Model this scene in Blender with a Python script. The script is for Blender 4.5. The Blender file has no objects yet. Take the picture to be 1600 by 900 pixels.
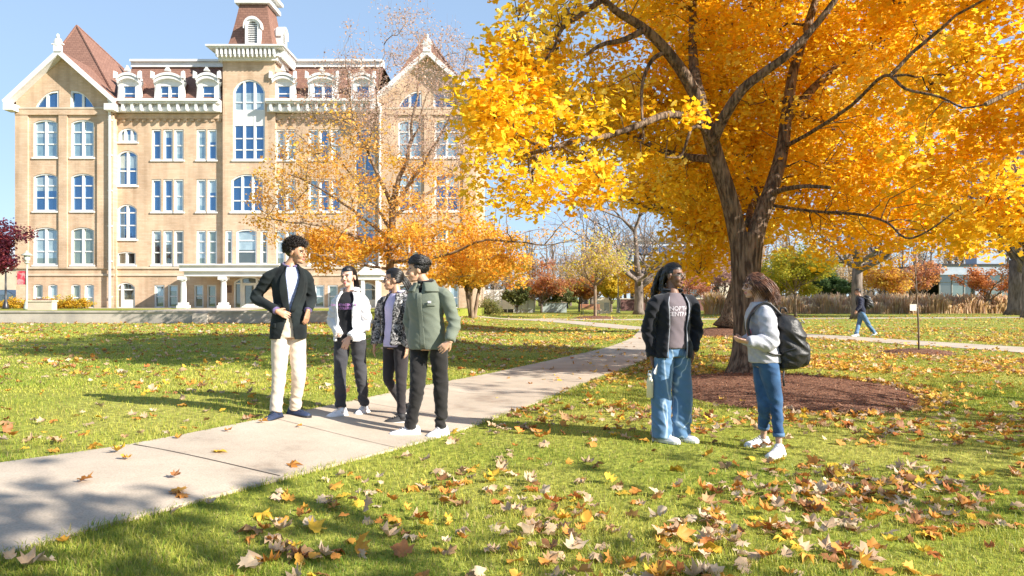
import bpy, bmesh, math, random
import numpy as np
from mathutils import Vector, Matrix, noise
from mathutils.bvhtree import BVHTree
random.seed(7)
RNG = np.random.default_rng(11)
R = math.radians
scene = bpy.context.scene
COL = scene.collection

# ---------------------------------------------------------------- camera model (metres)
F, HZ, CH = 1120.0, 467.0, 1.35

def sm(t):
    t = min(1.0, max(0.0, t))
    return t*t*(3-2*t)

def terr(x, y):
    h = 0.2*sm((-x-0.3)/3.0)
    h -= 0.06*sm((x-1.2)/1.4)*(1-sm((y-8)/8))
    return h

def terr_np(x, y):
    s = lambda t: np.clip(t, 0, 1)**2*(3-2*np.clip(t, 0, 1))
    return 0.2*s((-x-0.3)/3.0) - 0.06*s((x-1.2)/1.4)*(1-s((y-8)/8))

def P(px, py, Y):
    return Vector(((px-800)*Y/F, Y, CH+(HZ-py)*Y/F))

def G(px, py):
    Y = F*CH/(py-HZ)
    for _ in range(12):
        Y = F*(CH-terr((px-800)*Y/F, Y))/(py-HZ)
    x = (px-800)*Y/F
    return Vector((x, Y, terr(x, Y)))

# ---------------------------------------------------------------- object helpers
def link(o, parent=None):
    COL.objects.link(o)
    if parent is not None:
        o.parent = parent
    return o

def tag(o, label=None, cat=None, group=None, kind=None):
    if label: o['label'] = label
    if cat: o['category'] = cat
    if group: o['group'] = group
    if kind: o['kind'] = kind
    return o

def empty(name, loc=(0, 0, 0), rz=0.0):
    o = bpy.data.objects.new(name, None)
    o.location = loc
    o.rotation_euler = (0, 0, rz)
    o.empty_display_size = 0.2
    COL.objects.link(o)
    return o

def np_mesh(name, V, faces_flat, sizes, mat=None, parent=None, smooth=False, col=None, mats=None, midx=None, loc=None):
    me = bpy.data.meshes.new(name)
    V = np.asarray(V, dtype=np.float32).reshape(-1, 3)
    faces_flat = np.asarray(faces_flat, dtype=np.int32).ravel()
    sizes = np.asarray(sizes, dtype=np.int32)
    me.vertices.add(len(V)); me.vertices.foreach_set('co', V.ravel())
    me.loops.add(len(faces_flat)); me.loops.foreach_set('vertex_index', faces_flat)
    me.polygons.add(len(sizes))
    st = np.concatenate([[0], np.cumsum(sizes)[:-1]]).astype(np.int32)
    me.polygons.foreach_set('loop_start', st)
    try: me.polygons.foreach_set('loop_total', sizes)
    except Exception: pass
    if smooth: me.polygons.foreach_set('use_smooth', np.ones(len(sizes), dtype=bool))
    for m in (mats or ([mat] if mat else [])): me.materials.append(m)
    if midx is not None: me.polygons.foreach_set('material_index', np.asarray(midx, dtype=np.int32))
    me.update(calc_edges=True)
    if col is not None:
        a = me.attributes.new('col', 'FLOAT_COLOR', 'POINT')
        c = np.ones((len(V), 4), dtype=np.float32); c[:, :3] = col
        a.data.foreach_set('color', c.ravel())
    o = bpy.data.objects.new(name, me)
    if loc is not None: o.location = loc
    return link(o, parent)

class MB:
    """collects shapes, links them as ONE mesh"""
    def __init__(s):
        s.v = []; s.f = []; s.m = []
    def add(s, vs, fs, m=0):
        b = len(s.v)
        s.v.extend([tuple(v) for v in vs]); s.f.extend([tuple(i+b for i in f) for f in fs]); s.m.extend([m]*len(fs))
    def box(s, x0, x1, y0, y1, z0, z1, m=0):
        vs = [(x, y, z) for z in (z0, z1) for y in (y0, y1) for x in (x0, x1)]
        s.add(vs, [(0, 2, 3, 1), (4, 5, 7, 6), (0, 1, 5, 4), (2, 6, 7, 3), (0, 4, 6, 2), (1, 3, 7, 5)], m)
    def prism(s, poly, y0, y1, m=0):
        """poly in x,z extruded along y"""
        n = len(poly)
        vs = [(p[0], y0, p[1]) for p in poly]+[(p[0], y1, p[1]) for p in poly]
        fs = [tuple(range(n)), tuple(range(2*n-1, n-1, -1))]+[(i, i+n, (i+1) % n+n, (i+1) % n) for i in range(n)]
        s.add(vs, fs, m)
    def rings(s, rings, cap=True, m=0, closed=True):
        n = len(rings[0]); vs = [p for r in rings for p in r]; fs = []
        for k in range(len(rings)-1):
            for i in range(n if closed else n-1):
                a = k*n+i; b = k*n+(i+1) % n
                fs.append((a, b, b+n, a+n))
        if cap and closed:
            fs.append(tuple(range(n-1, -1, -1))); o = (len(rings)-1)*n; fs.append(tuple(range(o, o+n)))
        s.add(vs, fs, m)
    def tube(s, pts, rad, n=6, m=0, cap=True, flare=None):
        pts = [Vector(p) for p in pts]
        rs = []; up = None
        for i, p in enumerate(pts):
            d = (pts[min(i+1, len(pts)-1)]-pts[max(i-1, 0)])
            if d.length < 1e-9: d = Vector((0, 0, 1))
            d.normalize()
            if up is None:
                up = Vector((0, 1, 0)) if abs(d.y) < 0.9 else Vector((1, 0, 0))
            u = (up-d*up.dot(d))
            if u.length < 1e-6: u = d.orthogonal()
            u.normalize(); w = d.cross(u); up = u
            r = rad[i] if hasattr(rad, '__len__') else rad
            ring = []
            for k in range(n):
                a = 2*math.pi*k/n
                rr = r*(flare(i, a) if flare else 1)
                ring.append(p+u*math.cos(a)*rr+w*math.sin(a)*rr)
            rs.append(ring)
        s.rings(rs, cap, m)
    def ell(s, c, r, m=0, nu=12, nv=8, rot=None):
        rs = []
        for j in range(nv+1):
            t = math.pi*(0.02+0.96*j/nv)
            ring = []
            for i in range(nu):
                a = 2*math.pi*i/nu
                v = Vector((r[0]*math.sin(t)*math.cos(a), r[1]*math.sin(t)*math.sin(a), -r[2]*math.cos(t)))
                if rot is not None: v = rot @ v
                ring.append(Vector(c)+v)
            rs.append(ring)
        s.rings(rs, True, m)
    def build(s, name, mats, parent=None, smooth=False, loc=None):
        if not isinstance(mats, (list, tuple)): mats = [mats]
        me = bpy.data.meshes.new(name)
        me.from_pydata(s.v, [], s.f)
        for m in mats: me.materials.append(m)
        if any(s.m): me.polygons.foreach_set('material_index', s.m)
        if smooth: me.polygons.foreach_set('use_smooth', [True]*len(me.polygons))
        me.update()
        bm = bmesh.new(); bm.from_mesh(me); bmesh.ops.recalc_face_normals(bm, faces=bm.faces[:]); bm.to_mesh(me); bm.free()
        o = bpy.data.objects.new(name, me)
        if loc is not None: o.location = loc
        return link(o, parent)

def crom(pts, k=4):
    """catmull-rom through points (lists of equal length tuples)"""
    A = [np.array(p, float) for p in pts]
    A = [2*A[0]-A[1]]+A+[2*A[-1]-A[-2]]
    out = []
    for i in range(1, len(A)-2):
        for j in range(k):
            t = j/k
            out.append(0.5*((2*A[i])+(-A[i-1]+A[i+1])*t+(2*A[i-1]-5*A[i]+4*A[i+1]-A[i+2])*t*t+(-A[i-1]+3*A[i]-3*A[i+1]+A[i+2])*t**3))
    out.append(A[-2])
    return out

def inpoly(x, y, poly):
    x = np.asarray(x); y = np.asarray(y); c = np.zeros(x.shape, bool); n = len(poly)
    for i in range(n):
        x0, y0 = poly[i]; x1, y1 = poly[(i+1) % n]
        if y0 == y1: continue
        cond = ((y0 > y) != (y1 > y)) & (x < (x1-x0)*(y-y0)/(y1-y0)+x0)
        c ^= cond
    return c

# ---------------------------------------------------------------- materials
def new_mat(name):
    m = bpy.data.materials.new(name); m.use_nodes = True
    nt = m.node_tree; b = nt.nodes['Principled BSDF']
    return m, nt, b

def nd(nt, typ, **kw):
    n = nt.nodes.new(typ)
    for k, v in kw.items():
        if k.startswith('_'): setattr(n, k[1:], v)
        else: n.inputs[k.replace('__', ' ')].default_value = v
    return n

def ramp(nt, fac, stops):
    r = nt.nodes.new('ShaderNodeValToRGB')
    while len(r.color_ramp.elements) < len(stops): r.color_ramp.elements.new(0.5)
    for e, (p, c) in zip(r.color_ramp.elements, stops):
        e.position = p; e.color = (*c, 1)
    nt.links.new(fac, r.inputs[0])
    return r

def pmat(name, c1, c2=None, rough=0.8, scale=8.0, bump=0.0, bscale=None, detail=4, spec=0.5, sheen=0, metallic=0, stretch=None, mid=(0.35, 0.65), bdist=0.01):
    """principled with two-tone noise colour and noise bump, object coordinates"""
    m, nt, b = new_mat(name)
    tc = nt.nodes.new('ShaderNodeTexCoord'); vec = tc.outputs['Object']
    if stretch:
        mp = nt.nodes.new('ShaderNodeMapping'); mp.inputs['Scale'].default_value = stretch
        nt.links.new(vec, mp.inputs[0]); vec = mp.outputs[0]
    if c2 is None: c2 = tuple(x*0.75 for x in c1)
    n1 = nd(nt, 'ShaderNodeTexNoise', Scale=scale, Detail=detail); nt.links.new(vec, n1.inputs['Vector'])
    r = ramp(nt, n1.outputs['Fac'], [(mid[0], c2), (mid[1], c1)])
    nt.links.new(r.outputs[0], b.inputs['Base Color'])
    b.inputs['Roughness'].default_value = rough
    b.inputs['Specular IOR Level'].default_value = spec
    b.inputs['Metallic'].default_value = metallic
    if sheen: b.inputs['Sheen Weight'].default_value = sheen
    if bump:
        n2 = nd(nt, 'ShaderNodeTexNoise', Scale=bscale or scale*3, Detail=6); nt.links.new(vec, n2.inputs['Vector'])
        bp = nd(nt, 'ShaderNodeBump', Strength=bump, Distance=bdist); nt.links.new(n2.outputs['Fac'], bp.inputs['Height'])
        nt.links.new(bp.outputs[0], b.inputs['Normal'])
    return m

def leaf_mat(name, trans=0.5, rough=0.55, gain=1.0):
    m, nt, b = new_mat(name)
    at = nd(nt, 'ShaderNodeAttribute', _attribute_name='col')
    b.inputs['Roughness'].default_value = rough; b.inputs['Specular IOR Level'].default_value = 0.3
    tr = nt.nodes.new('ShaderNodeBsdfTranslucent'); mx = nd(nt, 'ShaderNodeMixShader', Fac=trans)
    nt.links.new(at.outputs['Color'], b.inputs['Base Color']); nt.links.new(at.outputs['Color'], tr.inputs['Color'])
    nt.links.new(b.outputs[0], mx.inputs[1]); nt.links.new(tr.outputs[0], mx.inputs[2])
    nt.links.new(mx.outputs[0], nt.nodes['Material Output'].inputs['Surface'])
    return m

M = {}
M['tree_leaf'] = leaf_mat('tree_leaf', 0.58)
M['fallen'] = leaf_mat('fallen_leaf', 0.25, 0.6)
M['blade'] = leaf_mat('grass_blade', 0.35, 0.5)
M['bark'] = pmat('bark', (0.25, 0.175, 0.12), (0.075, 0.05, 0.035), 0.95, 13, 1.0, 17, detail=9, stretch=(1.5, 1.5, .26), bdist=0.07, spec=.2, mid=(.40, .60))
M['bark_grey'] = pmat('bark_grey', (0.25, 0.20, 0.17), (0.11, 0.085, 0.07), 0.95, 6, 0.8, 20, stretch=(1, 1, .3), spec=.2)
M['bark_pale'] = pmat('bark_pale', (0.30, 0.22, 0.15), (0.15, 0.10, 0.07), 0.95, 6, 0.5, 20, stretch=(1, 1, .3), spec=.2)
M['white'] = pmat('white_paint', (0.74, 0.73, 0.71), (0.64, 0.635, 0.62), 0.55, 1.3, 0.05)
M['black_metal'] = pmat('black_metal', (0.03, 0.03, 0.035), None, 0.4, 5)
M['grey_metal'] = pmat('grey_metal', (0.35, 0.36, 0.35), None, 0.45, 5)
# ---------------------------------------------------------------- camera, sky, sun
cam = bpy.data.cameras.new('camera'); cam.lens = 36*F/1600; cam.sensor_width = 36
cam.shift_y = (HZ-450)/1600; cam.clip_start = 0.05; cam.clip_end = 2000
co = bpy.data.objects.new('camera', cam); co.location = (0, 0, CH); co.rotation_euler = (R(90), 0, 0)
link(co); scene.camera = co
SUN_EL = R(29); SUN_DIR = Vector((0.90, -0.43, 0)).normalized()   # horizontal, towards the sun
world = bpy.data.worlds.new('World'); scene.world = world; world.use_nodes = True
wn = world.node_tree; sky = wn.nodes.new('ShaderNodeTexSky'); sky.sky_type = 'NISHITA'
sky.sun_disc = False; sky.sun_elevation = SUN_EL; sky.sun_rotation = math.atan2(SUN_DIR.x, SUN_DIR.y)
sky.altitude = 2500; sky.air_density = 1.0; sky.dust_density = 0.0; sky.ozone_density = 5.0
bg = wn.nodes['Background']; bg.inputs[1].default_value = 0.132
gm = wn.nodes.new('ShaderNodeGamma'); gm.inputs[1].default_value = 0.34
mu = wn.nodes.new('ShaderNodeMix'); mu.data_type = 'RGBA'; mu.blend_type = 'MULTIPLY'; mu.inputs[0].default_value = 1.0; mu.inputs[7].default_value = (1.50, 1.74, 2.02, 1)
wn.links.new(sky.outputs[0], gm.inputs[0]); wn.links.new(gm.outputs[0], mu.inputs[6]); wn.links.new(mu.outputs[2], bg.inputs[0])
sl = bpy.data.lights.new('sun', 'SUN'); sl.energy = 5.0; sl.angle = R(0.5); sl.color = (1.0, 0.93, 0.82)
so = bpy.data.objects.new('sun', sl); link(so)
sd = Vector((SUN_DIR.x*math.cos(SUN_EL), SUN_DIR.y*math.cos(SUN_EL), math.sin(SUN_EL)))
so.rotation_euler = sd.to_track_quat('Z', 'Y').to_euler(); so.location = sd*60
scene.view_settings.view_transform = 'Standard'; scene.view_settings.look = 'None'
scene.view_settings.exposure = 1.22; scene.view_settings.gamma = 1; scene.view_settings.use_curve_mapping = False
scene.render.engine = 'CYCLES'
scene.cycles.max_bounces = 7; scene.cycles.diffuse_bounces = 5; scene.cycles.glossy_bounces = 2; scene.cycles.transmission_bounces = 3
scene.cycles.sample_clamp_indirect = 4; scene.cycles.use_denoising = True

# ---------------------------------------------------------------- ground plan
LE = [G(*p) for p in [(-420, 790), (-150, 752), (0, 727), (205, 697), (420, 655), (580, 622), (700, 597), (850, 566), (950, 543), (988, 528)]]
RE = [G(*p) for p in [(-420, 1010), (-150, 925), (0, 872), (200, 815), (450, 748), (700, 680), (800, 645), (900, 607), (1000, 567), (1045, 543)]]
LE = [v.xy for v in LE]; RE = [v.xy for v in RE]
LE = [Vector(p) for p in crom(LE, 5)]; RE = [Vector(p) for p in crom(RE, 5)]
LE.append(G(1000, 516).xy); RE.append(G(1072, 524).xy)
PATH_POLY = [(p.x, p.y) for p in LE]+[(p.x, p.y) for p in reversed(RE)]
def pxw(pts): return [G(*p).xy for p in pts]
def strip(center, w):
    L = []; Rr = []
    c = [Vector(p) for p in crom(center, 4)]
    for i, p in enumerate(c):
        d = (c[min(i+1, len(c)-1)]-c[max(0, i-1)]).normalized(); n = Vector((-d.y, d.x))
        L.append(p+n*w/2); Rr.append(p-n*w/2)
    return L, Rr
CL, CR = strip(pxw([(690, 492.5), (850, 500.5), (1000, 513.5), (1120, 517.5), (1250, 524), (1400, 534), (1600, 547), (1850, 566)]), 2.0)
DL, DR = strip(pxw([(835, 498.3), (950, 499.5), (1100, 498.6), (1300, 497.6), (1600, 496), (1900, 495)]), 2.4)
CROSS_POLY = [tuple(p) for p in CL]+[tuple(p) for p in reversed(CR)]
FAR_POLY = [tuple(p) for p in DL]+[tuple(p) for p in reversed(DR)]
TREE = G(1172, 584)          # big maple
MULCH_C = Vector((4.15, 10.95)); MULCH_R = (1.85, 2.25)
MULCH2_C = G(1436, 552).xy; MULCH3_C = G(1140, 523).xy
def in_mulch(x, y, grow=0):
    x = np.asarray(x); y = np.asarray(y)
    wob = 0.05*np.sin(np.arctan2(y-MULCH_C.y, x-MULCH_C.x)*5+1)
    a = ((x-MULCH_C.x)/(MULCH_R[0]+grow))**2+((y-MULCH_C.y)/(MULCH_R[1]+grow))**2 < (1+wob)
    b = ((x-MULCH2_C.x)**2+(y-MULCH2_C.y)**2) < (0.8+grow)**2
    c = ((x-MULCH3_C.x)**2+(y-MULCH3_C.y)**2) < (1.6+grow)**2
    return a | b | c
def bare(x, y):
    return inpoly(x, y, PATH_POLY) | inpoly(x, y, CROSS_POLY) | inpoly(x, y, FAR_POLY) | in_mulch(x, y, -0.06)

# ground sheet
def axis(lo, hi, n, c=0, p=2.2):
    t = np.linspace(-1, 1, n); v = np.sign(t)*np.abs(t)**p
    return np.where(v < 0, c+v*(c-lo), c+v*(hi-c))
gx = axis(-900, 900, 181); gy = axis(-60, 1500, 161, 8)
X, Yg = np.meshgrid(gx, gy); Z = terr_np(X, Yg)
V = np.stack([X.ravel(), Yg.ravel(), Z.ravel()], 1); nx, ny = len(gx), len(gy)
idx = np.arange(nx*ny).reshape(ny, nx)
Fq = np.stack([idx[:-1, :-1], idx[:-1, 1:], idx[1:, 1:], idx[1:, :-1]], -1).reshape(-1, 4)
m, nt, b = new_mat('lawn'); M['lawn'] = m
tc = nt.nodes.new('ShaderNodeTexCoord')
n1 = nd(nt, 'ShaderNodeTexNoise', Scale=0.35, Detail=6); nt.links.new(tc.outputs['Object'], n1.inputs['Vector'])
n2 = nd(nt, 'ShaderNodeTexNoise', Scale=14, Detail=8); nt.links.new(tc.outputs['Object'], n2.inputs['Vector'])
r1 = ramp(nt, n1.outputs['Fac'], [(0.35, (0.22, 0.26, 0.035)), (0.65, (0.36, 0.34, 0.08))])
r2 = ramp(nt, n2.outputs['Fac'], [(0.3, (0.55, 0.55, 0.55)), (0.7, (1.15, 1.15, 1.1))])
mx = nd(nt, 'ShaderNodeMix', _data_type='RGBA', _blend_type='MULTIPLY', Factor=1.0)
nt.links.new(r1.outputs[0], mx.inputs[6]); nt.links.new(r2.outputs[0], mx.inputs[7]); nt.links.new(mx.outputs[2], b.inputs['Base Color'])
b.inputs['Roughness'].default_value = 0.95; b.inputs['Specular IOR Level'].default_value = 0.1
bp = nd(nt, 'ShaderNodeBump', Strength=0.8, Distance=0.05); nt.links.new(n2.outputs['Fac'], bp.inputs['Height']); nt.links.new(bp.outputs[0], b.inputs['Normal'])
g = np_mesh('ground', V, Fq, np.full(len(Fq), 4), M['lawn'], smooth=True); g['kind'] = 'structure'

# concrete paths
m, nt, b = new_mat('concrete'); M['concrete'] = m
tc = nt.nodes.new('ShaderNodeTexCoord')
n1 = nd(nt, 'ShaderNodeTexNoise', Scale=0.9, Detail=7, Roughness=.65); nt.links.new(tc.outputs['Object'], n1.inputs['Vector'])
n2 = nd(nt, 'ShaderNodeTexNoise', Scale=90, Detail=4); nt.links.new(tc.outputs['Object'], n2.inputs['Vector'])
r1 = ramp(nt, n1.outputs['Fac'], [(0.3, (0.30, 0.235, 0.18)), (0.42, (0.42, 0.35, 0.275)), (0.55, (0.48, 0.40, 0.315)), (0.72, (0.55, 0.475, 0.39))])
r2 = ramp(nt, n2.outputs['Fac'], [(0.3, (0.8, 0.8, 0.8)), (0.6, (1.05, 1.05, 1.05))])
mx = nd(nt, 'ShaderNodeMix', _data_type='RGBA', _blend_type='MULTIPLY', Factor=1.0)
nt.links.new(r1.outputs[0], mx.inputs[6]); nt.links.new(r2.outputs[0], mx.inputs[7]); nt.links.new(mx.outputs[2], b.inputs['Base Color'])
b.inputs['Roughness'].default_value = 0.85; b.inputs['Specular IOR Level'].default_value = 0.25
bp = nd(nt, 'ShaderNodeBump', Strength=0.35, Distance=0.004); nt.links.new(n2.outputs['Fac'], bp.inputs['Height']); nt.links.new(bp.outputs[0], b.inputs['Normal'])
M['joint'] = pmat('joint', (0.07, 0.055, 0.045), None, 0.95, 30)

def path_strip(name, L, Rr, lift=0.02, nacross=10):
    vs = []; n = nacross+1; wob = 0
    for i in range(len(L)):
        for k in range(n):
            t = k/nacross; p = L[i].lerp(Rr[i], t)
            vs.append((p.x, p.y, terr(p.x, p.y)+lift))
        # side skirts
    fs = []
    for i in range(len(L)-1):
        for k in range(nacross):
            a = i*n+k; fs.append((a, a+1, a+n+1, a+n))
    b0 = len(vs)
    for i in range(len(L)):
        for p in (L[i], Rr[i]): vs.append((p.x, p.y, terr(p.x, p.y)-0.08))
    for i in range(len(L)-1):
        fs.append((i*n, (i+1)*n, b0+2*(i+1), b0+2*i)); fs.append(((i+1)*n-1, b0+2*i+1, b0+2*i+3, (i+2)*n-1))
    mb = MB(); mb.add(vs, fs)
    o = mb.build(name, M['concrete'], smooth=False); o['kind'] = 'structure'
    return o
path_strip('path', LE, RE)
path_strip('cross_path', CL, CR, 0.014)
path_strip('far_path', DL, DR, 0.010)
# expansion joints: thin dark grooves across the path
jm = MB()
def joint(a, b, w=0.006, lift=0.0235):
    a = Vector(a); b = Vector(b); d = (b-a).normalized(); n = Vector((-d.y, d.x)); k = 14
    rs = []
    for i in range(k+1):
        p = a.lerp(b, i/k); ww = w*(1+0.5*noise.noise(Vector((p.x*9, p.y*9, 0))))
        for s_ in (-1, 1):
            q = p+n*ww*s_; rs.append((q.x, q.y, terr(q.x, q.y)+lift))
    jm.add(rs, [(2*i, 2*i+1, 2*i+3, 2*i+2) for i in range(k)])
j0, j1 = G(206, 698).xy, G(441, 749).xy
jd = j1-j0; j0 = j0+jd*0.012; j1 = j1-jd*0.012
joint(j0, j1)
def nearest_on(poly, p): return min(poly, key=lambda q: (q-p).length)
acc = 0
for i in range(1, len(LE)-3):
    p = LE[i]; s_ = (p-j0).length
    if i % 4 == 0 and s_ > 1.2 and p.y > j0.y:
        q = nearest_on(RE, p+(j1-j0)); joint(p.lerp(q, .01), q.lerp(p, .01), 0.004)
o = jm.build('path_joints', M['joint']); o['kind'] = 'structure'

# mulch beds
M['mulch'] = pmat('mulch', (0.29, 0.155, 0.10), (0.11, 0.052, 0.036), 0.95, 28, 1.0, 45, detail=8, bdist=0.04, spec=.1, mid=(.38, .62))
def mulch(name, c, rx, ry, h, label):
    mb = MB(); rings = []; N = 48
    for k in range(9):
        t = k/8; ring = []
        for i in range(N):
            a = 2*math.pi*i/N; wob = 1+0.03*math.sin(a*5+1)+0.02*noise.noise(Vector((a*3, k, c[0])))
            x = c[0]+rx*t*wob*math.cos(a); y = c[1]+ry*t*wob*math.sin(a)
            z = terr(x, y)+h*(1-t**2.2)+0.012*noise.noise(Vector((x*6, y*6, 0)))-(0.02 if k == 8 else -0.012)
            ring.append((x, y, z))
        rings.append(ring)
    mb.rings(rings[1:], False)
    mb.add(rings[1], [tuple(range(N))])
    # chips
    o = mb.build(name, M['mulch'], smooth=True)
    n = int(520*rx*ry); n = min(n, 2600)
    a = RNG.uniform(0, 2*math.pi, n); t = np.sqrt(RNG.uniform(0, 1.0, n)); sp_ = RNG.uniform(0, 1, n) < .14; t[sp_] = RNG.uniform(.96, 1.10, sp_.sum()); x = c[0]+rx*t*np.cos(a); y = c[1]+ry*t*np.sin(a)
    z = terr_np(x, y)+h*np.clip(1-t**2.2, 0, 1)+0.018
    L = RNG.uniform(.015, .045, n); W = RNG.uniform(.004, .01, n); an = RNG.uniform(0, math.pi, n); ti = RNG.normal(0, .3, n)
    dx, dy = np.cos(an), np.sin(an)
    q = np.stack([np.stack([x-dx*L-dy*W, y-dy*L+dx*W, z-ti*L], 1), np.stack([x-dx*L+dy*W, y-dy*L-dx*W, z-ti*L], 1),
                  np.stack([x+dx*L+dy*W, y+dy*L-dx*W, z+ti*L], 1), np.stack([x+dx*L-dy*W, y+dy*L+dx*W, z+ti*L], 1)], 1)
    cc = np.array([(0.27, .13, .08), (.16, .07, .045), (.40, .23, .15), (.09, .04, .03)])[RNG.integers(0, 4, n)]
    ch = np_mesh('wood_chips', q.reshape(-1, 3), np.arange(4*n), np.full(n, 4), M['fallen'], None, col=np.repeat(cc, 4, 0))
    return o, ch
for nm, c, rx, ry, h, lab in [('mulch_bed', MULCH_C, *MULCH_R, .13, 'wide brown mulch ring around the big yellow maple'),
                         ('mulch_bed', MULCH2_C, .85, .85, .10, 'small mulch ring under the thin sapling with a white tag'),
                         ('mulch_bed', MULCH3_C, 1.7, 1.7, .28, 'mulch mound at the foot of the leaning trunk beyond the maple'),
                         ('mulch_bed', G(930, 497.3).xy, 1.6, 1.6, .15, 'mulch ring under the young yellow tree by the bench')]:
    o, ch = mulch(nm, c, rx, ry, h, lab); tag(o, lab, 'mulch', kind='stuff'); ch.name = 'wood_chips'; ch.parent = o

# ---------------------------------------------------------------- grass blades (nobody could count them)
def blades(n, pylo, pyhi, hgt, wid, name, given=None):
    py = RNG.uniform(pylo, pyhi, n); Y = F*CH/(py-HZ); x = RNG.uniform(-1, 1, n)*(0.76*Y+1.2)
    k = ~bare(x, Y); x, Y = x[k], Y[k]; n = len(x)
    if given is not None: x, Y = given; n = len(x)
    # clumpy length
    L = hgt*RNG.uniform(.55, 1.25, n)*(0.85+0.3*np.sin(x*2.1+np.sin(Y*1.7)*2)*np.sin(Y*1.9))
    z = terr_np(x, Y)-0.004
    an = RNG.uniform(0, 2*math.pi, n); lean = RNG.uniform(.1, .9, n)*L
    sc = np.maximum(1, Y/6.0); w = wid*sc*RNG.uniform(.7, 1.3, n)
    la = RNG.uniform(0, 2*math.pi, n); lx, ly = np.cos(la)*lean, np.sin(la)*lean
    dx, dy = np.cos(an)*w/2, np.sin(an)*w/2
    base = np.stack([x, Y, z], 1)
    v0 = base+np.stack([-dx, -dy, 0*x], 1); v1 = base+np.stack([dx, dy, 0*x], 1)
    mid = base+np.stack([lx*.35, ly*.35, L*.6], 1)
    v2 = mid+np.stack([dx*.7, dy*.7, 0*x], 1); v3 = mid-np.stack([dx*.7, dy*.7, 0*x], 1)
    v4 = base+np.stack([lx, ly, L*.95], 1)
    V = np.stack([v0, v1, v2, v3, v4], 1).reshape(-1, 3)
    i = np.arange(n)*5
    f = np.stack([i, i+1, i+2, i+3, i+3, i+2, i+4], 1).ravel(); sizes = np.tile([4, 3], n)
    pn = np.sin(x*.9+np.sin(Y*1.1)*1.4)*np.sin(Y*.8+np.sin(x*1.7))+.5*np.sin(x*4.1+Y*2.3)*np.sin(Y*3.7-x); t = np.clip(.5+.30*pn+RNG.normal(0, .28, n), 0, 1)[:, None]
    c = np.array([.17, .27, .026])*(1-t)+np.array([.58, .54, .10])*t
    dry = RNG.uniform(0, 1, n) < .07; c[dry] = np.array([.42, .34, .14])
    c *= RNG.uniform(.75, 1.15, (n, 1))
    return V, f, sizes, np.repeat(c, 5, 0)
def edge_blades():
    xs = []; ys = []
    for Ln, sg in ((LE, 1), (RE, -1)):
        for a_, b2 in zip(Ln, Ln[1:]):
            if b2.y > 26: break
            L_ = (b2-a_).length; k = int(L_*(260 if a_.y < 12 else 120)); t = RNG.uniform(0, 1, k); nrm = Vector((-(b2-a_).y, (b2-a_).x)).normalized()*sg
            o_ = RNG.normal(.005, .022, k)+.018*np.sin(t*9+a_.x*7); xs.append(a_.x+(b2.x-a_.x)*t+nrm.x*o_); ys.append(a_.y+(b2.y-a_.y)*t+nrm.y*o_)
    return np.concatenate(xs), np.concatenate(ys)
parts = [blades(0, 500, 600, .055, .005, 'g', edge_blades()), blades(150000, 560, 960, .045, .0045, 'g'), blades(95000, 520, 640, .045, .006, 'g'), blades(45000, 493, 540, .05, .007, 'g')]
off = 0; VV = []; FF = []; SS = []; CC = []
for V, f, s_, c in parts:
    VV.append(V); FF.append(f+off); SS.append(s_); CC.append(c); off += len(V)
o = np_mesh('grass', np.concatenate(VV), np.concatenate(FF), np.concatenate(SS), M['blade'], col=np.concatenate(CC), smooth=True)
tag(o, 'short sunlit green lawn grass around the path', 'grass', kind='stuff')

# ---------------------------------------------------------------- fallen leaves
OUT = [(0, -.42), (.13, -.24), (.34, -.30), (.31, -.08), (.55, .02), (.41, .17), (.50, .40), (.27, .36), (.17, .50), (0, .70)]
OUT = OUT+[(-x, y) for x, y in OUT[-2:0:-1]]
def leaf_shape(curl, fold, seed, size=1.0):
    r = random.Random(seed)
    vs = [(0, 0, 0)]
    for x, y in OUT:
        k = r.uniform(.75, 1.15)
        x *= k; y *= k
        z = abs(x)*fold+curl*(x*x+y*y)+r.uniform(-.28, .28)*(abs(x)+abs(y))
        vs.append((x*size, y*size, z*size))
    n = len(OUT)
    fs = [(0, 1+i, 1+(i+1) % n) for i in range(n)]
    return np.array(vs), np.array(fs)
PAL = np.array([(.58, .40, .25), (.66, .50, .34), (.62, .26, .055), (.70, .36, .06), (.74, .47, .05), (.34, .15, .06), (.50, .17, .045), (.46, .27, .13)])
PW = np.array([.22, .15, .15, .14, .10, .08, .06, .10])
def rotmats(n, tilt, rng=RNG):
    yaw = rng.uniform(0, 2*math.pi, n); ta = rng.uniform(0, 2*math.pi, n); t = np.abs(rng.normal(0, tilt, n))
    ax = np.stack([np.cos(ta), np.sin(ta), np.zeros(n)], 1)
    c, s_ = np.cos(t), np.sin(t); C1 = 1-c
    Rt = np.zeros((n, 3, 3)); x, y = ax[:, 0], ax[:, 1]
    Rt[:, 0, 0] = c+x*x*C1; Rt[:, 0, 1] = x*y*C1; Rt[:, 0, 2] = y*s_
    Rt[:, 1, 0] = x*y*C1; Rt[:, 1, 1] = c+y*y*C1; Rt[:, 1, 2] = -x*s_
    Rt[:, 2, 0] = -y*s_; Rt[:, 2, 1] = x*s_; Rt[:, 2, 2] = c
    Rz = np.zeros((n, 3, 3)); Rz[:, 0, 0] = np.cos(yaw); Rz[:, 0, 1] = -np.sin(yaw); Rz[:, 1, 0] = np.sin(yaw); Rz[:, 1, 1] = np.cos(yaw); Rz[:, 2, 2] = 1
    return Rt @ Rz
SHAPES = [leaf_shape(c, f, i) for i, (c, f) in enumerate([(.5, .1), (-.45, .15), (.9, -.1), (.2, .35), (-.9, .3), (1.2, .2), (0.1, -.25), (-.3, -.3)])]
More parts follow.
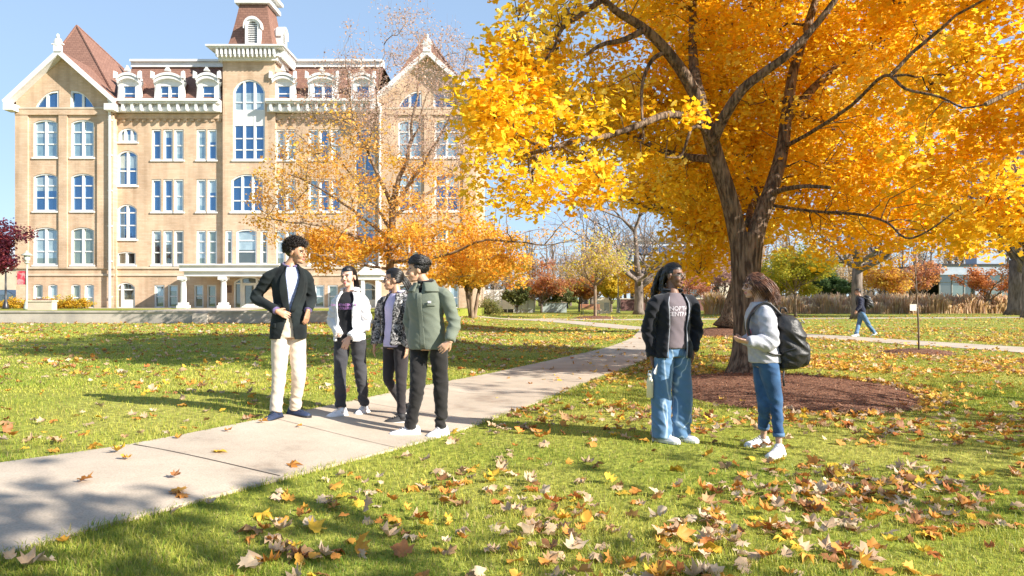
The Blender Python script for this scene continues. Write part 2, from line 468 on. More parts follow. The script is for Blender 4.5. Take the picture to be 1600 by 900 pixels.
# positions: clumpy, heavy on the right-hand lawn under the maple
def dens(x, y):
    d = np.where(x > 0.2*y-2.2, 62.0, 12.0)                     # per m2
    d = np.where((y > 9.5) & (x > 0.5), 46.0, d)
    d = np.where((y > 13) & (x > 1.0), 75.0, d)
    d = np.where((y > 18), 30.0, d)
    d = np.where((y > 24), 18.0, d)
    d = np.where((y > 33), 3.0, d)
    d = np.where((x < -2) & (y > 18), 9.0, d)
    return d
cand = 330000
py = RNG.uniform(487, 960, cand); Y = F*CH/(py-HZ)
# sample uniformly over area instead, by distance bands
pts = []
for y0, y1 in [(2.9, 5), (5, 7), (7, 9.5), (9.5, 13), (13, 20), (20, 32), (32, 62)]:
    for _ in range(1):
        A = (y1-y0)*(0.78*(y0+y1)+2.4); k = int(A*(130 if y1 < 33 else 26))
        yy = RNG.uniform(y0, y1, k); xx = RNG.uniform(-1, 1, k)*(0.78*yy+1.2)
        cl = np.array([noise.noise(Vector((a*.55, b_*.55, 3.1)))+.55*noise.noise(Vector((a*2.1, b_*2.1, 7))) for a, b_ in zip(xx, yy)])
        pr = dens(xx, yy)/(130 if y1 < 33 else 26)*np.clip(.70+2.3*cl, .12, 2.6)
        keep = (RNG.uniform(0, 1, k) < pr)
        pts.append(np.stack([xx[keep], yy[keep]], 1))
pts = np.concatenate(pts)
onp = inpoly(pts[:, 0], pts[:, 1], PATH_POLY) | inpoly(pts[:, 0], pts[:, 1], CROSS_POLY)
inm = in_mulch(pts[:, 0], pts[:, 1], -.15)
keep = ~(onp & (RNG.uniform(0, 1, len(pts)) > .06)) & ~(inm & (RNG.uniform(0, 1, len(pts)) > .36))
# leaves gather on the edge of the mulch ring
a = RNG.uniform(-2.2, .9, 420); e = RNG.normal(1.04, .05, 420)
edge = np.stack([MULCH_C.x+MULCH_R[0]*e*np.cos(a), MULCH_C.y+MULCH_R[1]*e*np.sin(a)], 1)
pts = np.concatenate([pts[keep], edge[(np.abs(a+.1) < .75) | (RNG.uniform(0, 1, 420) < .3)]])
tsz = np.hypot(pts[:, 0], pts[:, 1]); order = np.argsort(tsz); pts = pts[order]
# nearest ones in the frame are objects of their own
inside = (np.abs(pts[:, 0]) < 0.70*pts[:, 1]) & (pts[:, 1] > 3.45)
ids = np.where(inside)[0][:285]; own = np.zeros(len(pts), bool); own[ids] = True
def leafset(xy, lift=(.010, .040), tilt=.45, sz=(.055, .12), grow=1.0):
    n = len(xy); S = (sz[0]+(sz[1]-sz[0])*RNG.uniform(0, 1, n)**1.5)*grow; Rm = rotmats(n, tilt); k = RNG.integers(0, 8, n)
    z = terr_np(xy[:, 0], xy[:, 1])+RNG.uniform(*lift, n)
    ci = RNG.choice(8, n, p=PW); c = PAL[ci]*RNG.uniform(.78, 1.15, (n, 1))
    yel = xy[:, 1] > 9
    c = np.where((yel & (xy[:, 0] > 0) & (RNG.uniform(0, 1, n) < .45))[:, None], np.array([.78, .50, .10])*RNG.uniform(.8, 1.1, (n, 1)), c)
    return S, Rm, k, z, c
oth = pts[~own]; sc_d = np.clip(oth[:, 1]/18, 1, 1.25)
S, Rm, K, Z, C = leafset(oth); S = S*sc_d
onp2 = inpoly(oth[:, 0], oth[:, 1], PATH_POLY)
VV = []; FF = []; CC = []; off = 0
for k in range(8):
    s_ = np.where(K == k)[0]; sh, fs = SHAPES[k]
    v = np.einsum('nij,vj->nvi', Rm[s_], sh)*S[s_][:, None, None]
    v[:, :, 0] += oth[s_, 0][:, None]; v[:, :, 1] += oth[s_, 1][:, None]; v[:, :, 2] += Z[s_][:, None]
    nv = len(sh); VV.append(v.reshape(-1, 3)); FF.append((fs[None]+(np.arange(len(s_))*nv)[:, None, None]+off).reshape(-1)); off += nv*len(s_)
    CC.append(np.repeat(C[s_], nv, 0))
V = np.concatenate(VV); f = np.concatenate(FF)
o = np_mesh('leaf_litter', V, f, np.full(len(f)//3, 3), M['fallen'], col=np.concatenate(CC))
tag(o, 'carpet of small fallen yellow and tan leaves over the lawn', 'leaves', kind='stuff')
# individual leaves: 8 shapes x 8 colours share meshes
lm = {}
tone = ['tan', 'pale', 'rust orange', 'orange', 'yellow', 'dark brown', 'reddish', 'dull brown']
def leaf_mesh(k, c):
    if (k, c) in lm: return lm[(k, c)]
    sh, fs = SHAPES[k]
    o = np_mesh('fallen_leaf', sh, fs.ravel(), np.full(len(fs), 3), M['fallen'], col=np.repeat(PAL[c][None], len(sh), 0), smooth=True)
    me = o.data; bpy.data.objects.remove(o); 
    # stalk
    bm = bmesh.new(); bm.from_mesh(me)
    lay = bm.verts.layers.float_color.get('col')
    a, b_, d_ = bm.verts.new((.012, -.45, 0)), bm.verts.new((-.012, -.45, 0)), bm.verts.new((.05, -.85, .06))
    for v in (a, b_, d_): v[lay] = (*PAL[c]*.7, 1)
    bm.faces.new((a, b_, d_)); bm.to_mesh(me); bm.free()
    lm[(k, c)] = me; return me
def place_leaf(x, y, k, c, s_, z, Rm_, lab, grp):
    o = bpy.data.objects.new('fallen_leaf', leaf_mesh(k, c)); link(o)
    M4 = Matrix(Rm_.tolist()).to_4x4(); o.matrix_world = Matrix.Translation((x, y, z)) @ M4 @ Matrix.Scale(s_, 4)
    tag(o, lab, 'leaf', grp)
sel = pts[own]; S, Rm, K, Z, C = leafset(sel, lift=(.012, .042), tilt=.5, sz=(.06, .125))
cs = RNG.choice(8, len(sel), p=PW)
onp3 = inpoly(sel[:, 0], sel[:, 1], PATH_POLY)
for i in range(len(sel)):
    if onp3[i]: continue
    place_leaf(sel[i, 0], sel[i, 1], int(K[i]), int(cs[i]), float(S[i]), float(Z[i]), Rm[i], f'{tone[cs[i]]} fallen maple leaf on the near grass', f'{tone[cs[i]]} fallen leaves on the near grass')
for (px, py, c, s_) in [(183, 712, 4, .10), (199, 722, 3, .07), (341, 711, 4, .11), (133, 757, 2, .09), (282, 771, 3, .12), (285, 781, 2, .09), (272, 752, 5, .07), (410, 664, 3, .09), (467, 671, 3, .06), (355, 678, 2, .07), (270, 838-62, 2, .08)]:
    g_ = G(px, py); place_leaf(g_.x, g_.y, random.randrange(8), c, s_, g_.z+.035, rotmats(1, .15)[0], f'{tone[c]} leaf lying on the pale concrete path', f'{tone[c]} leaves lying on the concrete path')
# ---------------------------------------------------------------- terrace and retaining wall in front of the hall
TZ = 0.66
TY = 34.0
m, nt, b = new_mat('brick'); M['brick'] = m
tc = nt.nodes.new('ShaderNodeTexCoord'); mp = nt.nodes.new('ShaderNodeMapping'); mp.inputs['Rotation'].default_value = (R(90), 0, 0)
nt.links.new(tc.outputs['Object'], mp.inputs[0])
bk = nd(nt, 'ShaderNodeTexBrick', Scale=1.0); bk.inputs['Brick Width'].default_value = 0.42; bk.inputs['Row Height'].default_value = 0.135; bk.inputs['Mortar Size'].default_value = 0.012
bk.inputs['Color1'].default_value = (0.61, 0.45, 0.325, 1); bk.inputs['Color2'].default_value = (0.54, 0.38, 0.26, 1); bk.inputs['Mortar'].default_value = (0.53, 0.41, 0.29, 1)
bk.inputs['Bias'].default_value = -0.1
nt.links.new(mp.outputs[0], bk.inputs['Vector'])
n1 = nd(nt, 'ShaderNodeTexNoise', Scale=0.6, Detail=8); nt.links.new(tc.outputs['Object'], n1.inputs['Vector'])
r1 = ramp(nt, n1.outputs['Fac'], [(0.3, (0.80, 0.78, 0.76)), (0.5, (.97, .96, .95)), (0.7, (1.10, 1.09, 1.08))])
mps = nt.nodes.new('ShaderNodeMapping'); mps.inputs['Scale'].default_value = (1.6, 1.6, .12); nt.links.new(tc.outputs['Object'], mps.inputs[0]); n3 = nd(nt, 'ShaderNodeTexNoise', Scale=1.0, Detail=6); nt.links.new(mps.outputs[0], n3.inputs['Vector'])
r3 = ramp(nt, n3.outputs['Fac'], [(.35, (.84, .82, .80)), (.55, (1.02, 1.02, 1.02))]); mx3 = nd(nt, 'ShaderNodeMix', _data_type='RGBA', _blend_type='MULTIPLY', Factor=1.0); nt.links.new(bk.outputs[0], mx3.inputs[6]); nt.links.new(r3.outputs[0], mx3.inputs[7])
mx = nd(nt, 'ShaderNodeMix', _data_type='RGBA', _blend_type='MULTIPLY', Factor=1.0)
nt.links.new(mx3.outputs[2], mx.inputs[6]); nt.links.new(r1.outputs[0], mx.inputs[7]); nt.links.new(mx.outputs[2], b.inputs['Base Color'])
b.inputs['Roughness'].default_value = 0.9; b.inputs['Specular IOR Level'].default_value = 0.2
bp = nd(nt, 'ShaderNodeBump', Strength=0.4, Distance=0.02); nt.links.new(bk.outputs['Fac'], bp.inputs['Height']); bp.invert = True; nt.links.new(bp.outputs[0], b.inputs['Normal'])

m, nt, b = new_mat('shingle'); M['shingle'] = m
tc = nt.nodes.new('ShaderNodeTexCoord'); sx = nt.nodes.new('ShaderNodeSeparateXYZ'); nt.links.new(tc.outputs['Object'], sx.inputs[0])
ad = nd(nt, 'ShaderNodeMath', _operation='ADD'); nt.links.new(sx.outputs[0], ad.inputs[0]); nt.links.new(sx.outputs[1], ad.inputs[1])
cb = nt.nodes.new('ShaderNodeCombineXYZ'); nt.links.new(ad.outputs[0], cb.inputs[0]); nt.links.new(sx.outputs[2], cb.inputs[1])
bk = nd(nt, 'ShaderNodeTexBrick', Scale=1.0); bk.inputs['Brick Width'].default_value = 0.36; bk.inputs['Row Height'].default_value = 0.20; bk.inputs['Mortar Size'].default_value = 0.02
bk.inputs['Color1'].default_value = (0.25, 0.135, 0.10, 1); bk.inputs['Color2'].default_value = (0.20, 0.105, 0.078, 1); bk.inputs['Mortar'].default_value = (0.16, 0.085, 0.065, 1)
nt.links.new(cb.outputs[0], bk.inputs['Vector']); nt.links.new(bk.outputs[0], b.inputs['Base Color'])
b.inputs['Roughness'].default_value = 0.85; b.inputs['Specular IOR Level'].default_value = 0.2
bp = nd(nt, 'ShaderNodeBump', Strength=0.5, Distance=0.03); nt.links.new(bk.outputs['Fac'], bp.inputs['Height']); bp.invert = True; nt.links.new(bp.outputs[0], b.inputs['Normal'])

def glass_mat(name, base, refl, tint):
    m, nt, b = new_mat(name)
    tc = nt.nodes.new('ShaderNodeTexCoord')
    n1 = nd(nt, 'ShaderNodeTexNoise', Scale=1.1, Detail=3); nt.links.new(tc.outputs['Object'], n1.inputs['Vector'])
    r1 = ramp(nt, n1.outputs['Fac'], [(0.4, tuple(x*.7 for x in base)), (0.6, base)]); nt.links.new(r1.outputs[0], b.inputs['Base Color'])
    b.inputs['Roughness'].default_value = 0.3
    gl = nd(nt, 'ShaderNodeBsdfGlossy', Roughness=0.02); gl.inputs[0].default_value = (*tint, 1)
    n2 = nd(nt, 'ShaderNodeTexNoise', Scale=0.8, Detail=2); nt.links.new(tc.outputs['Object'], n2.inputs['Vector'])
    bp = nd(nt, 'ShaderNodeBump', Strength=0.06, Distance=0.05); nt.links.new(n2.outputs['Fac'], bp.inputs['Height']); nt.links.new(bp.outputs[0], gl.inputs['Normal'])
    mx = nd(nt, 'ShaderNodeMixShader', Fac=refl); nt.links.new(b.outputs[0], mx.inputs[1]); nt.links.new(gl.outputs[0], mx.inputs[2])
    nt.links.new(mx.outputs[0], nt.nodes['Material Output'].inputs['Surface'])
    return m
M['glass_blue'] = glass_mat('glass_blue', (.012, .04, .10), .30, (.35, .65, 1.0))
M['glass_teal'] = glass_mat('glass_teal', (.18, .27, .28), .30, (.6, .8, .95))
M['glass_dark'] = glass_mat('glass_dark', (.05, .055, .05), .22, (.7, .75, .7))
M['glass_green'] = glass_mat('glass_green', (.13, .17, .145), .22, (.75, .85, .8))
M['blind'] = glass_mat('blind', (.34, .42, .43), .25, (.6, .8, .95))
M['stone'] = pmat('limestone', (0.62, 0.52, 0.40), (0.50, 0.42, 0.33), 0.85, 1.2, 0.2, 20)
M['wall_concrete'] = pmat('old_concrete', (0.47, 0.42, 0.36), (0.30, 0.27, 0.24), 0.9, 1.1, 0.4, 12)
M['cream'] = pmat('cream_stone', (0.70, 0.62, 0.50), None, 0.8, 2)

mb = MB()
poly = [(-90, TY), (-6.6, TY), (-2.2, 52), (-2.2, 95), (-90, 95)]
n = len(poly); vs = [(x, y, TZ) for x, y in poly]+[(x, y, -0.2) for x, y in poly]
mb.add(vs, [tuple(range(n))]+[(i, (i+1) % n, (i+1) % n+n, i+n) for i in range(n)])
o = mb.build('terrace_ground', M['lawn']); o['kind'] = 'structure'
mb = MB()
mb.box(-60, -6.9, TY-.35, TY+.02, -.1, TZ+.05)
mb.box(-60, -6.9, TY-.40, TY+.05, TZ+.05, TZ+.13)
mb.box(-14.9, -14.2, TY-.6, TY-.41, -.1, TZ+.02)
o = mb.build('retaining_wall', M['wall_concrete']); tag(o, 'long low concrete retaining wall edging the terrace', 'wall')
mb = MB()
mb.box(-46, -4.6, 52.2, 54.6, TZ-.1, TZ+.02)
mb.add([(-22.5, 36.2, TZ+.012), (-14.5, 36.2, TZ+.012), (-17.5, 52.3, TZ+.012), (-22, 52.3, TZ+.012)], [(0, 1, 2, 3)])
o = mb.build('terrace_walk', M['concrete']); o['kind'] = 'structure'

# ---------------------------------------------------------------- the brick hall
hall = empty('brick_hall', (-20.6, 56, TZ)); tag(hall, 'tall tan brick hall with red shingle mansard roofs and central tower', 'building')
HL = Vector((-20.6, 56, TZ))
def W(px, py, Y): # world
    p = P(px, py, Y); return p.x, p.z
def hb(mb, name, mats, parent=hall, smooth=False):
    """build with world coordinates but parent under hall (keeps coordinates local to the hall)"""
    o = mb.build(name, mats, parent, smooth)
    d = HL if parent is hall else None
    if d is not None:
        o.data.transform(Matrix.Translation(-HL))
    else:
        o.data.transform(Matrix.Translation(-HL))
    return o
def wall_plate(name, outer, holes, Y, thick=.35, mat='brick'):
    """2-D outline with true openings, extruded backwards from Y"""
    cu = bpy.data.curves.new('c', 'CURVE'); cu.dimensions = '2D'; cu.fill_mode = 'BOTH'; cu.extrude = thick/2
    for pl in [outer]+holes:
        sp = cu.splines.new('POLY'); sp.points.add(len(pl)-1); sp.use_cyclic_u = True
        for p, (x, z) in zip(sp.points, pl): p.co = (x, z, 0, 1)
    oc = bpy.data.objects.new('c', cu); COL.objects.link(oc)
    dg = bpy.context.evaluated_depsgraph_get(); me = bpy.data.meshes.new_from_object(oc.evaluated_get(dg))
    bpy.data.objects.remove(oc); bpy.data.curves.remove(cu)
    me.transform(Matrix.Translation((0, Y+thick/2, 0)) @ Matrix.Rotation(R(90), 4, 'X'))
    me.transform(Matrix.Translation(-HL))
    me.materials.clear(); me.materials.append(M[mat])
    o = bpy.data.objects.new(name, me); return link(o, hall)
def arch_pts(x0, x1, zs, zt, n=10):
    """points of an arch from (x1,zs) over zt to (x0,zs)"""
    c = (x0+x1)/2; hw = (x1-x0)/2; h = zt-zs
    if h < 1e-3: return [(x1, zs), (x0, zs)]
    rad = (hw*hw+h*h)/(2*h); cz = zt-rad; a0 = math.asin(min(1, hw/rad))
    if h > hw*.999: a0 = math.pi/2
    return [(c+rad*math.sin(a0-2*a0*i/n), cz+rad*math.cos(a0-2*a0*i/n)) for i in range(n+1)]
def opening(x0, x1, z0, zs, zt):
    return [(x0, z0), (x1, z0)]+arch_pts(x0, x1, zs, zt)
def framed(name, x0, x1, z0, zs, zt, Y, mulls=(), rails=(), glass='glass_blue', fw=.11, sill=True, glasses=None, parent=hall, panel=None):
    """white frame following the opening, mullions (fractions), rails (z), panes as one sub-part"""
    fr = MB()
    out = opening(x0, x1, z0, zs, zt)
    inn = opening(x0+fw, x1-fw, z0+fw, zs-(fw*.3 if zt > zs else fw), zt-fw)
    if zt <= zs+1e-3: inn = [(x0+fw, z0+fw), (x1-fw, z0+fw), (x1-fw, zs-fw), (x0+fw, zs-fw)]; out = [(x0, z0), (x1, z0), (x1, zs), (x0, zs)]
    n = len(out); y0, y1 = Y+.05, Y+.24
    vs = [(p[0], y0, p[1]) for p in out]+[(p[0], y0, p[1]) for p in inn]+[(p[0], y1, p[1]) for p in inn]+[(p[0], y1, p[1]) for p in out]
    fs = []
    for i in range(n):
        j = (i+1) % n; fs += [(i, j, j+n, i+n), (i+n, j+n, j+2*n, i+2*n), (i, i+3*n, j+3*n, j)]
    fr.add(vs, fs)
    def top_at(x):
        if zt <= zs+1e-3: return zs-fw*.5
        pts = sorted(arch_pts(x0, x1, zs, zt, 24))
        for (xa, za), (xb, zb) in zip(pts, pts[1:]):
            if xa <= x <= xb: return za+(zb-za)*(x-xa)/(xb-xa+1e-9)-fw*.5
        return zs
    for t in mulls:
        c = x0+(x1-x0)*t; hw_ = fw*.75
        fr.box(c-hw_, c+hw_, Y+.08, Y+.23, z0+fw*.5, top_at(c))
    for z in rails:
        xa, xb = x0+fw*.6, x1-fw*.6
        fr.box(xa, xb, Y+.12, Y+.22, z-.045, z+.045)
    if sill: fr.box(x0-.08, x1+.08, Y-.09, Y+.06, z0-.12, z0-.002)
    if panel: fr.box(x0+fw*.5, x1-fw*.5, Y+.10, Y+.21, panel[0], panel[1])
    w = fr.build(name, M['white'], parent); w.data.transform(Matrix.Translation(-HL))
    gl = MB(); g = opening(x0+fw*.6, x1-fw*.6, z0+fw*.5, zs-.02, zt-fw*.5) if zt > zs+1e-3 else [(x0+fw*.6, z0+fw*.5), (x1-fw*.6, z0+fw*.5), (x1-fw*.6, zs-fw*.5), (x0+fw*.6, zs-fw*.5)]
    gl.add([(p[0], Y+.19, p[1]) for p in g], [tuple(range(len(g)))])
    p_ = gl.build('pane', M[glass], w); p_.data.transform(Matrix.Translation(-HL))
    if name == 'window' and WR.random() < .62:
        bl = MB(); tz = zs-.02; bot = tz-(tz-z0)*WR.choice([.25, .4, .55, .8])
        lim = sorted(set([0]+list(mulls)+[1])); k_ = WR.randrange(len(lim)-1) if WR.random() < .5 else None
        for i_, (u0, u1) in enumerate(zip(lim, lim[1:])):
            if k_ is not None and i_ != k_: continue
            bl.box(x0+fw*.6+(x1-x0-fw*1.2)*u0, x0+fw*.6+(x1-x0-fw*1.2)*u1-.002, Y+.183, Y+.187, bot, tz)
        q_ = bl.build('blind', M['blind'], w); q_.data.transform(Matrix.Translation(-HL))
    return w
WR = random.Random(99)
holes = {}
def win(key, Y, px0, px1, pyt, pyb, arch=0, **k):
    x0, z1 = W(px0, pyt, Y); x1, z0 = W(px1, pyb, Y); zs = z1-arch*Y/F
    holes.setdefault(key, []).append(opening(x0, x1, z0, zs, z1) if arch else [(x0, z0), (x1, z0), (x1, z1), (x0, z1)])
    if 'rows' in k:
        r = k.pop('rows'); k['rails'] = [z0+(z1-z0)*f for f in r]
    return framed(k.pop('name', 'window'), x0, x1, z0, zs, z1, Y, **k)
YW, YM, YT = 54.8, 55.3, 55.0
MX = lambda p: 769-p   # mirror of the front about the tower
GL3 = ['glass_blue', 'glass_blue', 'glass_teal']
def wing(key, f):
    L = lambda a, b_: (min(f(a), f(b_)), max(f(a), f(b_)))
    for (a, b_) in [(52, 90), (111, 147)]:
        x0, x1 = L(a, b_)
        for j, (t, bt) in enumerate([(187, 246), (271, 330), (355, 414)]):
            win(key, YW, x0, x1, t, bt, 5, mulls=(.5,), rows=(.36, .68), glass=['glass_teal', 'glass_blue', 'glass_green'][j])
        m0 = (x0+x1)/2
        for (c0, c1) in [(x0, x0+15), (x1-15, x1)]:
            win(key, YW, c0, c1, 444, 482, 2, rows=(.45,), glass='glass_green', sill=False)
    # lunettes under the gable
    for (a, b_, flip) in [(54, 92, 0), (110, 148, 1)]:
        fl = flip if f(0) == 0 else 1-flip
        x0, x1 = L(a, b_); X0, zt = W(x0, 141, YW); X1, zb = W(x1, 172, YW)
        arc = [(0, .06), (.12, .34), (.28, .60), (.48, .82), (.72, .96), (1, 1.0)]
        pts = [(X0+(X1-X0)*t, zb+(zt-zb)*h) for t, h in arc]
        poly = [(X0, zb), (X1, zb)]+pts[::-1]
        if fl: poly = [(X0+X1-x, z) for x, z in poly][::-1]
        holes[key].append(poly)
        cx = sum(p[0] for p in poly)/len(poly); cz = sum(p[1] for p in poly)/len(poly)
        inn = [(cx+(x-cx)*.86, cz+(z-cz)*.80) for x, z in poly]
        fr = MB(); n = len(poly)
        vs = [(x, YW+.05, z) for x, z in poly]+[(x, YW+.05, z) for x, z in inn]+[(x, YW+.24, z) for x, z in inn]
        fr.add(vs, [(i, (i+1) % n, (i+1) % n+n, i+n) for i in range(n)]+[(i+n, (i+1) % n+n, (i+1) % n+2*n, i+2*n) for i in range(n)])
        fr.box((X0+X1)/2-.09, (X0+X1)/2+.09, YW+.08, YW+.22, zb+.1, zb+(zt-zb)*.84)
        w = fr.build('window', M['white'], hall); w.data.transform(Matrix.Translation(-HL))
        g_ = MB(); g_.add([(x, YW+.18, z) for x, z in poly], [tuple(range(n))]); q = g_.build('pane', M['glass_blue'], w); q.data.transform(Matrix.Translation(-HL))
    # wall with gable top
    xa, xb = L(25, 178)
    x0, zb = W(xa, 486, YW); x1, ze = W(xb, 158, YW); ax, az = W(f(100), 88, YW)
    wall_plate('wall', [(x0, TZ), (x1, TZ), (x1, ze), (ax, az), (x0, ze)], holes[key], YW)
    # pilasters, bands
    mb = MB()
    for (a, b_) in [(25, 45), (93, 106), (153, 178)]:
        p0, p1 = L(a, b_); X0, zt = W(p0, 178, YW); X1, z0 = W(p1, 419, YW); mb.box(X0, X1, YW-.12, YW-.003, z0, zt)
    X0, zt = W(xa, 171, YW); X1, z0 = W(xb, 180, YW); mb.box(X0, X1, YW-.16, YW-.13, z0, zt); mb.box(X0, X1, YW-.13, YW-.004, z0, zt)
    o = mb.build('pilaster', M['brick'], hall); o.data.transform(Matrix.Translation(-HL))
    mb = MB()
    for (t, bt, pr) in [(417, 420, .10), (428, 431, .08)]:
        X0, zt = W(xa, t, YW); X1, z0 = W(xb, bt, YW); mb.box(X0-.05, X1+.05, YW-pr, YW-.002, z0, zt)
    X0, zt = W(xa, 168.5, YW); X1, z0 = W(xb, 171, YW); mb.box(X0, X1, YW-.20, YW-.002, z0, zt)
    o = mb.build('string_course', M['stone'], hall); o.data.transform(Matrix.Translation(-HL))
    # side walls and back
    mb = MB(); mb.box(x0+.002, x0+.30, YW+.351, 72, TZ, ze); mb.box(x1-.30, x1-.002, YW+.351, 72, TZ, ze); mb.box(x0+.3, x1-.3, 71.7, 72, TZ, ze)
    o = mb.build('side_wall', M['brick'], hall); o.data.transform(Matrix.Translation(-HL))
    # gable roof: two slopes running back with white barge boards
    th = .16; ov = .75; mb = MB(); bb = MB()
    for sgn, xe in ((-1, x0), (1, x1)):
        dx = xe-ax; dz = ze-az; L_ = math.hypot(dx, dz); ex = xe+dx/L_*.55; ez = ze+dz/L_*.55
        nx_, nz_ = -dz/L_*math.copysign(1, dx), abs(dx)/L_
        nx_ = math.copysign(abs(dz)/L_, dx)
        A = (ax, az+.05); B = (ex, ez+.05)
        A2 = (ax, az+.05+th*L_/abs(dx)); B2 = (B[0]+nx_*th, B[1]+nz_*th)
        mb.prism([A, B, B2, A2], YW-ov+.12, YW+7)
        A3 = (ax, az-.10); B3 = (ex, ez-.04); A4 = (ax, A2[1]+.08); B4 = (B2[0]+nx_*.05, B2[1]+.08)
        bb.prism([A3, B3, B4, A4], YW-ov-.02, YW-ov+.118)
        # soffit
        bb.prism([(ax, az-.02), (ex, ez-.02), (ex, ez+.048), (ax, az+.048)], YW-ov+.12, YW-.01)
        bb.box(min(ex, ex-math.copysign(.7, dx)), max(ex, ex-math.copysign(.7, dx)), YW-ov-.1, YW+.02, ez-.5, ez-.02)
    o = mb.build('gable_roof', M['shingle'], hall); o.data.transform(Matrix.Translation(-HL))
    bb.ell((ax, YW-ov, az+.75), (.34, .12, .42)); bb.box(ax-.30, ax+.30, YW-ov-.08, YW-ov+.10, az+.1, az+.6); bb.ell((ax, YW-ov, az+1.25), (.13, .1, .2)); bb.box(ax-.44, ax+.44, YW-ov-.09, YW-ov+.08, az+.62, az+.70)
    o = bb.build('barge_board', M['white'], hall); o.data.transform(Matrix.Translation(-HL))
    # pyramid roof behind the gable
    apx = f(120) if f(0) == 0 else 666; apy = 40 if f(0) == 0 else 54
    Ya = 61.5; pa = P(apx, apy, Ya); mb = MB()
    e = .35; base = [(x0-e, YW+.5, ze-.4), (x1+e, YW+.5, ze-.4), (x1+e, 72.2, ze-.4), (x0-e, 72.2, ze-.4)]
    if f(0) == 0: base[1] = (W(190, 160, YW+.5)[0], YW+.5, ze-.4)
    mb.add(base+[tuple(pa)], [(0, 1, 4), (1, 2, 4), (2, 3, 4), (3, 0, 4), (3, 2, 1, 0)])
    o = mb.build('hip_roof', M['shingle'], hall); o.data.transform(Matrix.Translation(-HL))
    mb = MB()
    for q in base[:3]: mb.tube([q, tuple(pa)], .09, 5)
    o = mb.build('roof_ridge', M['shingle'], hall); o.data.transform(Matrix.Translation(-HL))
ID = lambda p: p
wing('wl', ID); wing('wr', MX)

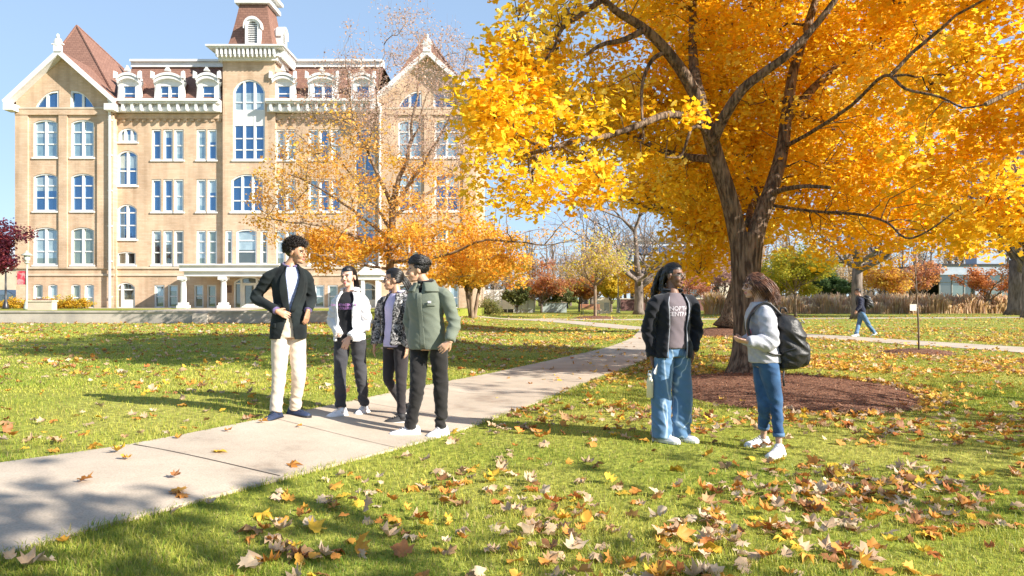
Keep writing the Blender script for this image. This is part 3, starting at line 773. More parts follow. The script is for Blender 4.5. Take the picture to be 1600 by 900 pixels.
# main ranges
def rng_(key, f):
    L = lambda a, b_: (min(f(a), f(b_)), max(f(a), f(b_)))
    for j, (t, bt) in enumerate([(202, 250), (280, 331), (360, 414)]):
        for i, c in enumerate([245, 263, 280, 315, 332]):
            x0, x1 = L(c-8, c+7)
            gm_ = ['glass_blue', 'glass_blue', 'glass_teal', 'glass_teal', 'glass_blue'][i] if j < 2 else ['glass_dark', 'glass_dark', 'glass_dark', 'glass_green', 'glass_green'][i]
            win(key, YM, x0, x1, t, bt, 0, rows=(.48,) if j < 2 else (.36, .68), glass=gm_)
    for (a, b_) in [(241, 257), (262, 278), (303, 318), (323, 338)]:
        x0, x1 = L(a, b_); win(key, YM, x0, x1, 445, 481, 0, rows=(.5,), glass='glass_green', sill=False)
    x0, x1 = L(185, 215); win(key, YM, x0, x1, 200, 222, 9, mulls=(.33, .67), glass='glass_blue')
    x0, x1 = L(183, 215); win(key, YM, x0, x1, 235, 290, 8, mulls=(.5,), rows=(.42,), glass='glass_blue')
    x0, x1 = L(183, 214); win(key, YM, x0, x1, 319, 374, 8, mulls=(.5,), rows=(.4, .76), glass='glass_blue')
    x0, x1 = L(182, 212); win(key, YM, x0, x1, 393, 414, 3, mulls=(.5,), glass='glass_dark')
    x0, x1 = L(181, 211); d = win(key, YM, x0, x1, 441, 482, 8, mulls=(.30,), rows=(.72,), glass='glass_dark', name='door', sill=False)
    mb = MB(); a0, z1 = W(x0+9, 455, YM); a1, z0 = W(x1-1, 480, YM); mb.box(a0, a1, YM+.10, YM+.235, z0+.0, z1-.65); q = mb.build('door_leaf', M['white'], d); q.data.transform(Matrix.Translation(-HL))
    xa, xb = L(178, 349); x0, z0 = W(xa, 483, YM); x1, zt = W(xb, 161, YM)
    wall_plate('wall', [(x0, TZ), (x1, TZ), (x1, zt), (x0, zt)], holes[key], YM)
    mb = MB()
    for (t, bt, pr) in [(417, 420, .10), (428, 431, .08)]:
        X0, a = W(xa, t, YM); X1, c = W(xb, bt, YM); mb.box(X0, X1, YM-pr, YM-.002, c, a)
    o = mb.build('string_course', M['stone'], hall); o.data.transform(Matrix.Translation(-HL))
    # stepped brick corbel under the eaves
    mb = MB(); X0, a = W(xa, 178, YM); X1, c = W(xb, 186, YM); mb.box(X0, X1, YM-.14, YM-.003, c, a-.02)
    k = int((X1-X0)/.5)
    for i in range(k): xx = X0+(i+.5)*(X1-X0)/k; mb.box(xx-.13, xx+.13, YM-.10, YM-.004, c-.2, c-.002)
    o = mb.build('corbel', M['brick'], hall); o.data.transform(Matrix.Translation(-HL))
    # cornice with brackets
    mb = MB(); X0, a = W(xa+1, 160, YM); X1, c = W(xb-1, 178, YM); H = a-c
    mb.box(X0, X1, YM-.55, YM-.002, c+.05, c+H*.45); mb.box(X0, X1, YM-.85, YM-.003, c+H*.70, c+H*.84); mb.box(X0, X1, YM-.98, YM-.004, c+H*.842, a+.05)
    mb.box(X0, X1, YM-.40, YM-.005, c+H*.451, c+H*.698)
    k = int(round((X1-X0)/.72))
    for i in range(k):
        xx = X0+(i+.5)*(X1-X0)/k; mb.box(xx-.09, xx+.09, YM-.80, YM-.56, c+H*.12, c+H*.698); mb.box(xx-.10, xx+.10, YM-.66, YM-.40, c+H*.452, c+H*.697); mb.ell((xx, YM-.72, c+H*.16), (.10, .11, .14), nu=8, nv=5)
    o = mb.build('cornice', M['white'], hall); o.data.transform(Matrix.Translation(-HL))
    # mansard slope + ridge cap
    mb = MB(); Yt = YM+2.6; zr = P(0, 105, Yt).z
    ya = YM-.3
    mb.add([(X0, ya, a+.05), (X1, ya, a+.05), (X1, Yt, zr), (X0, Yt, zr), (X0, 70, zr), (X1, 70, zr)], [(0, 1, 2, 3), (3, 2, 5, 4)])
    o = mb.build('mansard_roof', M['shingle'], hall); o.data.transform(Matrix.Translation(-HL))
    mb = MB(); z2 = P(0, 95, Yt).z; mb.box(X0, X1, Yt-.25, Yt+.5, zr-.05, z2-.18); mb.box(X0, X1, Yt-.45, Yt+.55, z2-.178, z2)
    o = mb.build('ridge_cap', M['white'], hall); o.data.transform(Matrix.Translation(-HL))
    # dormers
    for (c, hw, nl) in [(202, 10, 1), (264.5, 15, 2), (325.5, 10, 1)]:
        Yd = YM-.15; cc = f(c); x0, zb = W(cc-hw, 160, Yd); x1, zt = W(cc+hw, 130, Yd); cx = (x0+x1)/2; hwx = (x1-x0)/2
        fr = MB(); fr.box(x0-.28, x0+.04, Yd, Yd+.35, zb, zt+.15); fr.box(x1-.04, x1+.28, Yd, Yd+.35, zb, zt+.15)
        fr.box(x0-.34, x1+.34, Yd-.05, Yd+.3, zb-.1, zb+.06)
        fr.box(x0+.04, x1-.04, Yd+.02, Yd+.3, zt-.22, zt+.15)
        if nl == 2: fr.box(cx-.09, cx+.09, Yd+.05, Yd+.3, zb+.06, zt-.22)
        fr.box(x0+.04, x1-.04, Yd+.12, Yd+.2, (zb+zt)/2-.08, (zb+zt)/2)
        # side scrolls
        for s_, xe in ((-1, x0-.28), (1, x1+.28)):
            fr.prism([(xe, zb), (xe+s_*.20, zb), (xe+s_*.14, zb+.5), (xe+s_*.10, zt-.3), (xe+s_*.24, zt+.1), (xe, zt+.1)], Yd+.03, Yd+.22)
        # curved hood
        for (rr, y_, t0) in [(1.0, -.26, .15), (1.1, -.33, .36)]:
            ow = hwx*1.0+.34*rr; arcp = arch_pts(cx-ow, cx+ow, zt+t0, zt+t0+.36*rr, 12)
            inner = [(x, z-.20) for x, z in arcp[::-1]]
            fr.prism(arcp+inner, Yd+y_, Yd+.34)
        arcp = arch_pts(cx-hwx-.3, cx+hwx+.3, zt+.15, zt+.50, 12); fr.prism(arcp, Yd-.04, Yd+.33)
        for s_ in (-1, 1): fr.prism([(cx+s_*(hwx+.55), zt+.3), (cx+s_*(hwx+.30), zt+.3), (cx+s_*(hwx+.34), zt+.78), (cx+s_*(hwx+.52), zt+.86)], Yd-.38, Yd-.1)
        fr.prism([(cx-.22, zt+.86), (cx+.22, zt+.86), (cx+.06, zt+1.12), (cx, zt+1.28), (cx-.06, zt+1.12)], Yd-.38, Yd-.12)
        w = fr.build('dormer', M['white'], hall); w.data.transform(Matrix.Translation(-HL))
        g_ = MB(); g_.box(x0, x1, Yd+.16, Yd+.19, zb, zt); q = g_.build('pane', M['glass_blue'], w); q.data.transform(Matrix.Translation(-HL))
        bx = MB(); bx.prism([(x0-.25, zb), (x1+.25, zb), (x1+.25, zt+.2)]+arch_pts(x0-.25, x1+.25, zt+.2, zt+.62, 8)+[(x0-.25, zt+.2)], Yd+.351, YM+3.2); q = bx.build('dormer_body', M['shingle'], w); q.data.transform(Matrix.Translation(-HL))
rng_('ml', ID); rng_('mr', MX)
for px in (174.5, 769-174.5):
    mb = MB()
    x, zt = W(px, 168, YW); _, z0 = W(px, 484, YW); yy = YW-.28 if px < 400 else YW-.28
    mb.tube([(x, yy, z0), (x, yy, zt), (x+(.25 if px < 400 else -.25), yy-.05, zt+.35)], .10, 8)
    for zz in np.linspace(z0+1, zt-1, 6): mb.box(x-.14, x+.14, yy-.04, yy+.16, zz-.04, zz+.04)
    o = mb.build('downspout', M['white'], hall); o.data.transform(Matrix.Translation(-HL))

# tower
k = 'tw'
win(k, YT, 364, 414, 124, 250, 20, mulls=(.34, .67), rows=(.13, .27, .72), glass='glass_blue', panel=(P(0, 196, YT).z, P(0, 171, YT).z))
win(k, YT, 361, 411, 272, 331, 10, mulls=(.34, .67), rows=(.3, .66), glass='glass_blue')
win(k, YT, 352, 363, 360, 413, 0, rows=(.36, .68), glass='glass_dark'); win(k, YT, 369, 401, 358, 413, 4, rows=(.36, .68), glass='glass_dark'); win(k, YT, 407, 418, 360, 413, 0, rows=(.36, .68), glass='glass_dark')
d = win(k, YT, 365, 412, 432, 482, 9, mulls=(.24, .76), rows=(.78,), glass='glass_dark', name='door', sill=False)
mb = MB(); a0, z1 = W(377, 442, YT); a1, z0 = W(400, 482, YT)
mb.box(a0, a0+.22, YT+.10, YT+.20, z0, z1); mb.box(a1-.22, a1, YT+.10, YT+.20, z0, z1); mb.box(a0+.22, a1-.22, YT+.10, YT+.20, z0, z0+.35); mb.box(a0+.22, a1-.22, YT+.10, YT+.20, z1-.2, z1)
q = mb.build('door_leaf', M['white'], d); q.data.transform(Matrix.Translation(-HL))
x0, zt = W(348, 92, YT); x1, _ = W(430, 92, YT)
wall_plate('tower_wall', [(x0, TZ), (x1, TZ), (x1, zt), (x0, zt)], holes[k], YT)
TW = x1-x0; Yb = YT+TW
mb = MB(); mb.box(x0+.002, x0+.3, YT+.351, Yb, TZ, zt); mb.box(x1-.3, x1-.002, YT+.351, Yb, TZ, zt); mb.box(x0+.3, x1-.3, Yb-.3, Yb, TZ, zt)
o = mb.build('tower_side_wall', M['brick'], hall); o.data.transform(Matrix.Translation(-HL))
mb = MB(); zc0 = P(0, 96, YT).z; zc1 = P(0, 76, YT).z; H = zc1-zc0
for (pr, a, b_) in [(.25, 0, .3), (.40, .301, .62), (.82, .80, .90), (.95, .901, 1.02)]:
    mb.box(x0-pr, x1+pr, YT-pr, Yb+pr, zc0+H*a, zc0+H*b_)
mb.box(x0-.35, x1+.35, YT-.35, Yb+.35, zc0+H*.621, zc0+H*.799)
for i in range(14):
    t = (i+.5)/14
    xx = x0-.3+(TW+.6)*t; mb.box(xx-.08, xx+.08, YT-.78, YT-.41, zc0+H*.30, zc0+H*.799); mb.ell((xx, YT-.62, zc0+H*.25), (.09, .14, .16), nu=8, nv=5)
    yy = YT-.3+(TW+.6)*t; mb.box(x1+.41, x1+.78, yy-.08, yy+.08, zc0+H*.30, zc0+H*.799); mb.ell((x1+.62, yy, zc0+H*.25), (.14, .09, .16), nu=8, nv=5)
o = mb.build('tower_cornice', M['white'], hall); o.data.transform(Matrix.Translation(-HL))
# tower mansard (frustum), louvred dormers
zb = zc0+H*1.02; ztp = P(0, 6, YT+1).z; ins0 = .15; ins1 = .95
def frus(t):
    i_ = ins0+(ins1-ins0)*t**.75; return i_
mb = MB(); rs = []
for t in (0, .15, .35, .6, .8, 1):
    i_ = frus(t); z = zb+(ztp-zb)*t; rs.append([(x0+i_, YT+i_, z), (x1-i_, YT+i_, z), (x1-i_, Yb-i_, z), (x0+i_, Yb-i_, z)])
mb.rings(rs); o = mb.build('tower_roof', M['shingle'], hall); o.data.transform(Matrix.Translation(-HL))
mb = MB(); i_ = ins1
mb.box(x0+i_-.3, x1-i_+.3, YT+i_-.3, Yb-i_+.3, ztp-.05, ztp+.25); mb.box(x0+i_-.1, x1-i_+.1, YT+i_-.1, Yb-i_+.1, ztp+.25, ztp+.7); mb.box(x0+i_-.45, x1-i_+.45, YT+i_-.45, Yb-i_+.45, ztp+.7, ztp+.95)
o = mb.build('tower_crown', M['white'], hall); o.data.transform(Matrix.Translation(-HL))
mb = MB(); zz = ztp+.95; cx, cy = (x0+x1)/2, (YT+Yb)/2; hw = (x1-x0)/2-i_
mb.rings([[(cx-hw*s_, cy-hw*s_, z), (cx+hw*s_, cy-hw*s_, z), (cx+hw*s_, cy+hw*s_, z), (cx-hw*s_, cy+hw*s_, z)] for s_, z in ((1, zz), (.45, zz+2.2), (.08, zz+6))])
o = mb.build('tower_spire', M['shingle'], hall); o.data.transform(Matrix.Translation(-HL))
X0, zd1 = W(383, 28, YT); X1, zd0 = W(405.5, 71, YT); c = (X0+X1)/2
for side in range(2):
    fr = MB(); lou = MB()
    op = opening(X0, X1, zd0, zd1-.55, zd1); n = len(op)
    inn = opening(X0+.17, X1-.17, zd0+.17, zd1-.6, zd1-.22)
    y_ = YT-.02
    fr.add([(x, y_, z) for x, z in op]+[(x, y_, z) for x, z in inn]+[(x, y_+.3, z) for x, z in inn]+[(x, y_+1.3, z) for x, z in op],
           [(i, (i+1) % n, (i+1) % n+n, i+n) for i in range(n)]+[(i+n, (i+1) % n+n, (i+1) % n+2*n, i+2*n) for i in range(n)]+[(i, i+3*n, (i+1) % n+3*n, (i+1) % n) for i in range(n)])
    ar = arch_pts(X0-.12, X1+.12, zd1-.6, zd1+.12, 12); fr.prism(ar+[(x, z-.22) for x, z in ar[::-1]], y_-.1, y_+.5)
    for i in range(11):
        z = zd0+.25+i*(zd1-zd0-.55)/11; lou.add([(X0+.15, y_+.08, z), (X1-.15, y_+.08, z), (X1-.15, y_+.2, z+.13), (X0+.15, y_+.2, z+.13)], [(0, 1, 2, 3)])
    bk_ = MB(); bk_.box(X0+.1, X1-.1, y_+.25, y_+.28, zd0, zd1-.3)
    if side == 1:
        T = Matrix.Translation((cx, cy, 0)) @ Matrix.Rotation(R(90), 4, 'Z') @ Matrix.Translation((-cx, -cy, 0))
    else: T = Matrix.Identity(4)
    w = fr.build('tower_dormer', M['white'], hall); w.data.transform(Matrix.Translation(-HL) @ T)
    q = lou.build('louvre', M['white'], w); q.data.transform(Matrix.Translation(-HL) @ T)
    q = bk_.build('louvre_backing', M['glass_dark'], w); q.data.transform(Matrix.Translation(-HL) @ T)
# porch canopy
mb = MB(); x0, zt = W(284, 415, 52.0); x1, _ = W(437, 415, 52.0); z0 = W(0, 424, 52.0)[1]
mb.box(x0, x1, 51.6, YT-.13, z0, zt); mb.box(x0-.15, x1+.15, 51.45, YT-.131, zt, zt+.10); mb.box(x0+.25, x1-.25, 51.8, YT-.14, z0-.35, z0-.002)
o = mb.build('porch_canopy', M['white'], hall); o.data.transform(Matrix.Translation(-HL))
for px in (285.5, 348.5, 430):
    x, zb_ = W(px, 482, 52.0); mb = MB(); zt_ = z0-.35
    mb.box(x-.36, x+.36, 51.77, 52.48, TZ-.05, TZ+.22); mb.box(x-.28, x+.28, 51.85, 52.40, TZ+.22, TZ+.42)
    mb.tube([(x, 52.12, TZ+.42), (x, 52.12, TZ+1.4), (x, 52.12, zt_-.35)], [.21, .205, .17], 14); mb.tube([(x, 52.12, zt_-.35), (x, 52.12, zt_-.28)], .27, 14); mb.box(x-.32, x+.32, 51.82, 52.42, zt_-.26, zt_-.002)
    o = mb.build('column', M['white'], hall, False); o.data.transform(Matrix.Translation(-HL))
M['plaque'] = pmat('bronze_plaque', (.16, .08, .05), None, .5, 6)
mb = MB(); a, zt = W(352, 446, YT); b_, z0 = W(362, 457.5, YT); mb.box(a, b_, YT-.05, YT-.002, z0, zt)
o = mb.build('plaque', M['plaque'], hall); o.data.transform(Matrix.Translation(-HL))
# back block and a low ground cube so light does not leak
mb = MB(); x0 = W(178, 0, YM)[0]; x1 = W(591, 0, YM)[0]; mb.box(x0+.4, x1-.4, 60, 71, TZ-.1, P(0, 160, 56).z-.1)
o = mb.build('inner_block', M['brick'], hall); o.data.transform(Matrix.Translation(-HL))
# small gabled side entrance seen behind the orange tree
EX = P(570, 0, 53)
mb = MB(); a, zt = W(553, 437, 53.2); b_, z0 = W(602, 483, 53.2); c = (a+b_)/2
mb.box(a+.5, a+.75, 53.3, 53.55, TZ, zt); mb.box(b_-.75, b_-.5, 53.3, 53.55, TZ, zt); mb.box(a+.3, b_-.3, 53.25, 55.8, zt, zt+.35)
mb.prism([(a+.1, zt+.352), (b_-.1, zt+.352), (c, zt+1.25)], 53.1, 55.8)
o = mb.build('entrance_porch', M['white'], hall); o.data.transform(Matrix.Translation(-HL))
# ---------------------------------------------------------------- trees
def leaf_cloud(name, centers, per, spread, size, pal, parent, trans_mat='tree_leaf', pw=None, flat=.8, detail=True, droop=0.5, cvar=.12, rng=RNG):
    """per leaves around each centre (arrays); centres (n,3); spread radius (scalar/array)"""
    centers = np.asarray(centers); n = len(centers)
    per = np.broadcast_to(per, (n,)).astype(int); rep = np.repeat(np.arange(n), per); N = len(rep)
    d = rng.normal(0, 1, (N, 3)); d /= np.linalg.norm(d, axis=1)[:, None]; rr = rng.uniform(0, 1, N)**.45
    sp = np.broadcast_to(spread, (n,))[rep]
    Pn = centers[rep]+d*(rr*sp)[:, None]*np.array([1, 1, flat])
    if detail:
        sh = np.array([(0, -.55, 0), (.30, -.30, .02), (.52, .02, .05), (.24, .14, 0), (.30, .46, .05), (0, .62, -.02), (-.30, .46, .05), (-.24, .14, 0), (-.52, .02, .05), (-.30, -.30, .02)])
    else:
        sh = np.array([(0, -.5, 0), (.42, 0, .06), (0, .55, 0), (-.42, 0, .06)])
    nv = len(sh)
    Rm = rotmats(N, 0.9, rng)
    S = size*rng.uniform(.65, 1.25, N)
    v = np.einsum('nij,vj->nvi', Rm, sh)*S[:, None, None]+Pn[:, None, :]
    pal = np.asarray(pal); ci = rng.choice(len(pal), n, p=pw); base = pal[ci][rep]
    j = rng.choice(len(pal), N, p=pw); mixk = rng.uniform(0, 1, N) < .35
    base = np.where(mixk[:, None], pal[j], base)*rng.uniform(1-cvar, 1+cvar, (N, 1))
    o = np_mesh(name, v.reshape(-1, 3), np.arange(N*nv), np.full(N, nv), M[trans_mat], parent, col=np.repeat(base, nv, 0))
    return o

def wander(a, b, sag=0.0, jit=0.12, n=5, rnd=random):
    a = Vector(a); b = Vector(b); L = (b-a).length; out = [a]
    for i in range(1, n):
        t = i/n; p = a.lerp(b, t); p.z += sag*L*math.sin(math.pi*t)
        p += Vector((rnd.gauss(0, 1), rnd.gauss(0, 1), rnd.gauss(0, .7)))*jit*L/n
        out.append(p)
    out.append(b); return out

# ---- the big yellow maple
maple = empty('maple_tree', (TREE.x, 12.9, terr(TREE.x, 12.9)))
tag(maple, 'large golden yellow maple with forked dark trunk standing in the mulch ring', 'tree')
MO = Vector(maple.location)
YB = 12.9
def mp_(px, py, dy=0.0): return P(px, py, YB+dy)
limbs = []   # (pts, radii)
def limb(spec, r0, r1, name=None, p=.8, taper=None):
    pts = [mp_(*s_) for s_ in spec]; pts = [Vector(q) for q in crom(pts, 4)]
    n = len(pts); rad = [r0+(r1-r0)*(i/(n-1))**p for i in range(n)]
    limbs.append((pts, rad)); return pts, rad
tb = MB()
base = mp_(1172, 585)
tr = [(1172, 592, 0), (1171, 575, 0), (1169, 545, 0), (1167, 500, 0), (1166, 455, 0), (1166, 405, 0), (1168, 365, 0)]
pts = [Vector(q) for q in crom([mp_(*s_) for s_ in tr], 5)]
rad = []
for q in pts:
    h = q.z
    rad.append(.228+.25*math.exp(-max(0, h+.02)/.30)+.055*math.exp(-((h-2.5)**2)/.6))
flare = lambda i, a: 1+(.13*math.cos(5*a+.6)+.08*math.cos(3*a))*math.exp(-i/5.0)+.02*math.cos(9*a+i*.3)
tb.tube(pts, rad, 28, flare=flare)
def add_limb(spec, r0, r1, p=.8, n=12):
    a, b_ = limb(spec, r0*.88, r1*.88, p=p); tb.tube(a, b_, n)
add_limb([(1164, 440, 0), (1156, 385, 0), (1142, 320, -.1), (1122, 255, -.2), (1104, 195, -.3), (1078, 132, -.4), (1042, 80, -.6), (1003, 42, -.8), (960, 15, -1.0), (905, -40, -1.2)], .215, .05, 1.0, 18)
add_limb([(1170, 440, 0), (1177, 385, 0), (1190, 335, .1), (1207, 290, .2), (1222, 235, .4), (1229, 180, .5), (1240, 110, .7), (1262, 40, .9), (1290, -60, 1.2), (1300, -200, 1.5)], .205, .06, .9, 18)
add_limb([(1110, 215, -.2), (1090, 188, -.4), (1045, 179, -.9), (1000, 195, -1.3), (950, 212, -1.7), (902, 220, -2.0), (850, 235, -2.3)], .10, .03)
add_limb([(1008, 46, -.8), (975, 62, -1.0), (940, 70, -1.1), (917, 85, -1.3)], .07, .03)
add_limb([(1040, 80, -.6), (1018, 95, -.7), (1004, 130, -.8), (1003, 175, -.9), (1006, 218, -1.0)], .05, .02)
add_limb([(940, 0, -1.0), (905, 25, -1.4), (878, 45, -1.7), (864, 78, -1.9), (838, 110, -2.1)], .06, .018)
add_limb([(1112, 222, -.3), (1130, 185, -.6), (1160, 140, -.9), (1195, 112, -1.1), (1235, 82, -1.3), (1278, 35, -1.4), (1320, -20, -1.5)], .13, .05)
add_limb([(1095, 165, -.3), (1085, 110, .2), (1082, 40, .6), (1090, -60, 1.0), (1120, -190, 1.2)], .14, .04)
add_limb([(1200, 305, .2), (1225, 296, -.3), (1258, 291, -.8), (1297, 293, -1.2)], .065, .03)
add_limb([(1225, 230, .4), (1270, 205, -.4), (1330, 165, -1.4), (1382, 118, -2.2), (1415, 139, -2.6), (1467, 151, -3.0), (1505, 168, -3.3), (1540, 163, -3.5)], .045, .010)
add_limb([(1200, 320, .2), (1270, 330, 0), (1340, 335, -1), (1385, 347, -2.0), (1415, 372, -2.5), (1450, 361, -2.8), (1490, 332, -3.1)], .036, .010)
add_limb([(1190, 335, .2), (1181, 295, .9), (1176, 290, 1.3), (1166, 310, 1.6)], .045, .02)
add_limb([(1120, 250, -.2), (1100, 205, -.9), (1082, 200, -1.2), (1070, 230, -1.4), (1062, 245, -1.5), (1040, 246, -1.6)], .045, .015)
add_limb([(1225, 190, .5), (1290, 120, 1.2), (1380, 60, 1.8), (1470, 20, 2.2), (1540, -30, 2.5)], .11, .03)
add_limb([(1230, 170, .5), (1300, 200, 2.0), (1390, 240, 3.0), (1480, 270, 3.8)], .09, .02)
add_limb([(1120, 250, -.2), (1050, 240, 1.2), (980, 210, 2.4), (900, 170, 3.2), (840, 150, 3.8)], .09, .02)
add_limb([(1170, 350, .2), (1175, 320, 1.4), (1200, 290, 2.6), (1260, 300, 3.8)], .09, .02)
o = tb.build('trunk', M['bark'], maple, True); o.data.transform(Matrix.Translation(-MO))
# crown volume: elevation outline (metres at the trunk's plane, from the trunk) times a rounded depth
OUTL = [(740, 185), (775, 140), (792, 95), (800, 40), (830, -20), (900, -120), (1010, -260), (1140, -350), (1280, -360), (1400, -280), (1500, -160), (1550, -60), (1560, 60), (1560, 180), (1580, 270), (1610, 330), (1600, 385), (1560, 412), (1500, 392), (1440, 402), (1370, 398), (1300, 405), (1240, 398), (1200, 405), (1130, 425), (1088, 415), (1080, 350), (1072, 312), (1035, 296), (990, 282), (962, 250), (925, 235), (915, 260), (930, 320), (900, 345), (850, 342), (800, 335), (745, 325), (742, 270), (735, 225)]
outl = [(((x-1172)*YB/F), CH+(HZ-y)*YB/F) for x, y in OUTL]
rng = np.random.default_rng(5)
LPF = np.array([(q.x-MO.x, q.y-MO.y, q.z-MO.z) for pts, rad in [limbs[i] for i in (0, 1, 2, 6)] for q, r_ in zip(pts, rad) if q.z < 7.2])
cen = []
bx0, bx1 = min(p[0] for p in outl), max(p[0] for p in outl); bz0, bz1 = min(p[1] for p in outl), max(p[1] for p in outl)
while len(cen) < 1950:
    k = 4000; x = rng.uniform(bx0, bx1, k); z = rng.uniform(bz0, bz1, k); y = rng.uniform(-5, 5, k)
    # half depth shrinks to the outline
    rx = x/5.6; rz = (z-4.6)/7.0
    hd = 4.6*np.sqrt(np.clip(1.05-np.abs(rx)**2.2*.9-np.clip(rz, 0, 1)**2.2, .03, 1))
    hole = (x < -.95) & (y > .4) & (z < 3.9+.16*y)
    hole |= (y < -3.0) & (z < 6.6)
    hole |= (x > 1.0) & (y > 1.0) & (z < 2.3+.17*y)
    # shell: leaves live on the outside of the crown
    ins = np.clip(np.minimum(1-np.abs(y)/hd, 1), 0, 1)
    okm = inpoly(x, z, outl) & (np.abs(y) < hd) & ~hole
    okm &= ~((z < 3.3) & (np.abs(x) < 1.0) & (y < 1.0))           # keep the fork open
    okm &= ~((np.abs(x+0.35) < 1.0) & (z < 5.9) & (y < .2) & (rng.uniform(0, 1, k) < .93))
    okm &= ~((x < .9) & (x > -1.8) & (z < 6.4) & (z > 4) & (y < -.4) & (rng.uniform(0, 1, k) < .7))
    front = -.4-4.6*np.clip((np.abs(x+.45)-1.75)/1.6, 0, 1)-5*np.clip((z-6.6)/.8, 0, 1)
    okm &= ~((y < front) & (rng.uniform(0, 1, k) < .93))
    okm &= (rng.uniform(0, 1, k) < np.where(ins > .55, .5, 1.0))
    for i in np.where(okm)[0]:
        dl = LPF-np.array((x[i], y[i], z[i])); near = (np.hypot(dl[:, 0], dl[:, 2]) < .50) & (dl[:, 1] > -.3)
        if near.any() and rng.uniform() < .82: continue
        nv_ = noise.noise(Vector((x[i]*.55, y[i]*.5, z[i]*.8)))+.5*noise.noise(Vector((x[i]*1.5, y[i]*1.3, z[i]*1.7)))
        lo = -.26 if x[i] > -1.5 else (-.22 if z[i] < 5.2 else 0.0)
        if nv_ > lo: cen.append((x[i], y[i], z[i]))
        if len(cen) >= 1950: break
cen = np.array(cen)
# twigs: sub-branches from limbs to sub-centres, then twigs to clumps
lp = []
for pts, rad in limbs:
    for q, r_ in zip(pts, rad): lp.append((q.x-MO.x, q.y-MO.y, q.z-MO.z))
lp = np.array(lp)
tw = MB(); subs = cen[rng.choice(len(cen), 120, replace=False)]; nodes_ = [tuple(q) for q in lp]
for s_ in subs:
    L = np.array(nodes_); d = np.linalg.norm(L-s_, axis=1)+1.2*np.clip(L[:, 2]-s_[2], 0, 9); j = int(np.argmin(d))
    a = nodes_[j]; w_ = wander(a, tuple(s_), .12, .35, 6); r0 = .02+.006*min(5, (Vector(a)-Vector(s_)).length)
    tw.tube(w_, [r0*(1-.75*i/6) for i in range(7)], 5)
    nodes_.extend([tuple(q) for q in w_[2:]])
NL = np.array(nodes_)
for c in cen:
    d = np.linalg.norm(NL-c, axis=1); j = int(np.argmin(d))
    if d[j] < .12: continue
    w_ = wander(tuple(NL[j]), tuple(c), .08, .4, 4); tw.tube(w_, [.011, .009, .007, .005, .003], 3)
# bare twigs that stick out at the upper left
for (a, b_) in [((864, 78), (800, 62)), ((855, 95), (790, 110)), ((845, 108), (770, 98)), ((838, 110), (805, 150)), ((878, 45), (830, 30)), ((870, 60), (828, 48)), ((905, 25), (850, -5))]:
    A = mp_(*a, -1.9)-MO; B = mp_(*b_, -2.3)-MO; w_ = wander(A, B, .05, .3, 5); tw.tube(w_, [.014, .011, .009, .006, .004, .002], 4)
    for k in range(4):
        q = w_[1+k]; tw.tube(wander(q, q+Vector((random.uniform(-.5, .1), random.uniform(-.3, .3), random.uniform(-.3, .3))), .05, .3, 3), [.006, .004, .003, .002], 3)
o = tw.build('branches', M['bark'], maple, False)
YEL = [(.97, .64, .028), (.96, .57, .020), (.97, .71, .055), (.94, .49, .015), (.90, .59, .04), (.97, .77, .15)]
zc = cen[:, 2]
per = np.full(len(cen), 84); per[(cen[:, 0] < -2.4) & (zc > 5.2)] = 40
per[zc > 8.5] = 34
o = leaf_cloud('crown', cen, per, rng.uniform(.34, .62, len(cen)), .092, YEL, maple, pw=[.30, .24, .18, .12, .06, .10], flat=.75, rng=rng)
gr = cen[(cen[:, 0] < -3.2) & (zc < 3.4)]
o.data.update()

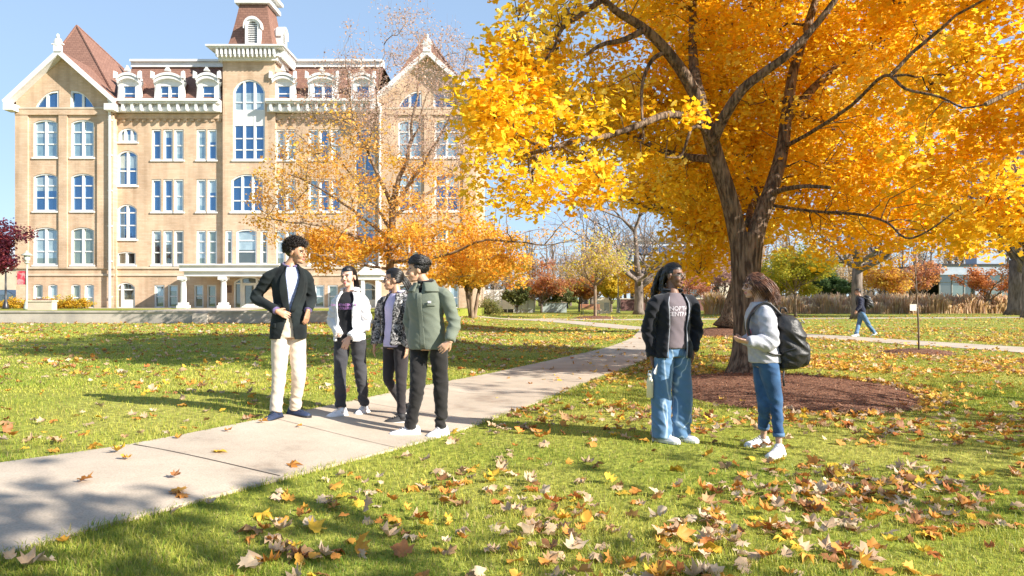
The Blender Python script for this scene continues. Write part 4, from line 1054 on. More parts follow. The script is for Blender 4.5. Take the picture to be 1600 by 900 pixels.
# ---- generic branching tree
def grow_tree(name, loc, H, spread, label, trunk_r=.2, trunk_h=.3, levels=4, seed=1, bark='bark_grey', leaves=None, group=None, lean=(0, 0), up=.55, nb=(5, 4, 4, 3), cat='tree', leaf_zone=None, first=(.3, 1.0), crook=.18, twig_min=.006, stems=1):
    rnd = random.Random(seed); g_ = np.random.default_rng(seed)
    root = empty(name, loc); tag(root, label, cat, group)
    mb = MB(); tips = []
    def br(p, d, L, r, lv):
        n = 5 if lv < 2 else 3; pts = [p]; rad = [r]
        q = Vector(p); dd = Vector(d)
        for i in range(n):
            dd = (dd+Vector((rnd.gauss(0, 1), rnd.gauss(0, 1), rnd.gauss(0, .6)))*crook+Vector((0, 0, .06*up))).normalized()
            q = q+dd*L/n; pts.append(q.copy()); rad.append(max(twig_min*.6, r*(1-.72*(i+1)/n)))
        mb.tube(pts, rad, [10, 7, 5, 3, 3, 3][lv], cap=lv < 2)
        if lv >= levels-1:
            tips.append(tuple(q)); tips.append(tuple(pts[-2])); return
        k = nb[min(lv, len(nb)-1)]
        for j in range(k):
            t = rnd.uniform(*( (.25, 1.0))); i = min(n-1, int(t*n)); b0 = pts[i].lerp(pts[i+1], t*n-i)
            ax = Vector((rnd.gauss(0, 1), rnd.gauss(0, 1), 0))
            sd_ = (dd*rnd.uniform(.5, .9)+ax.normalized()*rnd.uniform(.45, .95)+Vector((0, 0, up*.35))).normalized()
            br(b0, sd_, L*rnd.uniform(.5, .75), rad[i]*.62, lv+1)
        br(q, dd, L*.6, rad[-1], lv+1)
    for st in range(stems):
        ang = 2*math.pi*st/stems+rnd.random(); off = Vector((math.cos(ang), math.sin(ang), 0))*(.12 if stems > 1 else 0)
        tdir = Vector((lean[0], lean[1], 1))+off*1.6; tdir.normalize()
        th = H*trunk_h; pts = [off*1.0, off+tdir*th*.12, off+tdir*th*.5+Vector((rnd.gauss(0, .03), rnd.gauss(0, .03), 0))*th*.3, off+tdir*th]
        mb.tube(pts, [trunk_r*1.45, trunk_r*1.05, trunk_r*.95, trunk_r*.85], 12)
        top = pts[-1]; hh = H-th
        # leader and main limbs
        ld = (tdir+Vector((rnd.gauss(0, .1), rnd.gauss(0, .1), 0))).normalized()
        br(top, ld, hh*.52, trunk_r*.7, 1)
        for j in range(nb[0]):
            a = 2*math.pi*(j+rnd.uniform(-.3, .3))/nb[0]; t = rnd.uniform(*first)
            p0 = pts[2].lerp(pts[3], t) if t < 1 else top
            sd_ = Vector((math.cos(a)*spread/H*1.35, math.sin(a)*spread/H*1.35, up)).normalized()
            br(p0+Vector((0, 0, rnd.uniform(-.05, .3)*hh*.4 if t > .8 else 0)) if False else p0, sd_, hh*rnd.uniform(.42, .62)*(.6+.5*spread/H), trunk_r*.5, 1)
    mb.build('trunk', M[bark], root, True)
    if leaves:
        pal, per, sprd, size, keep = leaves[:5]
        T = np.array(tips)
        kk = g_.uniform(0, 1, len(T)) < (np.array([keep(q/np.array([spread, spread, H])) for q in T]) if callable(keep) else keep)
        T = T[kk]
        if len(T): leaf_cloud('crown', T, per, sprd, size, pal, root, detail=False, rng=g_)
    return root

ORG = [(.80, .38, .05), (.72, .27, .04), (.85, .48, .08), (.62, .22, .05)]
PALE = [(.62, .40, .28), (.55, .33, .22), (.66, .46, .34)]
# orange half-bare tree before the hall
def outline_tree(name, label, loc, Y, trunk, limbs_, zones, bark, seed, nsub, upr=.5, tw_r=.006):
    """limbs_ = pixel polylines (px, py, dy) read at the tree's own distance; zones = (outline px, depth, n, per, spread, size, palette)"""
    rnd = random.Random(seed); g_ = np.random.default_rng(seed); root = empty(name, loc); tag(root, label, 'tree'); O = Vector(loc)
    mb = MB(); nodes = []
    for spec, r0, r1 in [trunk]+limbs_:
        pts = [Vector(q)-O for q in crom([P(x, y, Y+dy) for x, y, dy in spec], 5)]; n = len(pts)
        for i in range(2, n-1): pts[i] += Vector((rnd.gauss(0, 1), rnd.gauss(0, 1), rnd.gauss(0, .5)))*.05
        mb.tube(pts, [r0+(r1-r0)*(i/(n-1))**.8 for i in range(n)], 8); nodes += [tuple(q) for q in pts[2:]]
    mb.build('trunk', M[bark], root, True)
    C_ = []; info = []
    for zi, (outl, dep, n, per, sp, size, pal) in enumerate(zones):
        poly = [((x-800)*Y/F-O.x, CH+(HZ-y)*Y/F-O.z) for x, y in outl]; xs = [p[0] for p in poly]; zs = [p[1] for p in poly]; c = []
        cx = (min(xs)+max(xs))/2; hw = (max(xs)-min(xs))/2
        while len(c) < n:
            x, z = rnd.uniform(min(xs), max(xs)), rnd.uniform(min(zs), max(zs))
            if not inpoly(np.array([x]), np.array([z]), poly)[0]: continue
            hd = dep*math.sqrt(max(.08, 1-((x-cx)/hw)**2)); y = rnd.uniform(-hd, hd)
            if noise.noise(Vector((x*.5+zi*9, y*.4, z*.7)))+.5*noise.noise(Vector((x*1.3, y, z*1.6))) < -.12: continue
            c.append((x, y, z))
        C_.append(np.array(c))
    tw = MB(); allc = np.concatenate(C_); subs = allc[g_.choice(len(allc), nsub, replace=False)]
    for s_ in subs:
        L = np.array(nodes); d = np.linalg.norm(L-s_, axis=1)+1.5*np.clip(L[:, 2]-s_[2], 0, 9); j = int(np.argmin(d))
        w_ = wander(nodes[j], tuple(s_), .10, .30, 6, rnd); r0 = .012+.006*min(5, (Vector(nodes[j])-Vector(s_)).length); tw.tube(w_, [r0*(1-.75*i/6) for i in range(7)], 4); nodes.extend([tuple(q) for q in w_[2:]])
    NL = np.array(nodes)
    for c in allc:
        d = np.linalg.norm(NL-(c-np.array([0, 0, upr])), axis=1); j = int(np.argmin(d)); w_ = wander(tuple(NL[j]), tuple(c), -.05, .3, 3, rnd); tw.tube(w_, [tw_r*1.6, tw_r*1.2, tw_r, tw_r*.5], 3)
        if upr > .3:
            q = Vector(c); tw.tube([q, q+Vector((rnd.gauss(0, .1), rnd.gauss(0, .1), rnd.uniform(.3, .9)))], [tw_r*.8, tw_r*.35], 3)
    tw.build('branches', M[bark], root)
    for c, (outl, dep, n, per, sp, size, pal) in zip(C_, zones): leaf_cloud('crown', c, per, sp, size, pal, root, detail=False, rng=g_)
    return root
OR1 = [(.93, .57, .07), (.90, .48, .05), (.93, .64, .11), (.84, .40, .05)]
OR2 = [(.85, .50, .14), (.80, .42, .12), (.78, .48, .22), (.86, .56, .20)]
OR3 = [(.62, .46, .40), (.58, .38, .30), (.70, .52, .42), (.66, .40, .22)]
Yo = 33.0; xo = (612-800)*Yo/F
outline_tree('orange_tree', 'tall airy orange tree, bare twigged at the top, in front of the brick hall', (xo, Yo, .17), Yo,
  ([(612, 503, 0), (612, 470, 0), (611, 430, 0), (610, 380, 0), (612, 330, 0), (618, 290, 0)], .24, .14),
  [([(615, 310, 0), (640, 230, .3), (650, 150, .5), (655, 50, .6)], .13, .015), ([(612, 330, 0), (672, 240, -.6), (712, 160, -1), (735, 60, -1.2)], .11, .012), ([(640, 230, .3), (668, 150, .8), (690, 55, 1)], .07, .01),
   ([(612, 320, 0), (572, 230, -.5), (548, 160, -.8), (540, 90, -1)], .10, .012), ([(575, 240, -.5), (590, 150, -1), (600, 70, -1.3)], .06, .01), ([(612, 340, 0), (690, 285, 1), (745, 215, 1.5)], .08, .012),
   ([(611, 395, 0), (560, 372, -.8), (500, 352, -1.6), (440, 345, -2), (402, 325, -2.2)], .10, .015), ([(611, 410, 0), (690, 400, -.6), (760, 375, -1), (850, 383, -1.4), (905, 372, -1.6)], .09, .012), ([(611, 375, 0), (540, 320, .8), (470, 280, 1.5), (420, 262, 1.8)], .09, .012),
   ([(611, 360, 0), (570, 300, 1.6), (520, 230, 2.4), (490, 160, 2.8)], .08, .01), ([(611, 390, 0), (680, 350, 1.8), (750, 320, 2.4), (790, 330, 2.8)], .08, .01), ([(610, 420, 0), (560, 415, -1.5), (510, 400, -2.8), (480, 395, -3.2)], .07, .01), ([(850, 383, -1.4), (880, 350, -1.5), (900, 330, -1.5)], .03, .008), ([(800, 378, -1.2), (790, 340, -1.3), (810, 310, -1.3)], .03, .008)],
  [([(500, 360), (560, 375), (640, 350), (710, 350), (760, 345), (815, 370), (830, 410), (820, 440), (770, 452), (700, 440), (650, 425), (600, 400), (545, 425), (505, 425), (470, 385)], 3.2, 330, 40, .50, .15, OR1),
   ([(398, 300), (430, 245), (500, 190), (560, 200), (640, 240), (720, 280), (760, 345), (640, 350), (560, 375), (500, 385), (440, 385), (402, 345)], 4.2, 500, 24, .50, .13, OR1+OR2),
   ([(440, 245), (480, 170), (540, 100), (590, 50), (650, 35), (700, 50), (745, 75), (762, 150), (740, 280), (640, 250), (560, 200), (500, 190)], 3.6, 620, 22, .55, .085, OR3),
   ([(830, 370), (900, 340), (915, 385), (840, 400)], 1.0, 16, 14, .45, .12, OR2)], 'bark_pale', 4, 110)
grow_tree('orange_tree', (P(738, 0, 45).x, 45.0, .1), 5.4, 3.6, 'low multi stemmed yellow orange tree between the hall corner and white fence', .12, .45, 4, 9, 'bark_pale',
          (OR1, 24, .50, .17, 1), up=.4, nb=(6, 4, 4), stems=3, crook=.16)
YG = [(.80, .62, .08), (.68, .60, .10), (.55, .50, .09), (.86, .60, .08)]
g1 = G(930, 497)
grow_tree('young_tree', tuple(g1), 6.6, 2.8, 'young straight tree with thin yellow green leaves beside the bench', .11, .38, 4, 21, 'bark_pale', (YG+OR3[:2], 11, .55, .14, .9), up=.55, nb=(7, 5, 4))
for (px, Y, H, sp, sd_, lab) in [(1213, 58, 5.6, 2.3, 31, 'yellow green young tree behind the backpack wearer, thinner of the pair'), (1243, 54, 6.2, 3.6, 32, 'fuller yellow green young tree in front of the tall dry grasses')]:
    grow_tree('young_tree', (P(px, 0, Y).x, Y, 0), H, sp, lab, .10, .36, 4, sd_, 'bark_pale', ([(.50, .48, .06), (.40, .42, .06), (.80, .60, .05), (.62, .52, .07)], 22, .55, .17, 1), up=.4, nb=(7, 5, 4))
# bare oaks
BR = [(.40, .22, .14), (.50, .30, .18)]
grow_tree('bare_tree', (P(998, 0, 62).x, 62, 0), 16.5, 9, 'big bare grey tree between the lamp post and the woman in the black hoodie', .40, .20, 5, 42, 'bark_grey', (OR3, 3, .6, .2, .10), up=.35, nb=(8, 4, 4, 4), crook=.32)
grow_tree('bare_tree', (P(1340, 0, 48).x, 48, 0), 13, 8, 'bare grey trunked tree directly behind the distant walker', .36, .30, 5, 46, 'bark_grey', (BR, 3, .5, .2, .12), up=.4, nb=(6, 4, 4, 3), crook=.28)
# leaning trunk just beyond the maple
grow_tree('shade_tree', (MULCH3_C.x+.1, MULCH3_C.y, .2), 11, 5, 'dark leaning trunk on a mulch mound just beyond the maple', .52, .30, 5, 51, 'bark', (YEL, 14, .5, .2, .8), lean=(.28, .05), up=.6, nb=(5, 4, 4, 3), crook=.2)
# dark tree at the frame edge
grow_tree('bare_tree', (P(1592, 0, 60).x, 60, 0), 21, 9, 'thick dark trunk with dull purple leaves at the edge of the lawn', .8, .22, 5, 55, 'bark_grey', ([(.22, .09, .08), (.30, .13, .09)], 6, .7, .22, .6), up=.7, nb=(8, 5, 4, 3), crook=.24)
grow_tree('bare_tree', (P(1520, 0, 52).x+3.2, 51, 0), 17, 8, 'tall purple brown half bare tree overhanging the glass pavilion', .3, .3, 5, 58, 'bark_grey', ([(.26, .12, .12), (.36, .17, .12)], 6, .6, .2, .6), up=.8, nb=(8, 5, 4, 3), crook=.2)
# purple and red tree at the hall's corner
grow_tree('plum_tree', (-34.6, 46, TZ), 6.6, 2.4, 'purple leaved small tree by the corner of the brick hall', .14, .2, 5, 61, 'bark_grey', ([(.14, .03, .06), (.22, .04, .07), (.30, .06, .06), (.10, .03, .05)], 20, .45, .16, .9), up=.6, nb=(7, 5, 4, 3))
# sapling
g1 = G(1436, 553)
sap = empty('sapling', tuple(g1)); tag(sap, 'thin leafless sapling with a white tag in its own mulch ring', 'tree')
mb = MB(); mb.tube([(0, 0, 0), (-.02, 0, .8), (-.08, 0, 1.9), (-.16, 0, 2.7)], [.022, .02, .014, .006], 7)
for k in range(16):
    z = 1.2+k*.1; a = k*2.4; mb.tube(wander((-.05-.03*(z-1), 0, z), (-.05+math.cos(a)*.45, math.sin(a)*.45, z+.5), .1, .2, 4), [.007, .006, .004, .003, .002], 3)
mb.build('trunk', M['bark_grey'], sap, True)
mb = MB(); mb.box(-.24, -.075, -.03, -.026, 1.06, 1.22); mb.tube([(-.05, -.02, 1.14), (-.1, -.028, 1.16)], .004, 4)
mb.build('name_tag', M['white'], sap)
leaf_cloud('crown', np.array([(-.15+random.uniform(-.4, .4), random.uniform(-.4, .4), random.uniform(1.9, 3.0)) for _ in range(14)]), 3, .12, .07, BR, sap, detail=False)

# trees standing behind the camera that throw the dappled shade on the near lawn
for (x, y, H, sp, sd_, lab) in [(8.4, -3.6, 9.5, 3.8, 71, 'maple whose shadow dapples the near grass and the path'), (13.5, 4.6, 10.5, 3.6, 73, 'half bare maple whose thin shade crosses the mulch ring')]:
    grow_tree('shade_tree', (x, y, 0), H, sp, lab, .25, .22, 4, sd_, 'bark', (YEL, 11 if sd_ == 71 else 3, .4, .2, .6), up=.4, nb=(7, 5, 4, 3), crook=.18)

# mid distance shrubs and coloured trees
def bush(name, loc, r, h, pal, label, n=60, per=40, size=.10, cat='shrub', group=None, seed=1, spread=.35):
    g_ = np.random.default_rng(seed); root = empty(name, loc); tag(root, label, cat, group)
    d = g_.normal(0, 1, (n, 3)); d /= np.linalg.norm(d, axis=1)[:, None]; d[:, 2] = np.abs(d[:, 2]); t = g_.uniform(.45, 1, n)[:, None]
    c = d*t*np.array([r, r*.8, h])*np.array([1, 1, .95]); c[:, 2] += .1
    c *= 1+.18*np.sin(d[:, :1]*7+d[:, 1:2]*5)
    mb = MB()
    for q in c[::2]: mb.tube(wander((q[0]*.1, q[1]*.1, 0), tuple(q), .08, .25, 3), [.03, .02, .012, .006], 4)
    mb.build('stem', M['bark_grey'], root)
    leaf_cloud('foliage', c, per, spread*(r+h)/2, size, pal, root, detail=False, rng=g_)
    return root
GRN = [(.16, .20, .05), (.20, .24, .06), (.11, .15, .04), (.30, .27, .08)]
bush('shrub', (P(731, 0, 58).x, 58, .1), 1.3, 1.35, GRN, 'dark green rounded shrub at the corner of the hall', seed=3, n=90)
bush('shrub', (P(763, 0, 57).x, 57, .1), 1.1, 1.15, [(.24, .24, .07), (.18, .20, .05), (.34, .28, .10)], 'olive green rounded shrub beside the white fence', seed=4, n=80)
HY = [(.72, .52, .06), (.80, .48, .05), (.50, .46, .07), (.66, .40, .05)]
for i, px in enumerate([14, 40, 62, 88, 108, 126]):
    Y = 51.0; bush('hedge_shrub', (P(px, 0, Y).x, Y, TZ), .85, [.62, .66, .6, .75, .8, .66][i], HY, ['yellow hedge shrub by the plum tree', 'yellow hedge shrub behind the white lamp post', 'yellow hedge shrub behind the pale planter', 'yellow hedge shrub under the first wing window', 'yellow hedge shrub under the second wing window', 'last yellow hedge shrub towards the downspout'][i], seed=20+i, n=40, size=.11, group='yellow hedge shrubs along the hall')
PNK = [(.60, .26, .16), (.68, .34, .18), (.50, .22, .14)]
RST = [(.62, .30, .10), (.70, .38, .12), (.48, .22, .08)]
OLV = [(.18, .22, .08), (.24, .26, .09), (.30, .30, .12)]
YLO = [(.85, .56, .06), (.80, .48, .05), (.88, .64, .12)]
BG = [  # px, Y, H, spread, palette, per, keep, label
 (808, 66, 2.9, 1.3, OLV, 18, .9, 'tiny round topped green tree in front of the white fence'),
 (846, 70, 5.4, 2.2, PNK+RST, 16, 1, 'pinkish rust tree with airy crown behind the fence end'),
 (872, 72, 3.6, 1.6, OLV, 20, 1, 'small dark olive conical tree near the bench'),
 (905, 76, 4.4, 2.6, RST, 26, 1, 'rounded rust orange tree right behind the bench'),
 (955, 74, 4.6, 1.5, [(.62, .50, .06), (.75, .55, .06)], 24, 1, 'narrow yellow tree behind the lamp post'),
 (1010, 66, 5.4, 3.0, YLO, 24, 1, 'broad yellow tree beyond the woman with braided hair'),
 (1128, 70, 6.4, 2.2, [(.42, .26, .24), (.52, .32, .26)], 8, .9, 'thin mauve tree in front of the brick block'),
 (1075, 78, 6.0, 3.0, PNK, 12, .9, 'pale pink half bare tree by the dark brick block'),
 (1290, 74, 5.0, 3.0, [(.10, .17, .05), (.13, .20, .07)], 30, 1, 'dark green low tree behind the tall dry grasses'),
 (1320, 80, 7.2, 3.2, [(.60, .44, .24), (.52, .38, .22)], 10, .9, 'pale beige thin tree beside the bare grey trunk'),
 (1385, 72, 6.2, 3.2, RST+YLO, 20, 1, 'orange yellow rounded tree behind the distant walker'),
 (1432, 78, 6.4, 3.0, PNK+RST, 18, 1, 'peach coloured tree next to the glass pavilion'),
 (1545, 66, 6.0, 1.7, [(.70, .32, .10), (.62, .26, .10)], 14, .9, 'slim orange tree in front of the glass pavilion'),
 (1180, 84, 6.5, 3.0, PNK, 12, .9, 'dusty pink tree behind the maple trunk'),
 (770, 86, 8.2, 4.0, [(.50, .34, .26), (.58, .40, .28)], 6, .8, 'bare pinkish tree behind the white fence'),
 (880, 92, 10, 4.5, [(.48, .32, .26), (.60, .42, .3)], 6, .8, 'tall thin pinkish tree behind the olive one'),
 (935, 88, 9.0, 4.0, [(.74, .50, .16), (.66, .40, .14)], 10, .8, 'tall thin golden tree beyond the white monument'),
]
for i, (px, Y, H, sp, pal, per, kp, lab) in enumerate(BG):
    grow_tree('garden_tree', (P(px, 0, Y).x, Y, 0), H, sp, lab, .05+.012*H, .22, 4, 100+i, 'bark_grey', (pal, per, .13*H**.8*.8, .20, kp), group='small trees across the lawn', up=.5, nb=(6, 4, 4))
# far wood: one continuous mass
fw = []; cl = []; g_ = np.random.default_rng(77)
mb = MB(); cc = []
for i in range(300):
    x = -30+i*.55+random.uniform(-1, 1); Y = random.uniform(96, 140); H = random.uniform(8.5, 14)+2*math.sin(i*.17)
    mb.tube([(x, Y, 0), (x+random.uniform(-.4, .4), Y, H*.5), (x+random.uniform(-1, 1), Y, H)], [.28, .2, .04], 5)
    for k in range(14):
        a = random.uniform(0, 6.28); r_ = random.uniform(.4, 2.6); q = (x+math.cos(a)*r_, Y+math.sin(a)*r_, random.uniform(.2, .98)*H)
        mb.tube(wander((x, Y, q[2]*.75), q, .08, .25, 3), [.08, .06, .04, .015], 3)
        cc.append(q)
o = mb.build('far_wood', M['bark_grey']); tag(o, 'far belt of bare and rust coloured autumn woodland', 'wood', kind='stuff')
leaf_cloud('far_wood_leaves', np.array(cc), 20, 1.3, .24, [(.52, .36, .26), (.60, .42, .27), (.62, .42, .18), (.48, .35, .30), (.44, .40, .22), (.66, .48, .34)], o, detail=False, rng=g_)
# ---------------------------------------------------------------- people
def skin_mat(name, c):
    m, nt, b = new_mat(name)
    tc = nt.nodes.new('ShaderNodeTexCoord'); n1 = nd(nt, 'ShaderNodeTexNoise', Scale=18, Detail=5); nt.links.new(tc.outputs['Object'], n1.inputs['Vector'])
    r = ramp(nt, n1.outputs['Fac'], [(.3, (c[0]*.88, c[1]*.80, c[2]*.78)), (.7, c)]); nt.links.new(r.outputs[0], b.inputs['Base Color'])
    b.inputs['Roughness'].default_value = .48; b.inputs['Subsurface Weight'].default_value = .12; b.inputs['Subsurface Radius'].default_value = (.012, .005, .003); b.inputs['Subsurface Scale'].default_value = 1
    return m
def cloth(name, c1, c2=None, scale=6, bump=.35, bscale=220, rough=.9, sheen=.2, **k):
    return pmat(name, c1, c2, rough, scale, bump, bscale, sheen=sheen, spec=.2, bdist=.004, **k)
M['hair_dark'] = pmat('hair_dark', (.022, .014, .010), (.010, .007, .006), .42, 40, spec=.6)
M['hair_black'] = pmat('hair_black', (.012, .010, .011), (.006, .005, .005), .36, 40, spec=.7)
M['hair_brown'] = pmat('hair_brown', (.17, .07, .035), (.06, .025, .015), .42, 30, spec=.5)
M['eye_white'] = pmat('eye_white', (.75, .72, .70), None, .25, 3); M['iris'] = pmat('iris', (.03, .018, .012), None, .2, 3)
M['blazer'] = cloth('blazer_velvet', (.017, .023, .024), (.007, .009, .010), 5, .6, 120, sheen=.06)
M['shirt_blue'] = cloth('striped_shirt', (.50, .56, .72), (.28, .32, .55), 60, .2)
M['shirt_plum'] = cloth('plum_cuff', (.16, .12, .26), (.09, .07, .14), 50, .2)
M['khaki'] = cloth('cream_cotton', (.66, .56, .45), (.58, .48, .38), 4, .3)
M['fleece'] = cloth('white_fleece', (.80, .79, .80), (.68, .67, .70), 22, .8, 60, sheen=.5)
M['tee_black'] = cloth('black_tee', (.016, .017, .022), (.010, .010, .014), 4, .3)
M['charcoal'] = cloth('charcoal_cotton', (.055, .055, .062), (.035, .035, .042), 5, .4, 160)
M['legging'] = cloth('black_legging', (.040, .034, .037), (.028, .024, .026), 4, .3)
M['lavender'] = cloth('lavender_fleece', (.50, .46, .68), (.40, .38, .60), 5, .3)
M['turtle'] = cloth('black_knit', (.014, .013, .014), None, 10, .4, 90)
M['black_denim'] = cloth('black_denim', (.026, .024, .024), (.014, .013, .013), 6, .4, 160)
M['hoodie_black'] = cloth('black_hoodie', (.013, .014, .020), (.008, .009, .013), 4, .4)
M['lining'] = cloth('grey_lining', (.42, .43, .46), (.30, .31, .36), 8, .3)
M['tee_grey'] = cloth('plum_grey_tee', (.17, .14, .155), (.13, .105, .12), 4, .3)
M['sweat_grey'] = cloth('heather_sweatshirt', (.46, .46, .50), (.37, .37, .42), 30, .4, 90)
M['indigo'] = cloth('indigo_denim', (.045, .115, .24), (.022, .06, .14), 7, .5, 170)
M['mid_denim'] = cloth('mid_denim', (.12, .22, .36), (.07, .14, .25), 7, .5, 170)
M['navy'] = cloth('navy_shell', (.022, .026, .055), None, 6, .3)
M['nylon'] = pmat('black_nylon', (.022, .022, .024), (.012, .012, .014), .5, 6, .5, 60, spec=.5, bdist=.006)
M['shoe_white'] = pmat('white_sneaker', (.80, .79, .80), (.70, .69, .72), .5, 8, .2, 30)
M['shoe_navy'] = pmat('navy_suede', (.02, .035, .085), None, .6, 8, .2, 60)
M['shoe_black'] = pmat('black_canvas', (.025, .025, .028), None, .7, 8, .2, 60)
M['sole_white'] = pmat('white_rubber', (.78, .77, .74), None, .5, 8)
M['sole_dark'] = pmat('dark_rubber', (.02, .02, .02), None, .6, 8)
M['print_purple'] = pmat('purple_print', (.46, .22, .52), (.38, .17, .44), .7, 60)
M['print_white'] = pmat('white_print', (.50, .46, .50), (.30, .27, .30), .7, 70)
M['print_red'] = pmat('red_print', (.60, .15, .18), None, .7, 60)
def patt(name, stops, scale, dist, stretch=(1, 1, 1), wave=True, detail=2):
    m, nt, b = new_mat(name); tc = nt.nodes.new('ShaderNodeTexCoord'); mp = nt.nodes.new('ShaderNodeMapping'); mp.inputs['Scale'].default_value = stretch
    nt.links.new(tc.outputs['Object'], mp.inputs[0])
    w = nd(nt, 'ShaderNodeTexWave', Scale=scale, Distortion=dist, Detail=detail) if wave else nd(nt, 'ShaderNodeTexNoise', Scale=scale, Detail=detail, Distortion=dist)
    if wave: w.inputs['Detail Scale'].default_value = 1.6
    nt.links.new(mp.outputs[0], w.inputs['Vector'])
    r = ramp(nt, w.outputs[1] if wave else w.outputs[0], stops); nt.links.new(r.outputs[0], b.inputs['Base Color'])
    b.inputs['Roughness'].default_value = .9; b.inputs['Sheen Weight'].default_value = .2; b.inputs['Specular IOR Level'].default_value = .2
    n2 = nd(nt, 'ShaderNodeTexNoise', Scale=180, Detail=4); bp = nd(nt, 'ShaderNodeBump', Strength=.4, Distance=.004); nt.links.new(n2.outputs[0], bp.inputs['Height']); nt.links.new(bp.outputs[0], b.inputs['Normal'])
    return m, nt, b, w
M['zebra'] = patt('marbled_cloth', [(.40, (.02, .02, .022)), (.50, (.08, .08, .08)), (.56, (.52, .50, .50)), (.66, (.06, .06, .06)), (1, (.03, .03, .03))], 22, 2.2, (1, 1, 1), False, 3)[0]
M['wave_denim'] = patt('washed_denim', [(0, (.065, .14, .25)), (.40, (.09, .18, .31)), (.49, (.11, .21, .35)), (.53, (.42, .54, .66)), (.57, (.11, .21, .35)), (1, (.07, .15, .27))], 4.2, 1.6, (1, 1, .42), False, 0)[0]
m_, nt_, b_, w_ = patt('sage_corduroy', [(0, (.115, .133, .103)), (1, (.185, .210, .165))], 75, 1.0, (1, 1, .02), True, 1); M['sage'] = m_

def superring(c, yaw, w, d, n=32, e=.85, lo=0.0, hi=2*math.pi, closed=True, fwd=0.0, off=0.0, tilt=0.0):
    f = Vector((math.sin(yaw), -math.cos(yaw), 0)); r = Vector((math.cos(yaw), math.sin(yaw), 0)); out = []
    k = n if closed else n+1
    for i in range(k):
        a = lo+(hi-lo)*i/n; s_, c_ = math.sin(a), math.cos(a)
        out.append(c+f*fwd+r*((w+off)*math.copysign(abs(s_)**e, s_))+f*((d+off)*math.copysign(abs(c_)**e, c_)))
    return out

def to_mesh(mb, voxel=.008, smooth=4, fac=.5):
    me = bpy.data.meshes.new('t'); me.from_pydata(mb.v, [], mb.f)
    bm = bmesh.new(); bm.from_mesh(me); bmesh.ops.recalc_face_normals(bm, faces=bm.faces[:]); bm.to_mesh(me); bm.free()
    o = bpy.data.objects.new('t', me); COL.objects.link(o)
    r = o.modifiers.new('r', 'REMESH'); r.mode = 'VOXEL'; r.voxel_size = voxel; r.use_smooth_shade = True
    s_ = o.modifiers.new('s', 'SMOOTH'); s_.iterations = smooth; s_.factor = fac
    dg = bpy.context.evaluated_depsgraph_get(); out = bpy.data.meshes.new_from_object(o.evaluated_get(dg))
    bpy.data.objects.remove(o); bpy.data.meshes.remove(me)
    return out

def garment(name, mb, mat, parent, voxel=.009, smooth=4, folds=(), amp=.006, seed=0, vstretch=1.0, base=.35, mats=None, picker=None):
    """voxel-joined cloth with soft folds; folds = [(point, radius, amplitude)] add creases around joints"""
    me = to_mesh(mb, voxel, smooth)
    for m in (mats or [mat]): me.materials.append(m)
    n = len(me.vertices); co = np.zeros(n*3, np.float32); me.vertices.foreach_get('co', co); co = co.reshape(-1, 3)
    no = np.zeros(n*3, np.float32); me.vertex_normals.foreach_get('vector', no); no = no.reshape(-1, 3)
    FP = [(np.array(p), r_, a) for p, r_, a in folds]
    d = np.zeros(n)
    for i in range(n):
        x, y, z = co[i]
        big = noise.noise(Vector((x*7+seed, y*7, z*4*vstretch)))
        v1 = 1-abs(noise.noise(Vector((x*8+seed+z*7, y*8-z*6, z*10*vstretch+x*5))))*2.4
        k = base
        for p, r_, a in FP:
            q = ((x-p[0])**2+(y-p[1])**2+(z-p[2])**2)/(r_*r_)
            if q < 4: k += a*math.exp(-q)
        d[i] = amp*(big*.8+k*v1)
    co += no*d[:, None]
    me.vertices.foreach_set('co', co.ravel())
    if picker:
        cen_ = np.zeros(len(me.polygons)*3, np.float32); me.polygons.foreach_get('center', cen_); cen_ = cen_.reshape(-1, 3)
        me.polygons.foreach_set('material_index', picker(cen_).astype(np.int32))
    me.polygons.foreach_set('use_smooth', np.ones(len(me.polygons), bool))
    me.update(); me.name = name
    o = bpy.data.objects.new(name, me); return link(o, parent)

def hand(mb, w, d, nrm, curl=.35, side=1, s=1.0, spread=.003):
    w = Vector(w); d = Vector(d).normalized(); nrm = Vector(nrm); nrm = (nrm-d*nrm.dot(d)).normalized(); sd_ = d.cross(nrm)*side
    rs = []
    for t, hw, th in [(-.02, .024, .019), (.01, .029, .018), (.045, .038, .016), (.080, .041, .014), (.092, .038, .011)]:
        c = w+d*t*s; rs.append([c+sd_*math.cos(a)*hw*s+nrm*math.sin(a)*th*s for a in [2*math.pi*i/12 for i in range(12)]])
    mb.rings(rs)
    for k, (o_, L) in enumerate([(.034, .068), (.0115, .077), (-.0115, .073), (-.034, .058)]):
        p = w+d*.078*s+sd_*o_*s; ang = curl*.5; pts = [p-d*.012*s]; dd = (d+sd_*(o_*spread*30)).normalized()
        pts.append(p)
        for seg, f_ in enumerate((.42, .32, .26)):
            dir_ = (dd*math.cos(ang)+nrm*math.sin(ang)).normalized(); p = p+dir_*L*f_*s; pts.append(p); ang += curl
        mb.tube(pts, [.0094*s, .0092*s, .0086*s, .0080*s, .0062*s], 8)
    p = w+d*.018*s+sd_*.026*s; dd = (d*.62+sd_*.62+nrm*.35).normalized()
    mb.tube([p-dd*.012*s, p+dd*.025*s, p+dd*.048*s+d*.006*s, p+dd*.056*s+d*.022*s], [.0125*s, .0125*s, .0105*s, .0075*s], 8)

